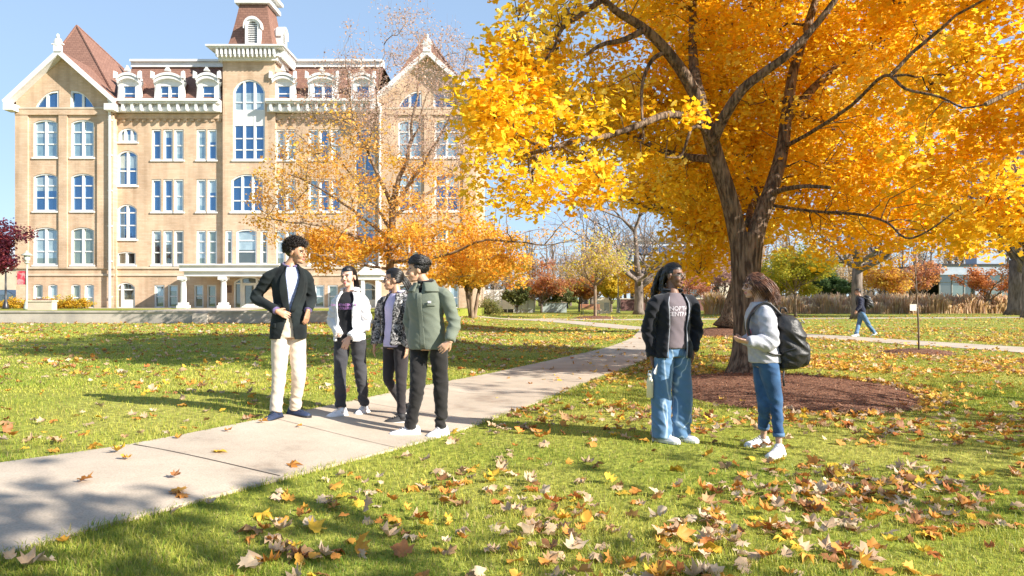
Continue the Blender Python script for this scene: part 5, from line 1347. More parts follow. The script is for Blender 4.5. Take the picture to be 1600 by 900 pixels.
def head_shape(mb, T, neck=True, female=False):
    def E(c, r): 
        q = MB(); q.ell(c, r, nu=16, nv=12); mb.add([T @ Vector(v) for v in q.v], q.f)
    j = .94 if female else 1.0
    E((0, .018, .148), (.0745, .094, .084)); E((0, -.022, .115), (.064*j, .062, .075)); E((0, -.030, .070), (.054*j, .055, .060))
    E((0, -.062, .020), (.024, .024, .019)); E((0, -.040, .030), (.042*j, .045, .026))
    for s_ in (-1, 1):
        E((s_*.036, -.056, .078), (.026, .028, .026)); E((s_*.026, -.078, .134), (.028, .013, .009))
        q = MB(); q.ell((0, 0, 0), (.008, .019, .031), nu=10, nv=8); RM = Matrix.Rotation(.25, 4, 'X')
        mb.add([T @ (Vector((s_*.076, .012, .104))+(RM @ Vector(v))) for v in q.v], q.f)
    q = MB(); q.tube([(0, -.080, .128), (0, -.092, .108), (0, -.107, .088), (0, -.108, .080)], [.008, .009, .0115, .010], 10); mb.add([T @ Vector(v) for v in q.v], q.f)
    for s_ in (-1, 1): E((s_*.011, -.094, .080), (.009, .011, .008))
    E((0, -.086, .053), (.021, .011, .0058)); E((0, -.084, .0425), (.018, .011, .0065)); E((0, -.066, .110), (.016, .02, .03))

def hair_strands(mb, T, n, length, flow, grav=.5, curl=0.0, rad=.0035, region=None, seed=1, seg=7, curlf=3.0, stand=.25, clump=0, lenvar=.3, push=1.0):
    rnd = random.Random(seed); C0 = Vector((0, .018, .140)); RR = Vector((.080, .099, .092))
    clumps = None
    if clump: clumps = [Vector((rnd.gauss(0, 1), rnd.gauss(0, 1), rnd.gauss(0, 1))).normalized() for _ in range(clump)]
    k = 0; tries = 0
    while k < n and tries < n*40:
        tries += 1
        u = Vector((rnd.gauss(0, 1), rnd.gauss(0, 1), rnd.gauss(0, 1))).normalized()
        if region and not region(u): continue
        p = C0+Vector((u.x*RR.x, u.y*RR.y, u.z*RR.z)); L = length(u) if callable(length) else length
        L *= rnd.uniform(1-lenvar, 1+lenvar); fl = Vector(flow(u, p)) if callable(flow) else Vector(flow)
        d = (u*stand+fl*.8+Vector((rnd.gauss(0, .12), rnd.gauss(0, .12), rnd.gauss(0, .12)))).normalized()
        pts = [p-u*.006]; ph = rnd.uniform(0, 6.28); st = L/seg
        if clumps: cu = max(clumps, key=lambda q: q.dot(u)); ph = hash(round(cu.x*1000)) % 628/100
        q = p.copy()
        for i in range(seg):
            fl2 = Vector(flow(u, q)) if callable(flow) else fl
            d = (d*.6+fl2*.35+Vector((0, 0, -grav))*(i/seg)).normalized()
            q = q+d*st
            rel = q-C0; e = math.sqrt((rel.x/RR.x)**2+(rel.y/RR.y)**2+(rel.z/RR.z)**2)
            if e < 1.03 and q.z > .03: q = C0+rel*(1.03+.03*rnd.random()*push)/e
            a = ph+i/seg*curlf*6.28; off = Vector((math.cos(a), math.sin(a), math.sin(a*1.3+1)))*curl*(min(1, i/2))
            pts.append(q+off)
        R_ = [rad*(1 if i < seg*.6 else 1-.75*(i-seg*.6)/(seg*.4)) for i in range(seg+1)]
        b0 = len(mb.v); t_ = MB(); t_.tube([T @ v for v in pts], R_, 4, cap=False); mb.add(t_.v, t_.f); k += 1

def hair_hug(mb, T, n, target, e0=1.05, e1=1.10, wav=.0, rad=.0032, region=None, seed=1, seg=8, frac=1.0, part=None, wf=7):
    """strands that lie along the skull from their root towards target(u)"""
    rnd = random.Random(seed); C0 = Vector((0, .018, .142)); RR = Vector((.077, .096, .088)); k = 0; tries = 0
    while k < n and tries < n*60:
        tries += 1; u = Vector((rnd.gauss(0, 1), rnd.gauss(0, 1), rnd.gauss(0, 1))).normalized()
        if region and not region(u): continue
        v = Vector(target(u) if callable(target) else target).normalized(); v = (v+Vector((rnd.gauss(0, 1), rnd.gauss(0, 1), rnd.gauss(0, 1)))*.06).normalized()
        pts = []; fr = frac*rnd.uniform(.75, 1.05); ph = rnd.uniform(0, 6.28); b_ = rnd.uniform(-.03, .03)
        for i in range(seg+1):
            t = i/seg*fr; q = u.slerp(v, t, u) if (u-v).length < 1.99 else u
            lift = e0+(e1-e0)*math.sin(math.pi*min(1, t*.9+.1))+b_
            p = C0+Vector((q.x*RR.x, q.y*RR.y, q.z*RR.z))*lift
            p += Vector((math.sin(ph+t*wf), math.cos(ph*2+t*wf), math.sin(ph*3+t*wf)))*wav; pts.append(p)
        t_ = MB(); t_.tube([T @ v_ for v_ in pts], [rad*(1-.5*i/seg) for i in range(seg+1)], 4, cap=False); mb.add(t_.v, t_.f); k += 1

def cap_hair(mb, T, grow=1.06, cut=None, zmin=.10, front=-.06):
    """close cap of hair over the skull, opened for the face"""
    nu, nv = 28, 16; C0 = Vector((0, .020, .143)); RR = Vector((.0755*grow, .095*grow, .086*grow)); vs = []; fs = []
    for j in range(nv+1):
        t = math.pi*.78*j/nv
        for i in range(nu):
            a = 2*math.pi*i/nu; v = Vector((math.sin(t)*math.sin(a), math.sin(t)*-math.cos(a), math.cos(t)))
            vs.append(C0+Vector((v.x*RR.x, v.y*RR.y, v.z*RR.z))*(1+.015*noise.noise(v*6)))
    for j in range(nv):
        for i in range(nu):
            ids = (j*nu+i, j*nu+(i+1) % nu, (j+1)*nu+(i+1) % nu, (j+1)*nu+i)
            c = sum((vs[k] for k in ids), Vector())/4
            if c.y < -.02 and c.z < .175+.25*max(0, -(c.y+.075)): continue
            if -.02 <= c.y < .035 and c.z < .115-(c.y)*.9: continue
            if c.z < .045: continue
            fs.append(ids)
    mb.add([T @ v for v in vs], fs)

def shoe(parent, G_, yaw, L=.27, W=.095, up='shoe_white', sole='sole_white', pitch=0.0, root=Vector(), name='shoe'):
    """G_ = ground point under the ankle (world)"""
    mb = MB(); sb = MB(); H = .085
    prof = [(-.32, .30, .62), (-.27, .40, .95), (-.10, .43, 1.0), (.05, .43, .92), (.22, .47, .70), (.40, .50, .56), (.56, .46, .47), (.66, .33, .36), (.70, .12, .22)]
    rs = []; ss = []
    for t, w, h in prof:
        x = t*L; hw = w*W; hh = h*H; rs.append([(hw*math.cos(a)*(1-.30*max(0, math.sin(a))), -x, .018+max(0, hh*math.sin(a))) for a in [math.pi*2*i/16 for i in range(16)]])
        ss.append([(hw*1.06*sx, -x*1.02, z) for sx, z in ((-1, .0), (1, .0), (1.02, .014), (1.0, .026), (-1.0, .026), (-1.02, .014))])
    mb.rings(rs); sb.rings(ss)
    # collar + tongue + laces
    for k in range(4):
        yy = -L*(.10+.08*k); z = .018+H*(.93-.11*k); mb.tube([(-.024, yy, z-.006), (0, yy-.004, z+.006), (.024, yy, z-.006)], .0035, 5)
    mb.tube([(0, .012, .05), (0, .010, .105)], [.040, .036], 12)
    T = Matrix.Translation(G_-root) @ Matrix.Rotation(yaw, 4, 'Z') @ Matrix.Rotation(pitch, 4, 'X')
    o = mb.build(name, M[up], parent, True); o.data.transform(T)
    s_ = sb.build('sole', M[sole], o, False); s_.data.transform(T)
    return o

TLW = .80
TL = [  # level t (0 crotch, 1 neck base), half width, half depth, forward shift  (for 1.80 m)
 (-.10, .160, .115, .00), (0, .168, .118, 0), (.15, .170, .120, 0), (.30, .155, .110, .005), (.45, .142, .102, .01), (.62, .160, .115, .012), (.76, .172, .118, .008), (.86, .165, .104, 0), (.93, .125, .085, -.005), (.98, .085, .070, -.005), (1.03, .062, .060, 0)]
def tl(t):
    for a, b_ in zip(TL, TL[1:]):
        if t <= b_[0]:
            k = max(0, (t-a[0])/(b_[0]-a[0])); k = k*k*(3-2*k) if False else k
            v = [a[i]+(b_[i]-a[i])*k for i in (1, 2, 3)]; return [v[0]*TLW, v[1]*.92, v[2]]
    return list(TL[-1][1:])

class Person:
    def __init__(s, label, feet, yaw, hyaw, headyaw, skin, H=1.75, wk=1.0, dk=1.0, female=False, group=None):
        s.fa, s.fb = G(*feet[0]), G(*feet[1]); s.Y0 = (s.fa.y+s.fb.y)/2; mid = (s.fa+s.fb)/2
        s.O = Vector((mid.x, mid.y, min(s.fa.z, s.fb.z))); s.root = empty('person', s.O); tag(s.root, label, 'person', group)
        s.yaw, s.hyaw, s.headyaw = R(yaw), R(hyaw), R(headyaw); s.sc = H/1.80; s.wk, s.dk = wk, dk; s.skin = skin; s.fem = female
    def J(s, px, py, dy=0.0): return P(px, py, s.Y0+dy)-s.O
    def setup(s, pel, neck, sa, sb, ea, eb, wa, wb, ha, hb, ka, kb, aa=None, ab=None):
        J = s.J
        s.pel, s.neck = J(*pel), J(*neck)+Vector((0, 0, .028)); s.sa, s.sb, s.ea, s.eb, s.wa, s.wb = [J(*q) for q in (sa, sb, ea, eb, wa, wb)]
        s.ha, s.hb, s.ka, s.kb = [J(*q) for q in (ha, hb, ka, kb)]
        s.aa = J(*aa) if aa else s.fa-s.O+Vector((0, 0, .095)); s.ab = J(*ab) if ab else s.fb-s.O+Vector((0, 0, .095))
    def cen(s, t):
        # slight S curve
        p = s.pel.lerp(s.neck, t); return p
    def yw(s, t): k = min(1, max(0, t)); return s.hyaw+(s.yaw-s.hyaw)*k
    def ring(s, t, inf=0.0, wk=1.0, dk=1.0, n=36, lo=0.0, hi=2*math.pi, closed=True, fw=0.0):
        w, d, f_ = tl(t); k = s.sc
        return superring(s.cen(t), s.yw(t), w*k*s.wk*wk, d*k*s.dk*dk, n, .88, lo, hi, closed, f_*k+fw, inf)
    def head(s, pos, pitch=0.0, roll=0.0, scale=1.0):
        """pos = chin point px, py, dy -> head origin is the chin level at the neck axis"""
        s.HT = Matrix.Translation(s.J(*pos)) @ Matrix.Rotation(s.headyaw, 4, 'Z') @ Matrix.Rotation(pitch, 4, 'X') @ Matrix.Rotation(roll, 4, 'Y') @ Matrix.Scale(scale, 4)
    def body(s, hands=(None, None), lips=(.45, .16, .14), brow=(.03, .02, .015), shin=False, armr=.036):
        mb = MB(); k = s.sc*.92
        head_shape(mb, s.HT, female=s.fem)
        nk = s.HT @ Vector((0, .030, .045)); mb.tube([nk+Vector((0, 0, .04)), nk, s.neck.lerp(nk, .4), s.neck-Vector((0, 0, .02))], [.050*k*s.wk**.5, .051*k*s.wk**.5, .055*k*s.wk**.5, .075*k], 16)
        mb.rings([s.ring(t, -.022, n=24) for t in (-.02, .15, .3, .45, .62, .76, .86, .93, .98)])
        for S_, E_, W_ in ((s.sa, s.ea, s.wa), (s.sb, s.eb, s.wb)):
            mb.tube([s.neck.lerp(S_, .35)-Vector((0, 0, .03)), S_], [.045*k, .044*k], 12)
            mb.tube([S_, S_.lerp(E_, .5), E_, E_.lerp(W_, .45), W_, W_+(W_-E_).normalized()*.01], [.045*k, .042*k, .034*k, .034*k, .024*k, .023*k], 12)
        for H_, K_, A_ in ((s.ha, s.ka, s.aa), (s.hb, s.kb, s.ab)):
            mb.tube([H_, H_.lerp(K_, .5), K_, K_.lerp(A_, .35), A_, A_-Vector((0, 0, .05))], [.070*k, .062*k, .046*k, .048*k, .034*k, .032*k], 12)
        for h in hands:
            if h: hand(mb, *h)
        me = to_mesh(mb, .0048, 2, .35)
        for m in (skin_mat('skin', s.skin), pmat('lips', lips, None, .45, 20), M['hair_dark']): me.materials.append(m)
        c = np.zeros(len(me.polygons)*3, np.float32); me.polygons.foreach_get('center', c); c = c.reshape(-1, 3)
        Ti = np.array(s.HT.inverted()); q = c @ Ti[:3, :3].T+Ti[:3, 3]
        mi = np.zeros(len(c), np.int32)
        mi[(np.abs(q[:, 0]) < .024) & (q[:, 1] < -.080) & (q[:, 2] > .0375) & (q[:, 2] < .058+.002)] = 1
        bz = .137-6*(np.abs(q[:, 0])-.028)**2
        mi[(np.abs(q[:, 0]) > .012) & (np.abs(q[:, 0]) < .050) & (q[:, 1] < -.045) & (np.abs(q[:, 2]-bz) < .0040)] = 2
        me.polygons.foreach_set('material_index', mi); me.polygons.foreach_set('use_smooth', np.ones(len(mi), bool)); me.name = 'body'
        o = link(bpy.data.objects.new('body', me), s.root)
        for sx in (-1, 1):
            e = MB(); e.ell((sx*.029, -.0715, .114), (.0145, .0095, .0072)); x = e.build('eye', M['eye_white'], s.root, True); x.data.transform(s.HT)
            e = MB(); e.ell((sx*.029, -.0795, .114), (.0060, .0030, .0062)); y = e.build('iris', M['iris'], x, True); y.data.transform(s.HT)
            e = MB(); e.tube([(sx*.014, -.0790, .1165), (sx*.022, -.0830, .1225), (sx*.034, -.0815, .1230), (sx*.046, -.072, .1165)], .0019, 5); y = e.build('eyelashes', M['hair_black'], x, True); y.data.transform(s.HT)
        return o
    def hair(s, mat, *fns, name='hair'):
        mb = MB()
        for f_ in fns: f_(mb)
        return mb.build(name, M[mat], s.root, True)
    def trousers(s, mat, r, name='trousers', hem=0.0, amp=.007, top=.26, seed=3, wide=False, ends=None, folds=1.0):
        """r = radii hip, mid-thigh, knee, calf, hem"""
        r = tuple(q*.89 for q in r)
        mb = MB(); k = s.sc
        mb.rings([s.ring(t, .004, n=28) for t in (.0, .10, .2, top)])
        for H_, K_, A_ in ((s.ha, s.ka, s.aa), (s.hb, s.kb, s.ab)):
            e = A_+Vector((0, 0, hem)); m1 = H_.lerp(K_, .5); m2 = K_.lerp(e, .5)
            pts = [H_+Vector((0, 0, .05)), H_, m1, K_, m2, K_.lerp(e, .85), e]
            mb.tube([Vector(v) for v in crom(pts, 3)], [x[0] for x in crom([(r[0]*.95,), (r[0],), (r[1],), (r[2],), (r[3],), ((r[3]+r[4])/2*.98,), (r[4],)], 3)], 20)
        fl = []
        for K_, A_ in ((s.ka, s.aa), (s.kb, s.ab)): fl += [(K_, .11, 1.0*folds), (A_+Vector((0, 0, .06)), .12, 1.5*folds)]
        fl += [((s.ha+s.hb)/2-Vector((0, 0, .02)), .13, .8*folds)]
        o = garment(name, mb, M[mat], s.root, .009, 3, fl, amp, seed, 1.0)
        return o
    def top(s, mat, name='shirt', inf=.012, t0=.10, t1=.99, sleeves=True, rs=(.070, .058, .050, .044), amp=.006, seed=5, wk=1.0, dk=1.0, hemk=1.0, gap=None, thick=.012, sleeve_end=1.0, seedf=0, voxel=.009, folds=1.0, collar=0, mats=None, picker=None):
        """torso tube (closed, or an open shell when gap(t)->(lo,hi)) joined with sleeves"""
        rs = tuple(q*.92 for q in rs); mb = MB(); N = 12; lv = [t0+(t1-t0)*i/N for i in range(N+1)]
        hk = lambda t: 1+(hemk-1)*max(0, 1-(t-t0)/.45)
        if gap is None:
            mb.rings([s.ring(t, inf, wk*hk(t), dk*hk(t)) for t in lv])
        else:
            for nm in (0,):
                oute = []; inne = []
                for t in lv:
                    lo, hi = gap(t); oute.append(s.ring(t, inf+thick, wk*hk(t), dk*hk(t), 40, lo, hi, False)); inne.append(s.ring(t, inf, wk*hk(t), dk*hk(t), 40, lo, hi, False))
                rg = [o_+i_[::-1] for o_, i_ in zip(oute, inne)]
                mb.rings(rg)
        k = s.sc; fl = []
        for S_, E_, W_ in ((s.sa, s.ea, s.wa), (s.sb, s.eb, s.wb)):
            if t1 > .9 and not sleeves: mb.tube([s.neck.lerp(S_, .25)-Vector((0, 0, .045)), s.neck.lerp(S_, .60)-Vector((0, 0, .045))], [.044*k, .036*k], 14)
            elif t1 > .9: mb.tube([s.neck.lerp(S_, .28)-Vector((0, 0, .040)), s.neck.lerp(S_, .62)-Vector((0, 0, .022)), S_-Vector((0, 0, .012))], [.050*k, .056*k, rs[0]*.86], 14)
            if sleeves:
                e = E_.lerp(W_, sleeve_end); dn = (E_-S_).normalized()
                ins_ = (s.neck-S_); ins_.z = 0; pts = [S_-dn*.005+ins_*.10, S_+dn*.055, S_.lerp(E_, .6), E_, E_.lerp(e, .5), e]
                mb.tube([Vector(v) for v in crom(pts, 4)], [x[0] for x in crom([(rs[0]*.72,), (rs[0]*.98,), (rs[1]*1.03,), (rs[1],), (rs[2],), (rs[3],)], 4)], 18)
                fl += [(E_, .12, 1.5*folds), (S_-Vector((0, 0, .06)), .10, .9*folds), (e, .08, .8*folds)]
        fl += [(s.cen(.3), .16, .6*folds)]
        return garment(name, mb, M[mat], s.root, voxel, 3, fl, amp, seed, 1.0, mats=mats, picker=picker)
    def strip(s, name, mat, t0, t1, lo, hi, inf=.03, thick=.006, parent=None, n=10, m=8, wk=1.0, dk=1.0):
        """thin raised panel following the torso between angles lo(t)..hi(t)"""
        mb = MB(); rg = []
        for i in range(n+1):
            t = t0+(t1-t0)*i/n; a, b_ = (lo(t), hi(t))
            o_ = s.ring(t, inf+thick, wk, dk, m, a, b_, False); i_ = s.ring(t, inf, wk, dk, m, a, b_, False); rg.append(o_+i_[::-1])
        mb.rings(rg); return mb.build(name, M[mat], parent or s.root, True)
    def collar(s, name, mat, r=.068, h=.03, tube=.014, parent=None, tilt=.02, lo=.35, hi=2*math.pi-.35, z=0.0, dk=1.0):
        mb = MB(); c = s.neck+Vector((0, 0, z)); pts = []
        for i in range(17):
            a = lo+(hi-lo)*i/16; q = superring(c, s.yaw, r, r*dk, 1, 1, a, a+.01, True)[0]; pts.append(q+Vector((0, 0, h-tilt*(1+math.cos(a)))))
        mb.tube(pts, [tube*(.7+.3*math.sin(math.pi*i/16)) for i in range(17)], 8); return mb.build(name, M[mat], parent or s.root, True)
    def decal(s, text, target, mat, t, size, lines=1.0, ang=0.0, align='CENTER', name='print', space=1.0, bold=.0):
        cu = bpy.data.curves.new('x', 'FONT'); cu.body = text; cu.size = size; cu.align_x = align; cu.align_y = 'CENTER'; cu.space_line = .95; cu.space_character = space; cu.offset = bold
        oc = bpy.data.objects.new('x', cu); COL.objects.link(oc); dg = bpy.context.evaluated_depsgraph_get(); me = bpy.data.meshes.new_from_object(oc.evaluated_get(dg)); bpy.data.objects.remove(oc)
        bm = bmesh.new(); bm.from_mesh(me); bmesh.ops.subdivide_edges(bm, edges=bm.edges[:], cuts=1); bm.to_mesh(me); bm.free()
        yw = s.yw(t)+ang; f_ = Vector((math.sin(yw), -math.cos(yw), 0)); r_ = Vector((math.cos(yw), math.sin(yw), 0)); c = s.cen(t)
        bv = BVHTree.FromPolygons([v.co for v in target.data.vertices], [tuple(p.vertices) for p in target.data.polygons])
        for v in me.vertices:
            p = c+r_*v.co.x+Vector((0, 0, v.co.y))+f_*.6; h = bv.ray_cast(p, -f_)
            v.co = (h[0]+f_*.003) if h[0] is not None else p-f_*.45
        me.materials.clear(); me.materials.append(M[mat]); me.name = name; return link(bpy.data.objects.new(name, me), target)
    def glasses(s, mat='black_metal'):
        mb = MB()
        for sx in (-1, 1):
            pts = [Vector((sx*.031+.022*math.cos(a), -.094+.006*abs(math.cos(a)), .112+.018*math.sin(a))) for a in [2*math.pi*i/14 for i in range(15)]]; mb.tube(pts, .0017, 5)
            mb.tube([(sx*.052, -.088, .117), (sx*.072, -.05, .117), (sx*.080, .01, .112)], .0016, 5)
        mb.tube([(-.01, -.096, .116), (.01, -.096, .116)], .0016, 5)
        o = mb.build('glasses', M[mat], s.root, True); o.data.transform(s.HT); return o
    def hood(s, mat, parent=None, r=.095, tube=.036, drop=.05, name='hood'):
        mb = MB(); pts = []; rad = []
        for i in range(15):
            a = .75+(2*math.pi-1.5)*i/14; back = (1-math.cos(a))/2
            q = superring(s.neck+Vector((0, 0, .0)), s.yaw, r, r*.95, 1, 1, a, a+.01, True)[0]; pts.append(q+Vector((0, 0, .036-drop*.4*back-.02*(1-back)))); rad.append(tube*(.35+.65*back))
        mb.tube(pts, rad, 12)
        f_ = Vector((math.sin(s.yaw), -math.cos(s.yaw), 0)); mb.ell(s.neck-f_*.11-Vector((0, 0, drop+.02)), (.085, .045, .085), rot=Matrix.Rotation(s.yaw, 3, 'Z'))
        return garment(name, mb, M[mat], parent or s.root, .009, 4, (), .006, 8)
PI = math.pi
up_region = lambda u: u.z > -.1 and not (u.y < -.35 and u.z < .52) and not (u.y < -.05 and u.z < .15)

# --- A: tall man in the dark blazer
a = Person('tall person with curly hair in a black blazer and cream trousers', [(431, 656), (461, 651)], 28, 18, 78, (.46, .26, .155), 1.84, wk=.98)
a.setup((450, 527), (453, 419), (423, 428, -.08), (477, 428, .08), (400, 465, -.04), (487, 466, .10), (433, 486, -.20), (481, 486, -.06), (438, 527, -.04), (464, 527, .04), (436, 588, -.06), (467, 586, .02))
a.head((462, 412, 0), pitch=R(4))
a.body(hands=[(a.wa, (.9, .28, -.42), (.1, .8, -.35), .10, 1, .90), (a.wb, (-.15, -.1, -1), (-.8, .3, 0), .3, 1, .95)])
a.hair('hair_dark', lambda mb: cap_hair(mb, a.HT, 1.10), lambda mb: hair_strands(mb, a.HT, 1500, lambda u: .016+.030*max(0, min(1, u.z*1.3+.25)), lambda u, p: (u.x*.7, u.y*.8-.1, u.z*.9+.12), grav=-.02, curl=.010, rad=.0034, region=lambda u: u.z > -.30 and not (u.y < -.70 and u.z < .42) and not (u.y < -.05 and u.z < .22), stand=1.0, curlf=1.7, seg=8, lenvar=.35))
a.trousers('khaki', (.098, .090, .074, .066, .062), hem=-.015, amp=.006, top=.31)
sh = a.top('shirt_blue', 'shirt', .004, .27, .99, sleeves=False)
gapA = lambda t: (lambda c: (c+max(.03, .85*(t-.34))*1.05 if t > .34 else c+.03+(.34-t)*.7, c+2*PI-(max(.03, .62*(t-.34)) if t > .34 else .03+(.34-t)*.9)))(-.0)
bz = a.top('blazer', 'blazer', .018, -.02, 1.0, rs=(.070, .057, .051, .045), gap=gapA, hemk=1.10, amp=.006, sleeve_end=.93, wk=1.02)
a.strip('lapel', 'blazer', .36, .99, lambda t: gapA(t)[0]-.02, lambda t: gapA(t)[0]+.42*math.sin(PI*min(1, (t-.30)/.62))**.8+.05, .036, .008, bz, wk=1.02)
a.strip('lapel', 'blazer', .36, .99, lambda t: gapA(t)[1]-.42*math.sin(PI*min(1, (t-.30)/.62))**.8-.05, lambda t: gapA(t)[1]+.02, .036, .008, bz, wk=1.02)
a.strip('pocket_flap', 'blazer', .14, .20, lambda t: -1.35, lambda t: -.75, .040, .006, bz, n=3)
a.collar('collar', 'shirt_plum', .066, .030, .014, sh, tilt=.022, lo=.25, hi=2*PI-.25); a.collar('coat_collar', 'blazer', .080, .020, .018, bz, tilt=.02, lo=1.1, hi=2*PI-1.1)
for W_, E_ in ((a.wa, a.ea), (a.wb, a.eb)):
    mb = MB(); d_ = (W_-E_).normalized(); mb.tube([W_-d_*.045, W_-d_*.005], [.042, .039], 16); mb.build('cuff', M['shirt_plum'], sh, True)
shoe(a.root, a.fa, R(-12), .29, .10, 'shoe_navy', 'sole_dark', root=a.O); shoe(a.root, a.fb, R(62), .29, .10, 'shoe_navy', 'sole_dark', root=a.O)

# --- B: woman in the white fleece
b = Person('smiling person in an open white fleece jacket over a black tee with purple lettering', [(532, 652), (569, 647)], -12, -10, -14, (.66, .41, .30), 1.60, wk=.92, female=True)
b.setup((546, 535), (547, 459), (528, 467, .05), (568, 467, -.04), (520, 500, .06), (573, 506, -.02), (530, 524, -.12), (545, 528, -.22), (534, 537, .02), (560, 537, -.02), (531, 590, -.10), (564, 588, .03))
b.head((545, 449, -.03), pitch=R(0), roll=R(-4), scale=.97)
b.body(hands=[None, (b.wb, (-.45, -.15, -1), (.2, 1, 0), .22, -1, .90)], lips=(.62, .20, .20))
b.hair('hair_black', lambda mb: cap_hair(mb, b.HT, 1.07), lambda mb: hair_hug(mb, b.HT, 800, (0, 1, -.35), 1.05, 1.10, .001, .0030, region=up_region, seed=2),
       lambda mb: hair_strands(mb, b.HT, 160, .20, (0, .35, -1), grav=.6, rad=.0032, region=lambda u: u.y > .75 and u.z < .1 and u.z > -.3, stand=.2))
b.trousers('charcoal', (.092, .080, .064, .060, .058), hem=.015, amp=.010)
tee = b.top('tee_black', 'tee', .008, .08, .99, sleeves=False, amp=.004)
gapB = lambda t: ((.50+.10*t), 2*PI-(.62+.05*t))
fb_ = b.top('fleece', 'jacket', .022, .03, .99, rs=(.066, .058, .054, .047), gap=gapB, hemk=1.10, thick=.020, amp=.009, sleeve_end=.95, wk=1.04)
b.hood('fleece', fb_, .088, .030)
b.decal('NORTH CENTRAL\nCOLLEGE', tee, 'print_purple', .70, .036, ang=0, align='CENTER', bold=.0012)
b.collar('neckband', 'tee_black', .060, .010, .008, tee, tilt=.02, lo=.0, hi=2*PI)
shoe(b.root, b.fa, R(-38), .25, .09, root=b.O); shoe(b.root, b.fb, R(-18), .25, .09, root=b.O)

# --- C: woman in the marbled jacket
c = Person('person with ponytail and glasses in a marbled jacket over a lavender sweatshirt', [(626, 662), (637, 653)], -38, -45, -76, (.54, .33, .215), 1.62, wk=.94, female=True)
c.setup((617, 543), (620, 462), (599, 470, .11), (641, 468, -.11), (590, 506, .12), (642, 508, -.18), (585, 539, .02), (636, 542, -.12), (610, 545, .07), (627, 545, -.05), (607, 594, .0), (627, 601, -.10), aa=(633, 638, .30), ab=(627, 650, -.08))
c.head((614, 453, 0), pitch=R(2), scale=.98)
c.body(hands=[(c.wa, (-.05, -.1, -1), (.9, .2, 0), .3, -1, .9), (c.wb, (-.1, 0, -1), (-.9, .2, 0), .3, 1, .9)], lips=(.42, .16, .14))
c.hair('hair_black', lambda mb: cap_hair(mb, c.HT, 1.08), lambda mb: hair_hug(mb, c.HT, 900, (0, 1, -.45), 1.06, 1.14, .001, .0032, region=lambda u: up_region(u) or (u.y > -.1 and u.z > -.45), seed=3),
       lambda mb: hair_strands(mb, c.HT, 380, .26, lambda u, p: (-p.x*4, .55, -1), grav=.5, rad=.0036, region=lambda u: u.y > .72 and abs(u.x) < .5 and -.4 < u.z < .35, stand=.5, lenvar=.2))
c.glasses()
c.trousers('legging', (.090, .078, .058, .052, .042), hem=.0, amp=.005)
hd = c.top('lavender', 'sweatshirt', .010, .02, .99, sleeves=False, hemk=1.06, amp=.006)
gapC = lambda t: (.48+.12*t, 2*PI-(.50+.12*t))
jc = c.top('zebra', 'jacket', .026, .06, .99, rs=(.068, .058, .052, .043), gap=gapC, hemk=1.08, thick=.016, amp=.009, sleeve_end=.98, wk=1.05)
c.hood('lavender', hd, .075, .024); c.collar('collar', 'zebra', .086, .024, .020, jc, tilt=.03, lo=.7, hi=2*PI-.7)
shoe(c.root, c.fb+Vector((.02, .05, .05)), R(-75), .25, .09, 'shoe_black', 'sole_white', pitch=R(22), root=c.O); shoe(c.root, c.fa, R(-66), .25, .09, 'shoe_black', 'sole_white', root=c.O)

# --- D: man in the sage corduroy jacket
d = Person('person with swept dark hair in a sage green corduroy jacket, black turtleneck and black jeans', [(641, 681), (689, 681)], -22, -12, -80, (.58, .36, .24), 1.76, wk=1.03)
d.setup((669, 545), (665, 448), (648, 457, .08), (696, 458, -.08), (640, 502, .10), (710, 504, -.10), (645, 538, .02), (703, 534, -.20), (655, 545, .03), (686, 545, -.03), (652, 607, -.10), (689, 607, .0))
d.head((654, 440, 0), pitch=R(8), roll=R(0))
d.body(hands=[None, (d.wb, (-.75, -.05, -.65), (-.2, .9, -.2), .25, 1, .95)], lips=(.5, .24, .2))
d.hair('hair_black', lambda mb: cap_hair(mb, d.HT, 1.09), lambda mb: hair_hug(mb, d.HT, 1100, lambda u: (u.x*.7+.25*math.sin(u.x*8), u.y+1.0, max(-.6, u.z-.25)), 1.06, 1.34, .005, .0036, region=lambda u: u.z > .30 and not (u.y < -.72 and u.z < .5), seed=6, frac=.85),
       lambda mb: hair_hug(mb, d.HT, 700, lambda u: (u.x, u.y+.5, u.z-.8), 1.05, 1.10, .002, .0034, region=lambda u: -.45 < u.z < .40 and not (u.y < .0 and u.z < .15) and u.y > -.5, seed=7, frac=.5))
d.trousers('black_denim', (.100, .090, .074, .066, .056), hem=-.01, amp=.010)
d.top('turtle', 'turtleneck', .004, .15, .99, sleeves=False); d.collar('turtle_collar', 'turtle', .060, .030, .026, lo=0, hi=2*PI, z=.0, tilt=.01)
gapD = lambda t: (.045+.25*max(0, t-.80), 2*PI-.03-.25*max(0, t-.80))
jd_ = d.top('sage', 'jacket', .024, .0, 1.0, rs=(.074, .062, .056, .050), gap=gapD, hemk=1.06, thick=.016, amp=.008, sleeve_end=.96, wk=1.05)
d.strip('collar', 'sage', .88, 1.02, lambda t: .25, lambda t: 1.6, .050, .010, jd_); d.strip('collar', 'sage', .88, 1.02, lambda t: -1.6, lambda t: -.25, .050, .010, jd_); d.collar('collar', 'sage', .084, .030, .020, jd_, tilt=.025, lo=1.0, hi=2*PI-1.0)
d.strip('pocket_flap', 'sage', .66, .70, lambda t: .35, lambda t: .85, .045, .006, jd_, n=3, wk=1.05); d.strip('placket', 'sage', .02, .86, lambda t: -.10, lambda t: .10, .042, .005, jd_, wk=1.05)
d.strip('patch', 'fleece', .70, .735, lambda t: .42, lambda t: .60, .052, .003, jd_, n=2, wk=1.05)
shoe(d.root, d.fa, R(-66), .30, .108, root=d.O); shoe(d.root, d.fb, R(-32), .30, .108, root=d.O)

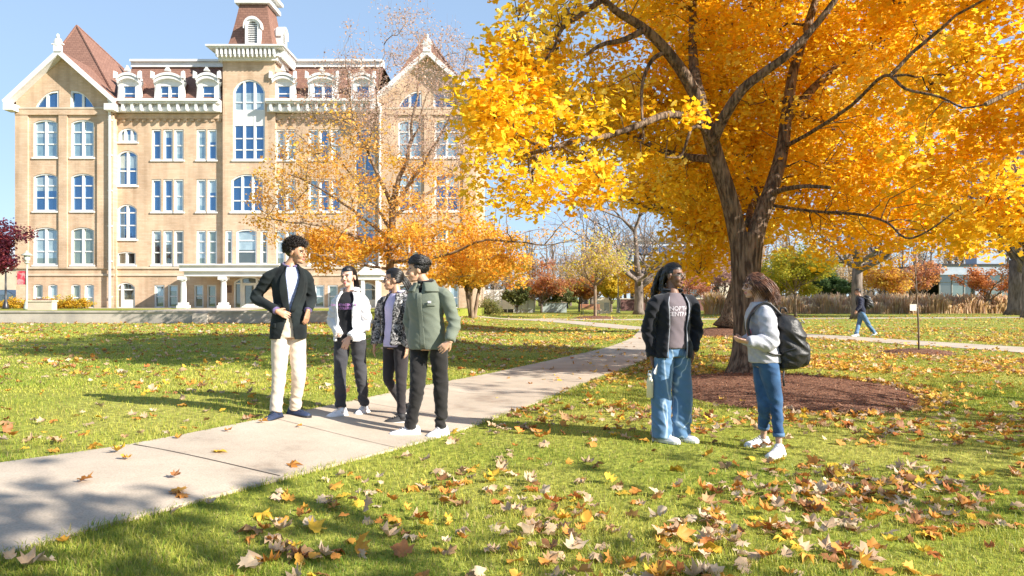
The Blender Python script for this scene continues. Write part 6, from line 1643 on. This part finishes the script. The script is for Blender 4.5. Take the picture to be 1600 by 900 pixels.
# --- E: woman in black hoodie and wide jeans
e = Person('person with gathered braids in an open black hoodie, grey tee and wide washed blue jeans', [(1034, 690), (1064, 688)], 22, 15, 50, (.20, .105, .068), 1.70, wk=.97, female=True)
e.setup((1050, 556), (1051, 461), (1022, 470, -.08), (1079, 469, .08), (1013, 517, -.02), (1088, 513, .10), (1018, 558, -.04), (1083, 548, .02), (1037, 557, -.03), (1064, 557, .03), (1033, 620, -.03), (1066, 620, .04))
e.head((1053, 449, 0), pitch=R(2), scale=1.0)
e.body(hands=[(e.wa, (.18, -.05, -1), (.9, -.5, 0), .45, -1, .92), (e.wb, (-.05, 0, -1), (-.9, .2, 0), .3, 1, .92)], lips=(.20, .07, .06))
e.hair('hair_black', lambda mb: cap_hair(mb, e.HT, 1.06), lambda mb: hair_hug(mb, e.HT, 650, (0, 1, .25), 1.04, 1.08, .001, .0036, region=up_region, seed=4),
       lambda mb: hair_strands(mb, e.HT, 70, .27, lambda u, p: (-p.x*2, .50, -.8), grav=.9, curl=.008, curlf=2.5, rad=.0065, region=lambda u: u.y > .70 and abs(u.x) < .6 and u.z > -.1 and u.z < .75, stand=.9, seg=12, lenvar=.25),
       lambda mb: hair_strands(mb, e.HT, 90, .15, lambda u, p: (-p.x*1.5, .25, -1), grav=.6, curl=.006, curlf=2.5, rad=.006, region=lambda u: u.y > .25 and -.55 < u.z < .35, stand=.6, seg=10, lenvar=.25, seed=5))
e.glasses('grey_metal')
e.trousers('wave_denim', (.106, .106, .104, .102, .106), name='jeans', hem=-.055, amp=.010)
te = e.top('tee_grey', 'tee', .012, .12, .99, sleeves=False, amp=.006, hemk=1.04)
gapE = lambda t: (.55+.15*t, 2*PI-(.62+.1*t))
he = e.top('hoodie_black', 'hoodie', .026, -.02, .99, rs=(.072, .064, .058, .048), gap=gapE, hemk=1.14, thick=.014, amp=.010, sleeve_end=.97, wk=1.06)
e.strip('zip_tape', 'lining', -.02, .93, lambda t: gapE(t)[0]-.05, lambda t: gapE(t)[0]+.0, .030, .010, he, wk=1.08); e.strip('zip_tape', 'lining', -.02, .93, lambda t: gapE(t)[1]-.0, lambda t: gapE(t)[1]+.05, .030, .010, he, wk=1.08)
e.hood('hoodie_black', he, .092, .028)
e.decal('NORTH\nCENTRAL', te, 'print_white', .70, .055, bold=.002)
e.collar('neckband', 'tee_grey', .062, .012, .008, te, tilt=.02, lo=.0, hi=2*PI)
shoe(e.root, e.fa, R(48), .27, .10, root=e.O); shoe(e.root, e.fb, R(42), .27, .10, root=e.O)

# --- F: woman with backpack
f = Person('person with wavy brown hair in a light grey sweatshirt and cuffed jeans', [(1190, 698), (1216, 713)], -80, -68, -84, (.60, .37, .27), 1.66, wk=.95, female=True)
f.setup((1196, 572), (1188, 476), (1185, 487, .16), (1196, 489, -.15), (1188, 532, .17), (1203, 534, -.20), (1163, 531, .0), (1169, 534, -.24), (1192, 574, .06), (1202, 574, -.06), (1194, 634, .0), (1213, 634, -.05), aa=(1193, 677, .08), ab=(1217, 690, -.08))
f.head((1179, 465, 0), pitch=R(4), scale=.98)
f.body(hands=[(f.wa, (-1, -.25, .15), (0, -.5, 1), .4, 1, .9), (f.wb, (-1, .35, .15), (0, .6, 1), .4, 1, .9)], lips=(.55, .22, .2))
f.hair('hair_brown', lambda mb: cap_hair(mb, f.HT, 1.10), lambda mb: hair_strands(mb, f.HT, 1300, lambda u: .175+.04*max(0, u.z), lambda u, p: (u.x*.30-.15*math.sin(p.z*40), .45, -.55), grav=.45, curl=.012, curlf=1.1, rad=.0034, region=lambda u: u.z > -.5 and not (u.y < -.55 and u.z < .5) and not (u.y < -.1 and u.z < .0), stand=.28, seg=9, clump=40, lenvar=.28))
f.trousers('indigo', (.098, .084, .064, .056, .046), name='jeans', hem=.05, amp=.007, folds=.8)
for A_, K_ in ((f.aa, f.ka), (f.ab, f.kb)):
    mb = MB(); d_ = (K_-A_).normalized(); p_ = A_+Vector((0, 0, .05)); mb.tube([p_-d_*.004, p_+d_*.028], [.053, .054], 18); mb.build('cuff', M['mid_denim'], f.root, True)
sw = f.top('sweat_grey', 'sweatshirt', .024, .06, .99, rs=(.080, .074, .064, .044), amp=.011, hemk=.98, wk=1.05, dk=1.08, sleeve_end=.97, folds=1.2)
f.collar('neckband', 'sweat_grey', .064, .012, .012, sw, tilt=.02, lo=.0, hi=2*PI)
mb = MB(); mb.tube([f.wb+Vector((.035, -.0, 0)), f.wb+Vector((.0, .0, 0))], [.046, .043], 14); mb.build('cuff', M['sweat_grey'], sw, True)
mb = MB(); mb.ell(f.cen(.52)+Vector((-.150, -.075, 0)), (.018, .045, .038)); mb.build('print', M['print_red'], sw, True)
shoe(f.root, f.fa, R(-78), .25, .09, root=f.O); shoe(f.root, f.fb, R(-48), .26, .095, root=f.O)

# --- G: the walker in the distance
g = Person('distant person striding along the far path in a navy jacket and blue jeans', [(1338, 526), (1367, 524.5)], -88, -88, -90, (.45, .26, .18), 1.75)
g.setup((1346, 489), (1343, 464), (1342, 467, .17), (1344, 467, -.17), (1343, 476, .2), (1344, 477, -.22), (1339, 484, .18), (1338, 485, -.22), (1346, 490, .08), (1347, 490, -.08), (1342, 506, .08), (1357, 507, -.08), ab=(1366, 520, -.05))
g.head((1340.6, 461.3, 0), pitch=R(8))
g.body(hands=[(g.wa, (-.3, 0, -1), (0, -1, 0), .3), (g.wb, (-.3, 0, -1), (0, 1, 0), .3)])
g.hair('hair_dark', lambda mb: cap_hair(mb, g.HT, 1.10), lambda mb: hair_hug(mb, g.HT, 250, (0, 1, -.4), 1.06, 1.12, .002, .006, region=up_region, seg=4))
g.trousers('mid_denim', (.105, .095, .080, .074, .066), name='jeans', hem=-.01, amp=.012)
g.top('navy', 'jacket', .030, .0, 1.0, rs=(.09, .078, .068, .055), amp=.012)
shoe(g.root, g.fa, R(-88), .30, .11, root=g.O); shoe(g.root, g.fb+Vector((0, 0, .03)), R(-88), .30, .11, pitch=R(35), root=g.O)

# ---------------------------------------------------------------- things they carry
def backpack(O, c, H, D, W, label, tilt=0.0, straps=(), big=True):
    """c = centre (local to O); wearer faces -x, pack behind at +x"""
    root = empty('backpack', O); tag(root, label, 'backpack')
    mb = MB(); c = Vector(c); rs = []
    for i in range(15):
        t = i/14; z = -H/2+H*t; k = (1-abs(2*t-1)**3.2)**.42 if 0 < t < 1 else .12
        bulge = 1.0+.18*math.exp(-((t-.30)/.22)**2)
        dd = D*k*bulge*(.92 if t > .7 else 1); cx = c.x+tilt*(t-.5)*H+(dd-D)*.42
        rs.append([Vector((cx+dd/2*math.copysign(abs(math.cos(a))**.7, math.cos(a)), c.y+W/2*k*math.copysign(abs(math.sin(a))**.6, math.sin(a)), c.z+z)) for a in [2*math.pi*j/28 for j in range(28)]])
    mb.rings(rs)
    bd = garment('main_bag', mb, M['nylon'], root, .010, 3, [((c.x, c.y-W/2, c.z), .25, 1.4)], .012, 11)
    mb = MB(); rs = []
    for i in range(9):
        t = i/8; z = -H*.44+H*.46*t; k = (1-abs(2*t-1)**3)**.4 if 0 < t < 1 else .15
        rs.append([Vector((c.x+D*.50+D*.20*k*math.copysign(abs(math.cos(a))**.7, math.cos(a)), c.y+W*.38*k*math.copysign(abs(math.sin(a))**.6, math.sin(a)), c.z+z)) for a in [2*math.pi*j/20 for j in range(20)]])
    mb.rings(rs); garment('front_pocket', mb, M['nylon'], root, .009, 3, (), .008, 12)
    if big:
        mb = MB(); y = c.y-W*.485
        mb.tube([(c.x-D*.40, y+.02, c.z+H*.30), (c.x, y-.012, c.z+H*.20), (c.x+D*.42, y+.02, c.z+H*.02)], .007, 6)
        mb.tube([(c.x-D*.42, y+.02, c.z-H*.18), (c.x, y-.016, c.z-H*.10), (c.x+D*.48, y+.02, c.z-H*.14)], .007, 6)
        mb.build('side_strap', M['black_metal'], root, True)
        mb = MB(); mb.tube([(c.x-D*.30, c.y, c.z+H*.47), (c.x-D*.25, c.y, c.z+H*.56), (c.x-D*.10, c.y, c.z+H*.56), (c.x-D*.05, c.y, c.z+H*.49)], .010, 8); mb.build('handle', M['nylon'], root, True)
        mb = MB(); pts = [(c.x+D*(.30+.28*math.sin(t*PI)), c.y-W*.40+W*.8*t, c.z+H*.36-.03*math.sin(t*PI)) for t in np.linspace(0, 1, 12)]; mb.tube(pts, .005, 6); mb.build('zipper', M['grey_metal'], root, True)
        mb = MB(); mb.tube([(c.x-D*.30, c.y-W*.3, c.z-H*.48), (c.x-D*.32, c.y-W*.3, c.z-H*.62), (c.x-D*.30, c.y-W*.32, c.z-H*.74)], [.008, .007, .010], 6); mb.build('dangling_strap', M['nylon'], root, True)
    for st in straps:
        mb = MB(); pts = [Vector(q) for q in crom(st, 5)]; rs = []
        for i, p in enumerate(pts):
            dd = (pts[min(i+1, len(pts)-1)]-pts[max(0, i-1)]).normalized(); y_ = Vector((0, 1, 0)); n_ = dd.cross(y_).normalized()
            rs.append([p+y_*.028+n_*.008, p-y_*.028+n_*.008, p-y_*.028-n_*.006, p+y_*.028-n_*.006])
        mb.rings(rs); mb.build('shoulder_strap', M['nylon'], root, True)
    return root
cb_ = f.J(1231, 533, 0); sh_ = f.sb
def strapF(s_, yy): return [tuple(Vector((cb_.x-.10, yy, s_.z-.02))), tuple(Vector((s_.x+.045, yy, s_.z+.085))), tuple(Vector((s_.x-.055, yy-.0, s_.z+.065))), tuple(Vector((s_.x-.135, yy-.005, s_.z-.05))), tuple(Vector((s_.x-.145, yy-.02, s_.z-.17))), tuple(Vector((s_.x-.08, yy-.04, s_.z-.29))), tuple(Vector((s_.x+.06, yy-.03, s_.z-.37))), tuple(Vector((cb_.x-.09, yy, s_.z-.38)))]
backpack(f.O, cb_, .545, .25, .33, 'large black nylon backpack worn by the woman in the grey sweatshirt', tilt=-.10, straps=[strapF(f.sb, f.sb.y+.05), strapF(f.sa, f.sa.y-.05)])
cg = g.J(1355.5, 472.5, 0); backpack(g.O, cg, .52, .26, .32, 'black backpack on the distant walker', tilt=0, straps=[[(cg.x-.1, g.sb.y+.05, g.sb.z), (g.sb.x+.02, g.sb.y+.05, g.sb.z+.10), (g.sb.x-.10, g.sb.y+.05, g.sb.z-.02), (g.sb.x-.12, g.sb.y+.05, g.sb.z-.2)]], big=False)

M['bottle_cream'] = pmat('bottle_cream', (.72, .64, .42), None, .35, 3); M['bottle_cap'] = pmat('bottle_cap', (.70, .70, .66), None, .4, 3)
bt = e.J(1015.5, 604, -.07)
root = empty('water_bottle', e.O); tag(root, 'tall cream water bottle hanging from the hand of the woman in wide jeans', 'bottle')
mb = MB(); bz_ = [(-.105, .028), (-.10, .032), (.045, .032), (.065, .028), (.078, .019), (.095, .018)]
mb.tube([bt+Vector((0, 0, z)) for z, r_ in bz_], [r_ for z, r_ in bz_], 18); mb.build('flask', M['bottle_cream'], root, True)
mb = MB(); mb.tube([bt+Vector((0, 0, .095)), bt+Vector((0, 0, .125))], .021, 14); mb.tube([bt+Vector((-.015, 0, .12)), bt+Vector((-.012, 0, .15)), bt+Vector((.012, 0, .15)), bt+Vector((.015, 0, .12))], .005, 6); mb.build('cap', M['bottle_cap'], root, True)
M['phone'] = pmat('phone_white', (.80, .78, .78), None, .25, 3)
root = empty('phone', e.O); tag(root, 'white phone held in the same hand as the cream bottle', 'phone')
ph = e.J(1028.5, 577, -.09); mb = MB(); mb.box(-.034, .034, -.004, .004, -.055, .055); o = mb.build('phone_case', M['phone'], root); bm = bmesh.new(); bm.from_mesh(o.data); bmesh.ops.bevel(bm, geom=[x for x in bm.edges if abs((x.verts[0].co-x.verts[1].co).y) > .005], offset=.010, segments=3, affect='EDGES'); bm.to_mesh(o.data); bm.free()
T_ = Matrix.Translation(ph) @ Matrix.Rotation(R(25), 4, 'Y') @ Matrix.Rotation(R(20), 4, 'Z'); o.data.transform(T_)
mb = MB(); mb.ell((.018, -.006, .038), (.010, .003, .010)); q = mb.build('camera_lens', M['black_metal'], o, True); q.data.transform(T_)
# ---------------------------------------------------------------- things across the lawn
# tall dry grasses (nobody could count the stalks)
def reeds(n, x0, x1, y0, y1, h, pal, seed):
    g_ = np.random.default_rng(seed); x = g_.uniform(x0, x1, n); y = g_.uniform(y0, y1, n)
    cl = .75+.35*np.sin(x*1.9+y)+.15*np.sin(x*5.1); L = h*g_.uniform(.55, 1.1, n)*np.clip(cl, .5, 1.2); la = g_.uniform(0, 6.28, n); ln = g_.uniform(.05, .4, n)*L
    w = g_.uniform(.02, .045, n); an = g_.uniform(0, 6.28, n); dx, dy = np.cos(an)*w, np.sin(an)*w
    b_ = np.stack([x, y, 0*x], 1); lx, ly = np.cos(la)*ln, np.sin(la)*ln
    v = [b_-np.stack([dx, dy, 0*x], 1), b_+np.stack([dx, dy, 0*x], 1)]
    mid = b_+np.stack([lx*.4, ly*.4, L*.65], 1); v += [mid+np.stack([dx*.8, dy*.8, 0*x], 1), mid-np.stack([dx*.8, dy*.8, 0*x], 1)]
    tp = b_+np.stack([lx*.8, ly*.8, L*.92], 1); v += [tp+np.stack([dx*1.7, dy*1.7, 0*x], 1), tp-np.stack([dx*1.7, dy*1.7, 0*x], 1), b_+np.stack([lx*1.1, ly*1.1, L*1.05], 1)]
    i = np.arange(n)*7; f_ = np.stack([i, i+1, i+2, i+3, i+3, i+2, i+4, i+5, i+5, i+4, i+6], 1).ravel()
    pal = np.array(pal); c = pal[g_.integers(0, len(pal), n)]*g_.uniform(.8, 1.15, (n, 1))
    return np.stack(v, 1).reshape(-1, 3), f_, np.tile([4, 4, 3], n), np.repeat(c, 7, 0)
RD = [(.74, .56, .33), (.82, .66, .44), (.66, .46, .25), (.78, .52, .30), (.70, .50, .38)]
V, f_, sz, c_ = reeds(22000, P(1185, 0, 66).x, P(1640, 0, 66).x, 65.5, 69.5, 1.5, RD, 5)
o = np_mesh('tall_grass', V, f_, sz, M['tree_leaf'], col=c_); tag(o, 'long bank of tall dry tan ornamental grasses along the far lawn', 'grasses', kind='stuff')
V, f_, sz, c_ = reeds(4500, P(1105, 0, 63).x, P(1152, 0, 63).x, 61.5, 64.0, 1.5, RD+[(.72, .52, .12)], 6)
o = np_mesh('tall_grass', V, f_, sz, M['tree_leaf'], col=c_); tag(o, 'separate clump of dry golden ornamental grasses by the leaning trunk', 'grasses', kind='stuff')

def simple(name, label, cat, loc, group=None):
    r = empty(name, loc); tag(r, label, cat, group); return r
# white screen fence and its translucent end
x0 = P(752, 0, 70).x; x1 = P(803, 0, 70).x; x2 = P(836, 0, 70).x; x3 = P(868, 0, 71).x
r = simple('white_fence', 'long white board fence with dark base behind the shrubs', 'fence', (x0, 70, 0))
mb = MB(); mb.box(0, x1-x0, 0, .08, .35, 2.15); mb.build('panel', M['white'], r)
mb = MB(); mb.box(-.04, x1-x0+.04, -.04, .12, 2.152, 2.24); mb.build('top_rail', M['white'], r)
mb = MB(); mb.box(0, x1-x0, .01, .07, .0, .345); mb.build('base_board', M['black_metal'], r)
for k in range(6):
    mb = MB(); q = (x1-x0)*k/5; mb.box(q-.05, q+.05, -.05, -.002, 0, 2.15); mb.build('post', M['white'], r)
M['mint'] = pmat('pale_mint_panel', (.44, .49, .46), (.38, .44, .42), .5, 2)
r = simple('mint_fence', 'pale mint screen panels continuing from the white fence', 'fence', (x1, 70.3, 0))
mb = MB(); mb.box(.05, x2-x1, 0, .06, .30, 1.75); mb.build('panel', M['mint'], r); mb = MB(); mb.box(.05, x2-x1, .01, .05, 0, .295); mb.build('base_board', M['grey_metal'], r)
for k in range(4):
    mb = MB(); q = .1+(x2-x1-.15)*k/3; mb.box(q-.04, q+.04, -.05, -.002, 0, 1.8); mb.build('post', M['grey_metal'], r)
r = simple('low_wall', 'low grey blue wall to the far side of the pinkish rust tree', 'wall', (x2+.6, 71, 0))
mb = MB(); mb.box(0, x3-x2+.5, 0, .2, 0, .95); mb.build('wall_panel', M['mint'], r); mb = MB(); mb.box(-.05, x3-x2+.55, -.05, .25, .952, 1.03); mb.build('coping', M['stone'], r)
# bench
M['bench_wood'] = pmat('bench_wood', (.36, .15, .07), (.26, .10, .05), .6, 8)
bx = P(907, 0, 61).x; r = simple('park_bench', 'brown wooden bench with dark metal legs beside the young yellow tree', 'bench', (bx, 61, 0)); r.rotation_euler = (0, 0, R(8))
mb = MB()
for k in range(4): mb.box(0, 1.7, -.45+k*.12, -.35+k*.12, .43, .47)
mb.build('seat', M['bench_wood'], r); mb = MB()
for k in range(4): mb.box(0, 1.7, .04+k*.012, .07+k*.012, .52+k*.10, .60+k*.10)
mb.build('backrest', M['bench_wood'], r)
for q in (.12, 1.55):
    mb = MB(); mb.tube([(q, -.46, 0), (q, -.42, .43)], .03, 6); mb.tube([(q, .10, 0), (q, .03, .43), (q, .09, .92)], .03, 6); mb.box(q-.025, q+.025, -.44, .06, .40, .428); mb.build('leg', M['black_metal'], r)
# white monument
r = simple('stone_marker', 'white round topped marker with a dark panel beside the young yellow tree', 'monument', (P(941, 0, 66).x, 66, 0))
mb = MB(); w_ = .78; mb.prism([(-w_, 0), (w_, 0), (w_*.96, 1.0)]+[(w_*.96*math.cos(a), 1.0+.52*math.sin(a)) for a in np.linspace(.2, PI-.2, 9)]+[(-w_*.96, 1.0)], 0, .35); mb.build('slab', M['cream'], r)
mb = MB(); mb.box(.18, .62, -.02, -.002, .25, 1.0); mb.build('panel', M['grey_metal'], r); mb = MB()
for k in range(4): mb.box(-.55, -.30, -.02, -.002, .30+k*.20, .42+k*.20)
mb.build('inset', M['grey_metal'], r)
# lamp posts
def lamp(px, Y, z0, H, mat, label, head='lantern', sc=1.0):
    r = simple('lamp_post', label, 'lamp post', (P(px, 0, Y).x, Y, z0)); mb = MB()
    mb.tube([(0, 0, 0), (0, 0, .12), (0, 0, .5), (0, 0, .55), (0, 0, H*.5), (0, 0, H)], [.20*sc, .19*sc, .12*sc, .075*sc, .065*sc, .05*sc], 12); mb.build('pole', M[mat], r, True)
    mb = MB(); mb.tube([(0, 0, H), (0, 0, H+.06), (0, 0, H+.12)], [.10*sc, .15*sc, .12*sc], 12); mb.build('bracket', M[mat], r, True)
    mb = MB(); mb.tube([(0, 0, H+.12), (0, 0, H+.30), (0, 0, H+.52)], [.12*sc, .19*sc, .17*sc], 10); mb.build('globe', M['lamp_glass'], r, True)
    mb = MB(); mb.tube([(0, 0, H+.52), (0, 0, H+.56), (0, 0, H+.70), (0, 0, H+.86)], [.34*sc, .33*sc, .12*sc, .02*sc], 12); mb.build('cap', M[mat], r, True)
    return r
M['lamp_glass'] = pmat('lamp_glass', (.62, .66, .60), None, .3, 4); M['sage_metal'] = pmat('pale_green_metal', (.42, .46, .40), None, .5, 4)
L1 = lamp(42, 46, TZ, 2.95, 'sage_metal', 'pale green lamp post with a red banner in front of the wing')
M['banner'] = pmat('red_banner', (.55, .04, .08), (.62, .30, .32), .7, 3, mid=(.45, .55))
mb = MB(); mb.box(-.62, -.05, -.012, .012, 1.62, 2.48); mb.build('banner', M['banner'], L1); mb = MB(); mb.tube([(-.66, 0, 2.5), (0, 0, 2.5)], .014, 6); mb.tube([(-.66, 0, 1.6), (0, 0, 1.6)], .014, 6); mb.build('banner_arm', M['sage_metal'], L1)
lamp(9, 49, TZ, 2.5, 'black_metal', 'black lamp post in front of the plum tree')
lamp(966, 68, 0, 3.4, 'grey_metal', 'slim grey lamp post beside the narrow yellow tree')
# planter by the lamp
r = simple('planter', 'pale square planter box under the white lamp post banner', 'planter', (P(62, 0, 44).x, 44, TZ)); r['label'] = 'pale stone planter box beside the lamp post with the banner'
mb = MB(); mb.box(-.75, .75, 0, .5, 0, .52); mb.build('box', M['stone'], r); mb = MB(); mb.box(-.80, .80, -.05, .55, .522, .60); mb.build('rim', M['cream'], r)
mb = MB(); mb.ell((0, .25, .56), (.7, .22, .14)); mb.build('soil', M['mulch'], r, True)
# glass pavilion
gp = simple('glass_pavilion', 'long single storey pavilion with a blue grey roof band and glass walls', 'building', (P(1525, 0, 78).x, 78, 0))
GX0, GX1 = P(1468, 0, 78).x-gp.location.x, P(1700, 0, 78).x-gp.location.x
M['roof_blue'] = pmat('blue_grey_fascia', (.42, .48, .56), (.34, .40, .48), .4, 1.5)
mb = MB(); mb.box(GX0-.4, GX1+.4, -.8, 12, 3.95, 4.95); mb.build('fascia', M['roof_blue'], gp); mb = MB(); mb.box(GX0-.55, GX1+.55, -.95, 12.1, 4.952, 5.12); mb.build('roof', M['black_metal'], gp)
mb = MB(); mb.box(GX0, GX1, .0, .3, 0, .9); mb.build('plinth', M['stone'], gp); mb = MB(); mb.box(GX0, GX1, 6, 11.8, 0, 3.94); mb.build('core', M['glass_dark'], gp)
nb_ = 12
for k in range(nb_):
    xa = GX0+(GX1-GX0)*k/nb_; xb = GX0+(GX1-GX0)*(k+1)/nb_
    fr = MB(); fr.box(xa, xa+.10, .02, .2, .902, 3.94); fr.box(xa+.10, xb, .05, .15, 3.1, 3.18); fr.box(xa+.10, xb, .05, .15, 1.55, 1.63); w = fr.build('window', M['grey_metal'], gp)
    q = MB(); q.box(xa+.1, xb, .09, .11, .902, 3.94); q.build('pane', M['glass_green' if k % 3 else 'glass_dark'], w)
for k in (3, 7, 11):
    mb = MB(); q = GX0+(GX1-GX0)*k/nb_; mb.box(q-.35, q+.35, -.3, -.001, 0, 3.94); mb.build('pier', M['roof_blue'], gp)
mb = MB(); q = GX0+6; mb.box(q, q+3.2, 3, 5, 5.122, 6.5); mb.build('roof_unit', M['roof_blue'], gp)
# dark brick block with blue roof, seen under the maple
M['dark_brick'] = pmat('dark_brick', (.20, .10, .085), (.14, .07, .06), .9, 2, .3, 30)
bb_ = simple('brick_block', 'dark brick building with a pale blue upper storey beyond the trees', 'building', (P(1100, 0, 92).x, 92, 0))
X0_, X1_ = P(1068, 0, 92).x-bb_.location.x, P(1142, 0, 92).x-bb_.location.x
mb = MB(); mb.box(X0_, X1_, 0, 10, 0, 6.2); mb.build('wall', M['dark_brick'], bb_); mb = MB(); mb.box(X0_-6.5, X1_+.3, .5, 11, 6.202, 8.8); mb.build('upper_storey', M['roof_blue'], bb_); mb = MB(); mb.box(X0_-6.8, X1_+.6, .2, 11.3, 8.802, 9.1); mb.build('roof', M['grey_metal'], bb_)
for k in range(5):
    q = X0_-5.8+k*2.6; fr = MB(); fr.box(q, q+1.9, .44, .499, 7.0, 8.3); w = fr.build('window', M['white'], bb_); z = MB(); z.box(q+.1, q+1.8, .42, .438, 7.1, 8.2); z.build('pane', M['glass_blue'], w)
for k in range(2):
    q = X0_+.9+k*2.6; fr = MB(); fr.box(q, q+1.5, -.06, -.001, 1.4, 3.2); w = fr.build('window', M['white'], bb_); z = MB(); z.box(q+.1, q+1.4, -.08, -.062, 1.5, 3.1); z.build('pane', M['glass_dark'], w)
mb = MB(); mb.box(X1_-1.6, X1_-.0, -.5, -.001, 0, 3.4); mb.build('doorway', M['cream'], bb_)
# low dark wall behind the lamp post
r = simple('low_wall', 'long low dark wall beyond the grey lamp post', 'wall', (P(970, 0, 82).x, 82, 0)); mb = MB(); mb.box(0, 12.5, 0, .3, 0, 1.3); mb.build('wall_panel', M['dark_brick'], r); mb = MB(); mb.box(-.1, 12.6, -.08, .38, 1.302, 1.42); mb.build('coping', M['stone'], r)
# parked car at the corner of the hall
M['car_paint'] = pmat('car_paint', (.48, .54, .62), None, .25, 2, metallic=.3); M['tyre'] = pmat('tyre', (.02, .02, .02), None, .8, 8); M['car_glass'] = glass_mat('car_glass', (.02, .03, .04), .4, (.7, .8, .9))
cx_ = P(8, 0, 60).x; r = simple('parked_car', 'pale blue grey car parked past the corner of the brick hall', 'car', (cx_, 60, TZ))
prof = [(-2.2, .35), (-2.25, .75), (-1.9, .95), (-1.15, 1.02), (-.6, 1.42), (.7, 1.45), (1.35, 1.05), (2.1, .92), (2.22, .6), (2.15, .33)]
mb = MB(); mb.prism(prof, -.85, .85); o = mb.build('body', M['car_paint'], r); bm = bmesh.new(); bm.from_mesh(o.data); bmesh.ops.bevel(bm, geom=bm.edges[:], offset=.06, segments=2, affect='EDGES'); bm.to_mesh(o.data); bm.free()
mb = MB(); mb.prism([(-1.0, 1.02), (-.55, 1.36), (.65, 1.38), (1.2, 1.05)], -.87, -.852); mb.build('window', M['car_glass'], r)
for q in (-1.35, 1.35):
    mb = MB(); mb.tube([(q, -.90, .33), (q, -.70, .33)], .33, 20); w = mb.build('wheel', M['tyre'], r, True); mb = MB(); mb.tube([(q, -.92, .33), (q, -.88, .33)], .19, 14); mb.build('rim', M['grey_metal'], w, True)
mb = MB(); mb.box(2.0, 2.2, -.87, -.6, .66, .82); mb.build('headlight', M['white'], r)
# house beyond the car
r = simple('distant_house', 'partly hidden house with a blue grey roof past the corner of the hall', 'house', (P(18, 0, 95).x, 95, TZ))
mb = MB(); mb.box(-6, 2.2, 0, 8, 0, 5); mb.build('wall', M['stone'], r); mb = MB(); mb.prism([(-6.6, 5.0), (2.8, 5.0), (-1.9, 8.6)], -.5, 8.5); mb.build('roof', M['roof_blue'], r)
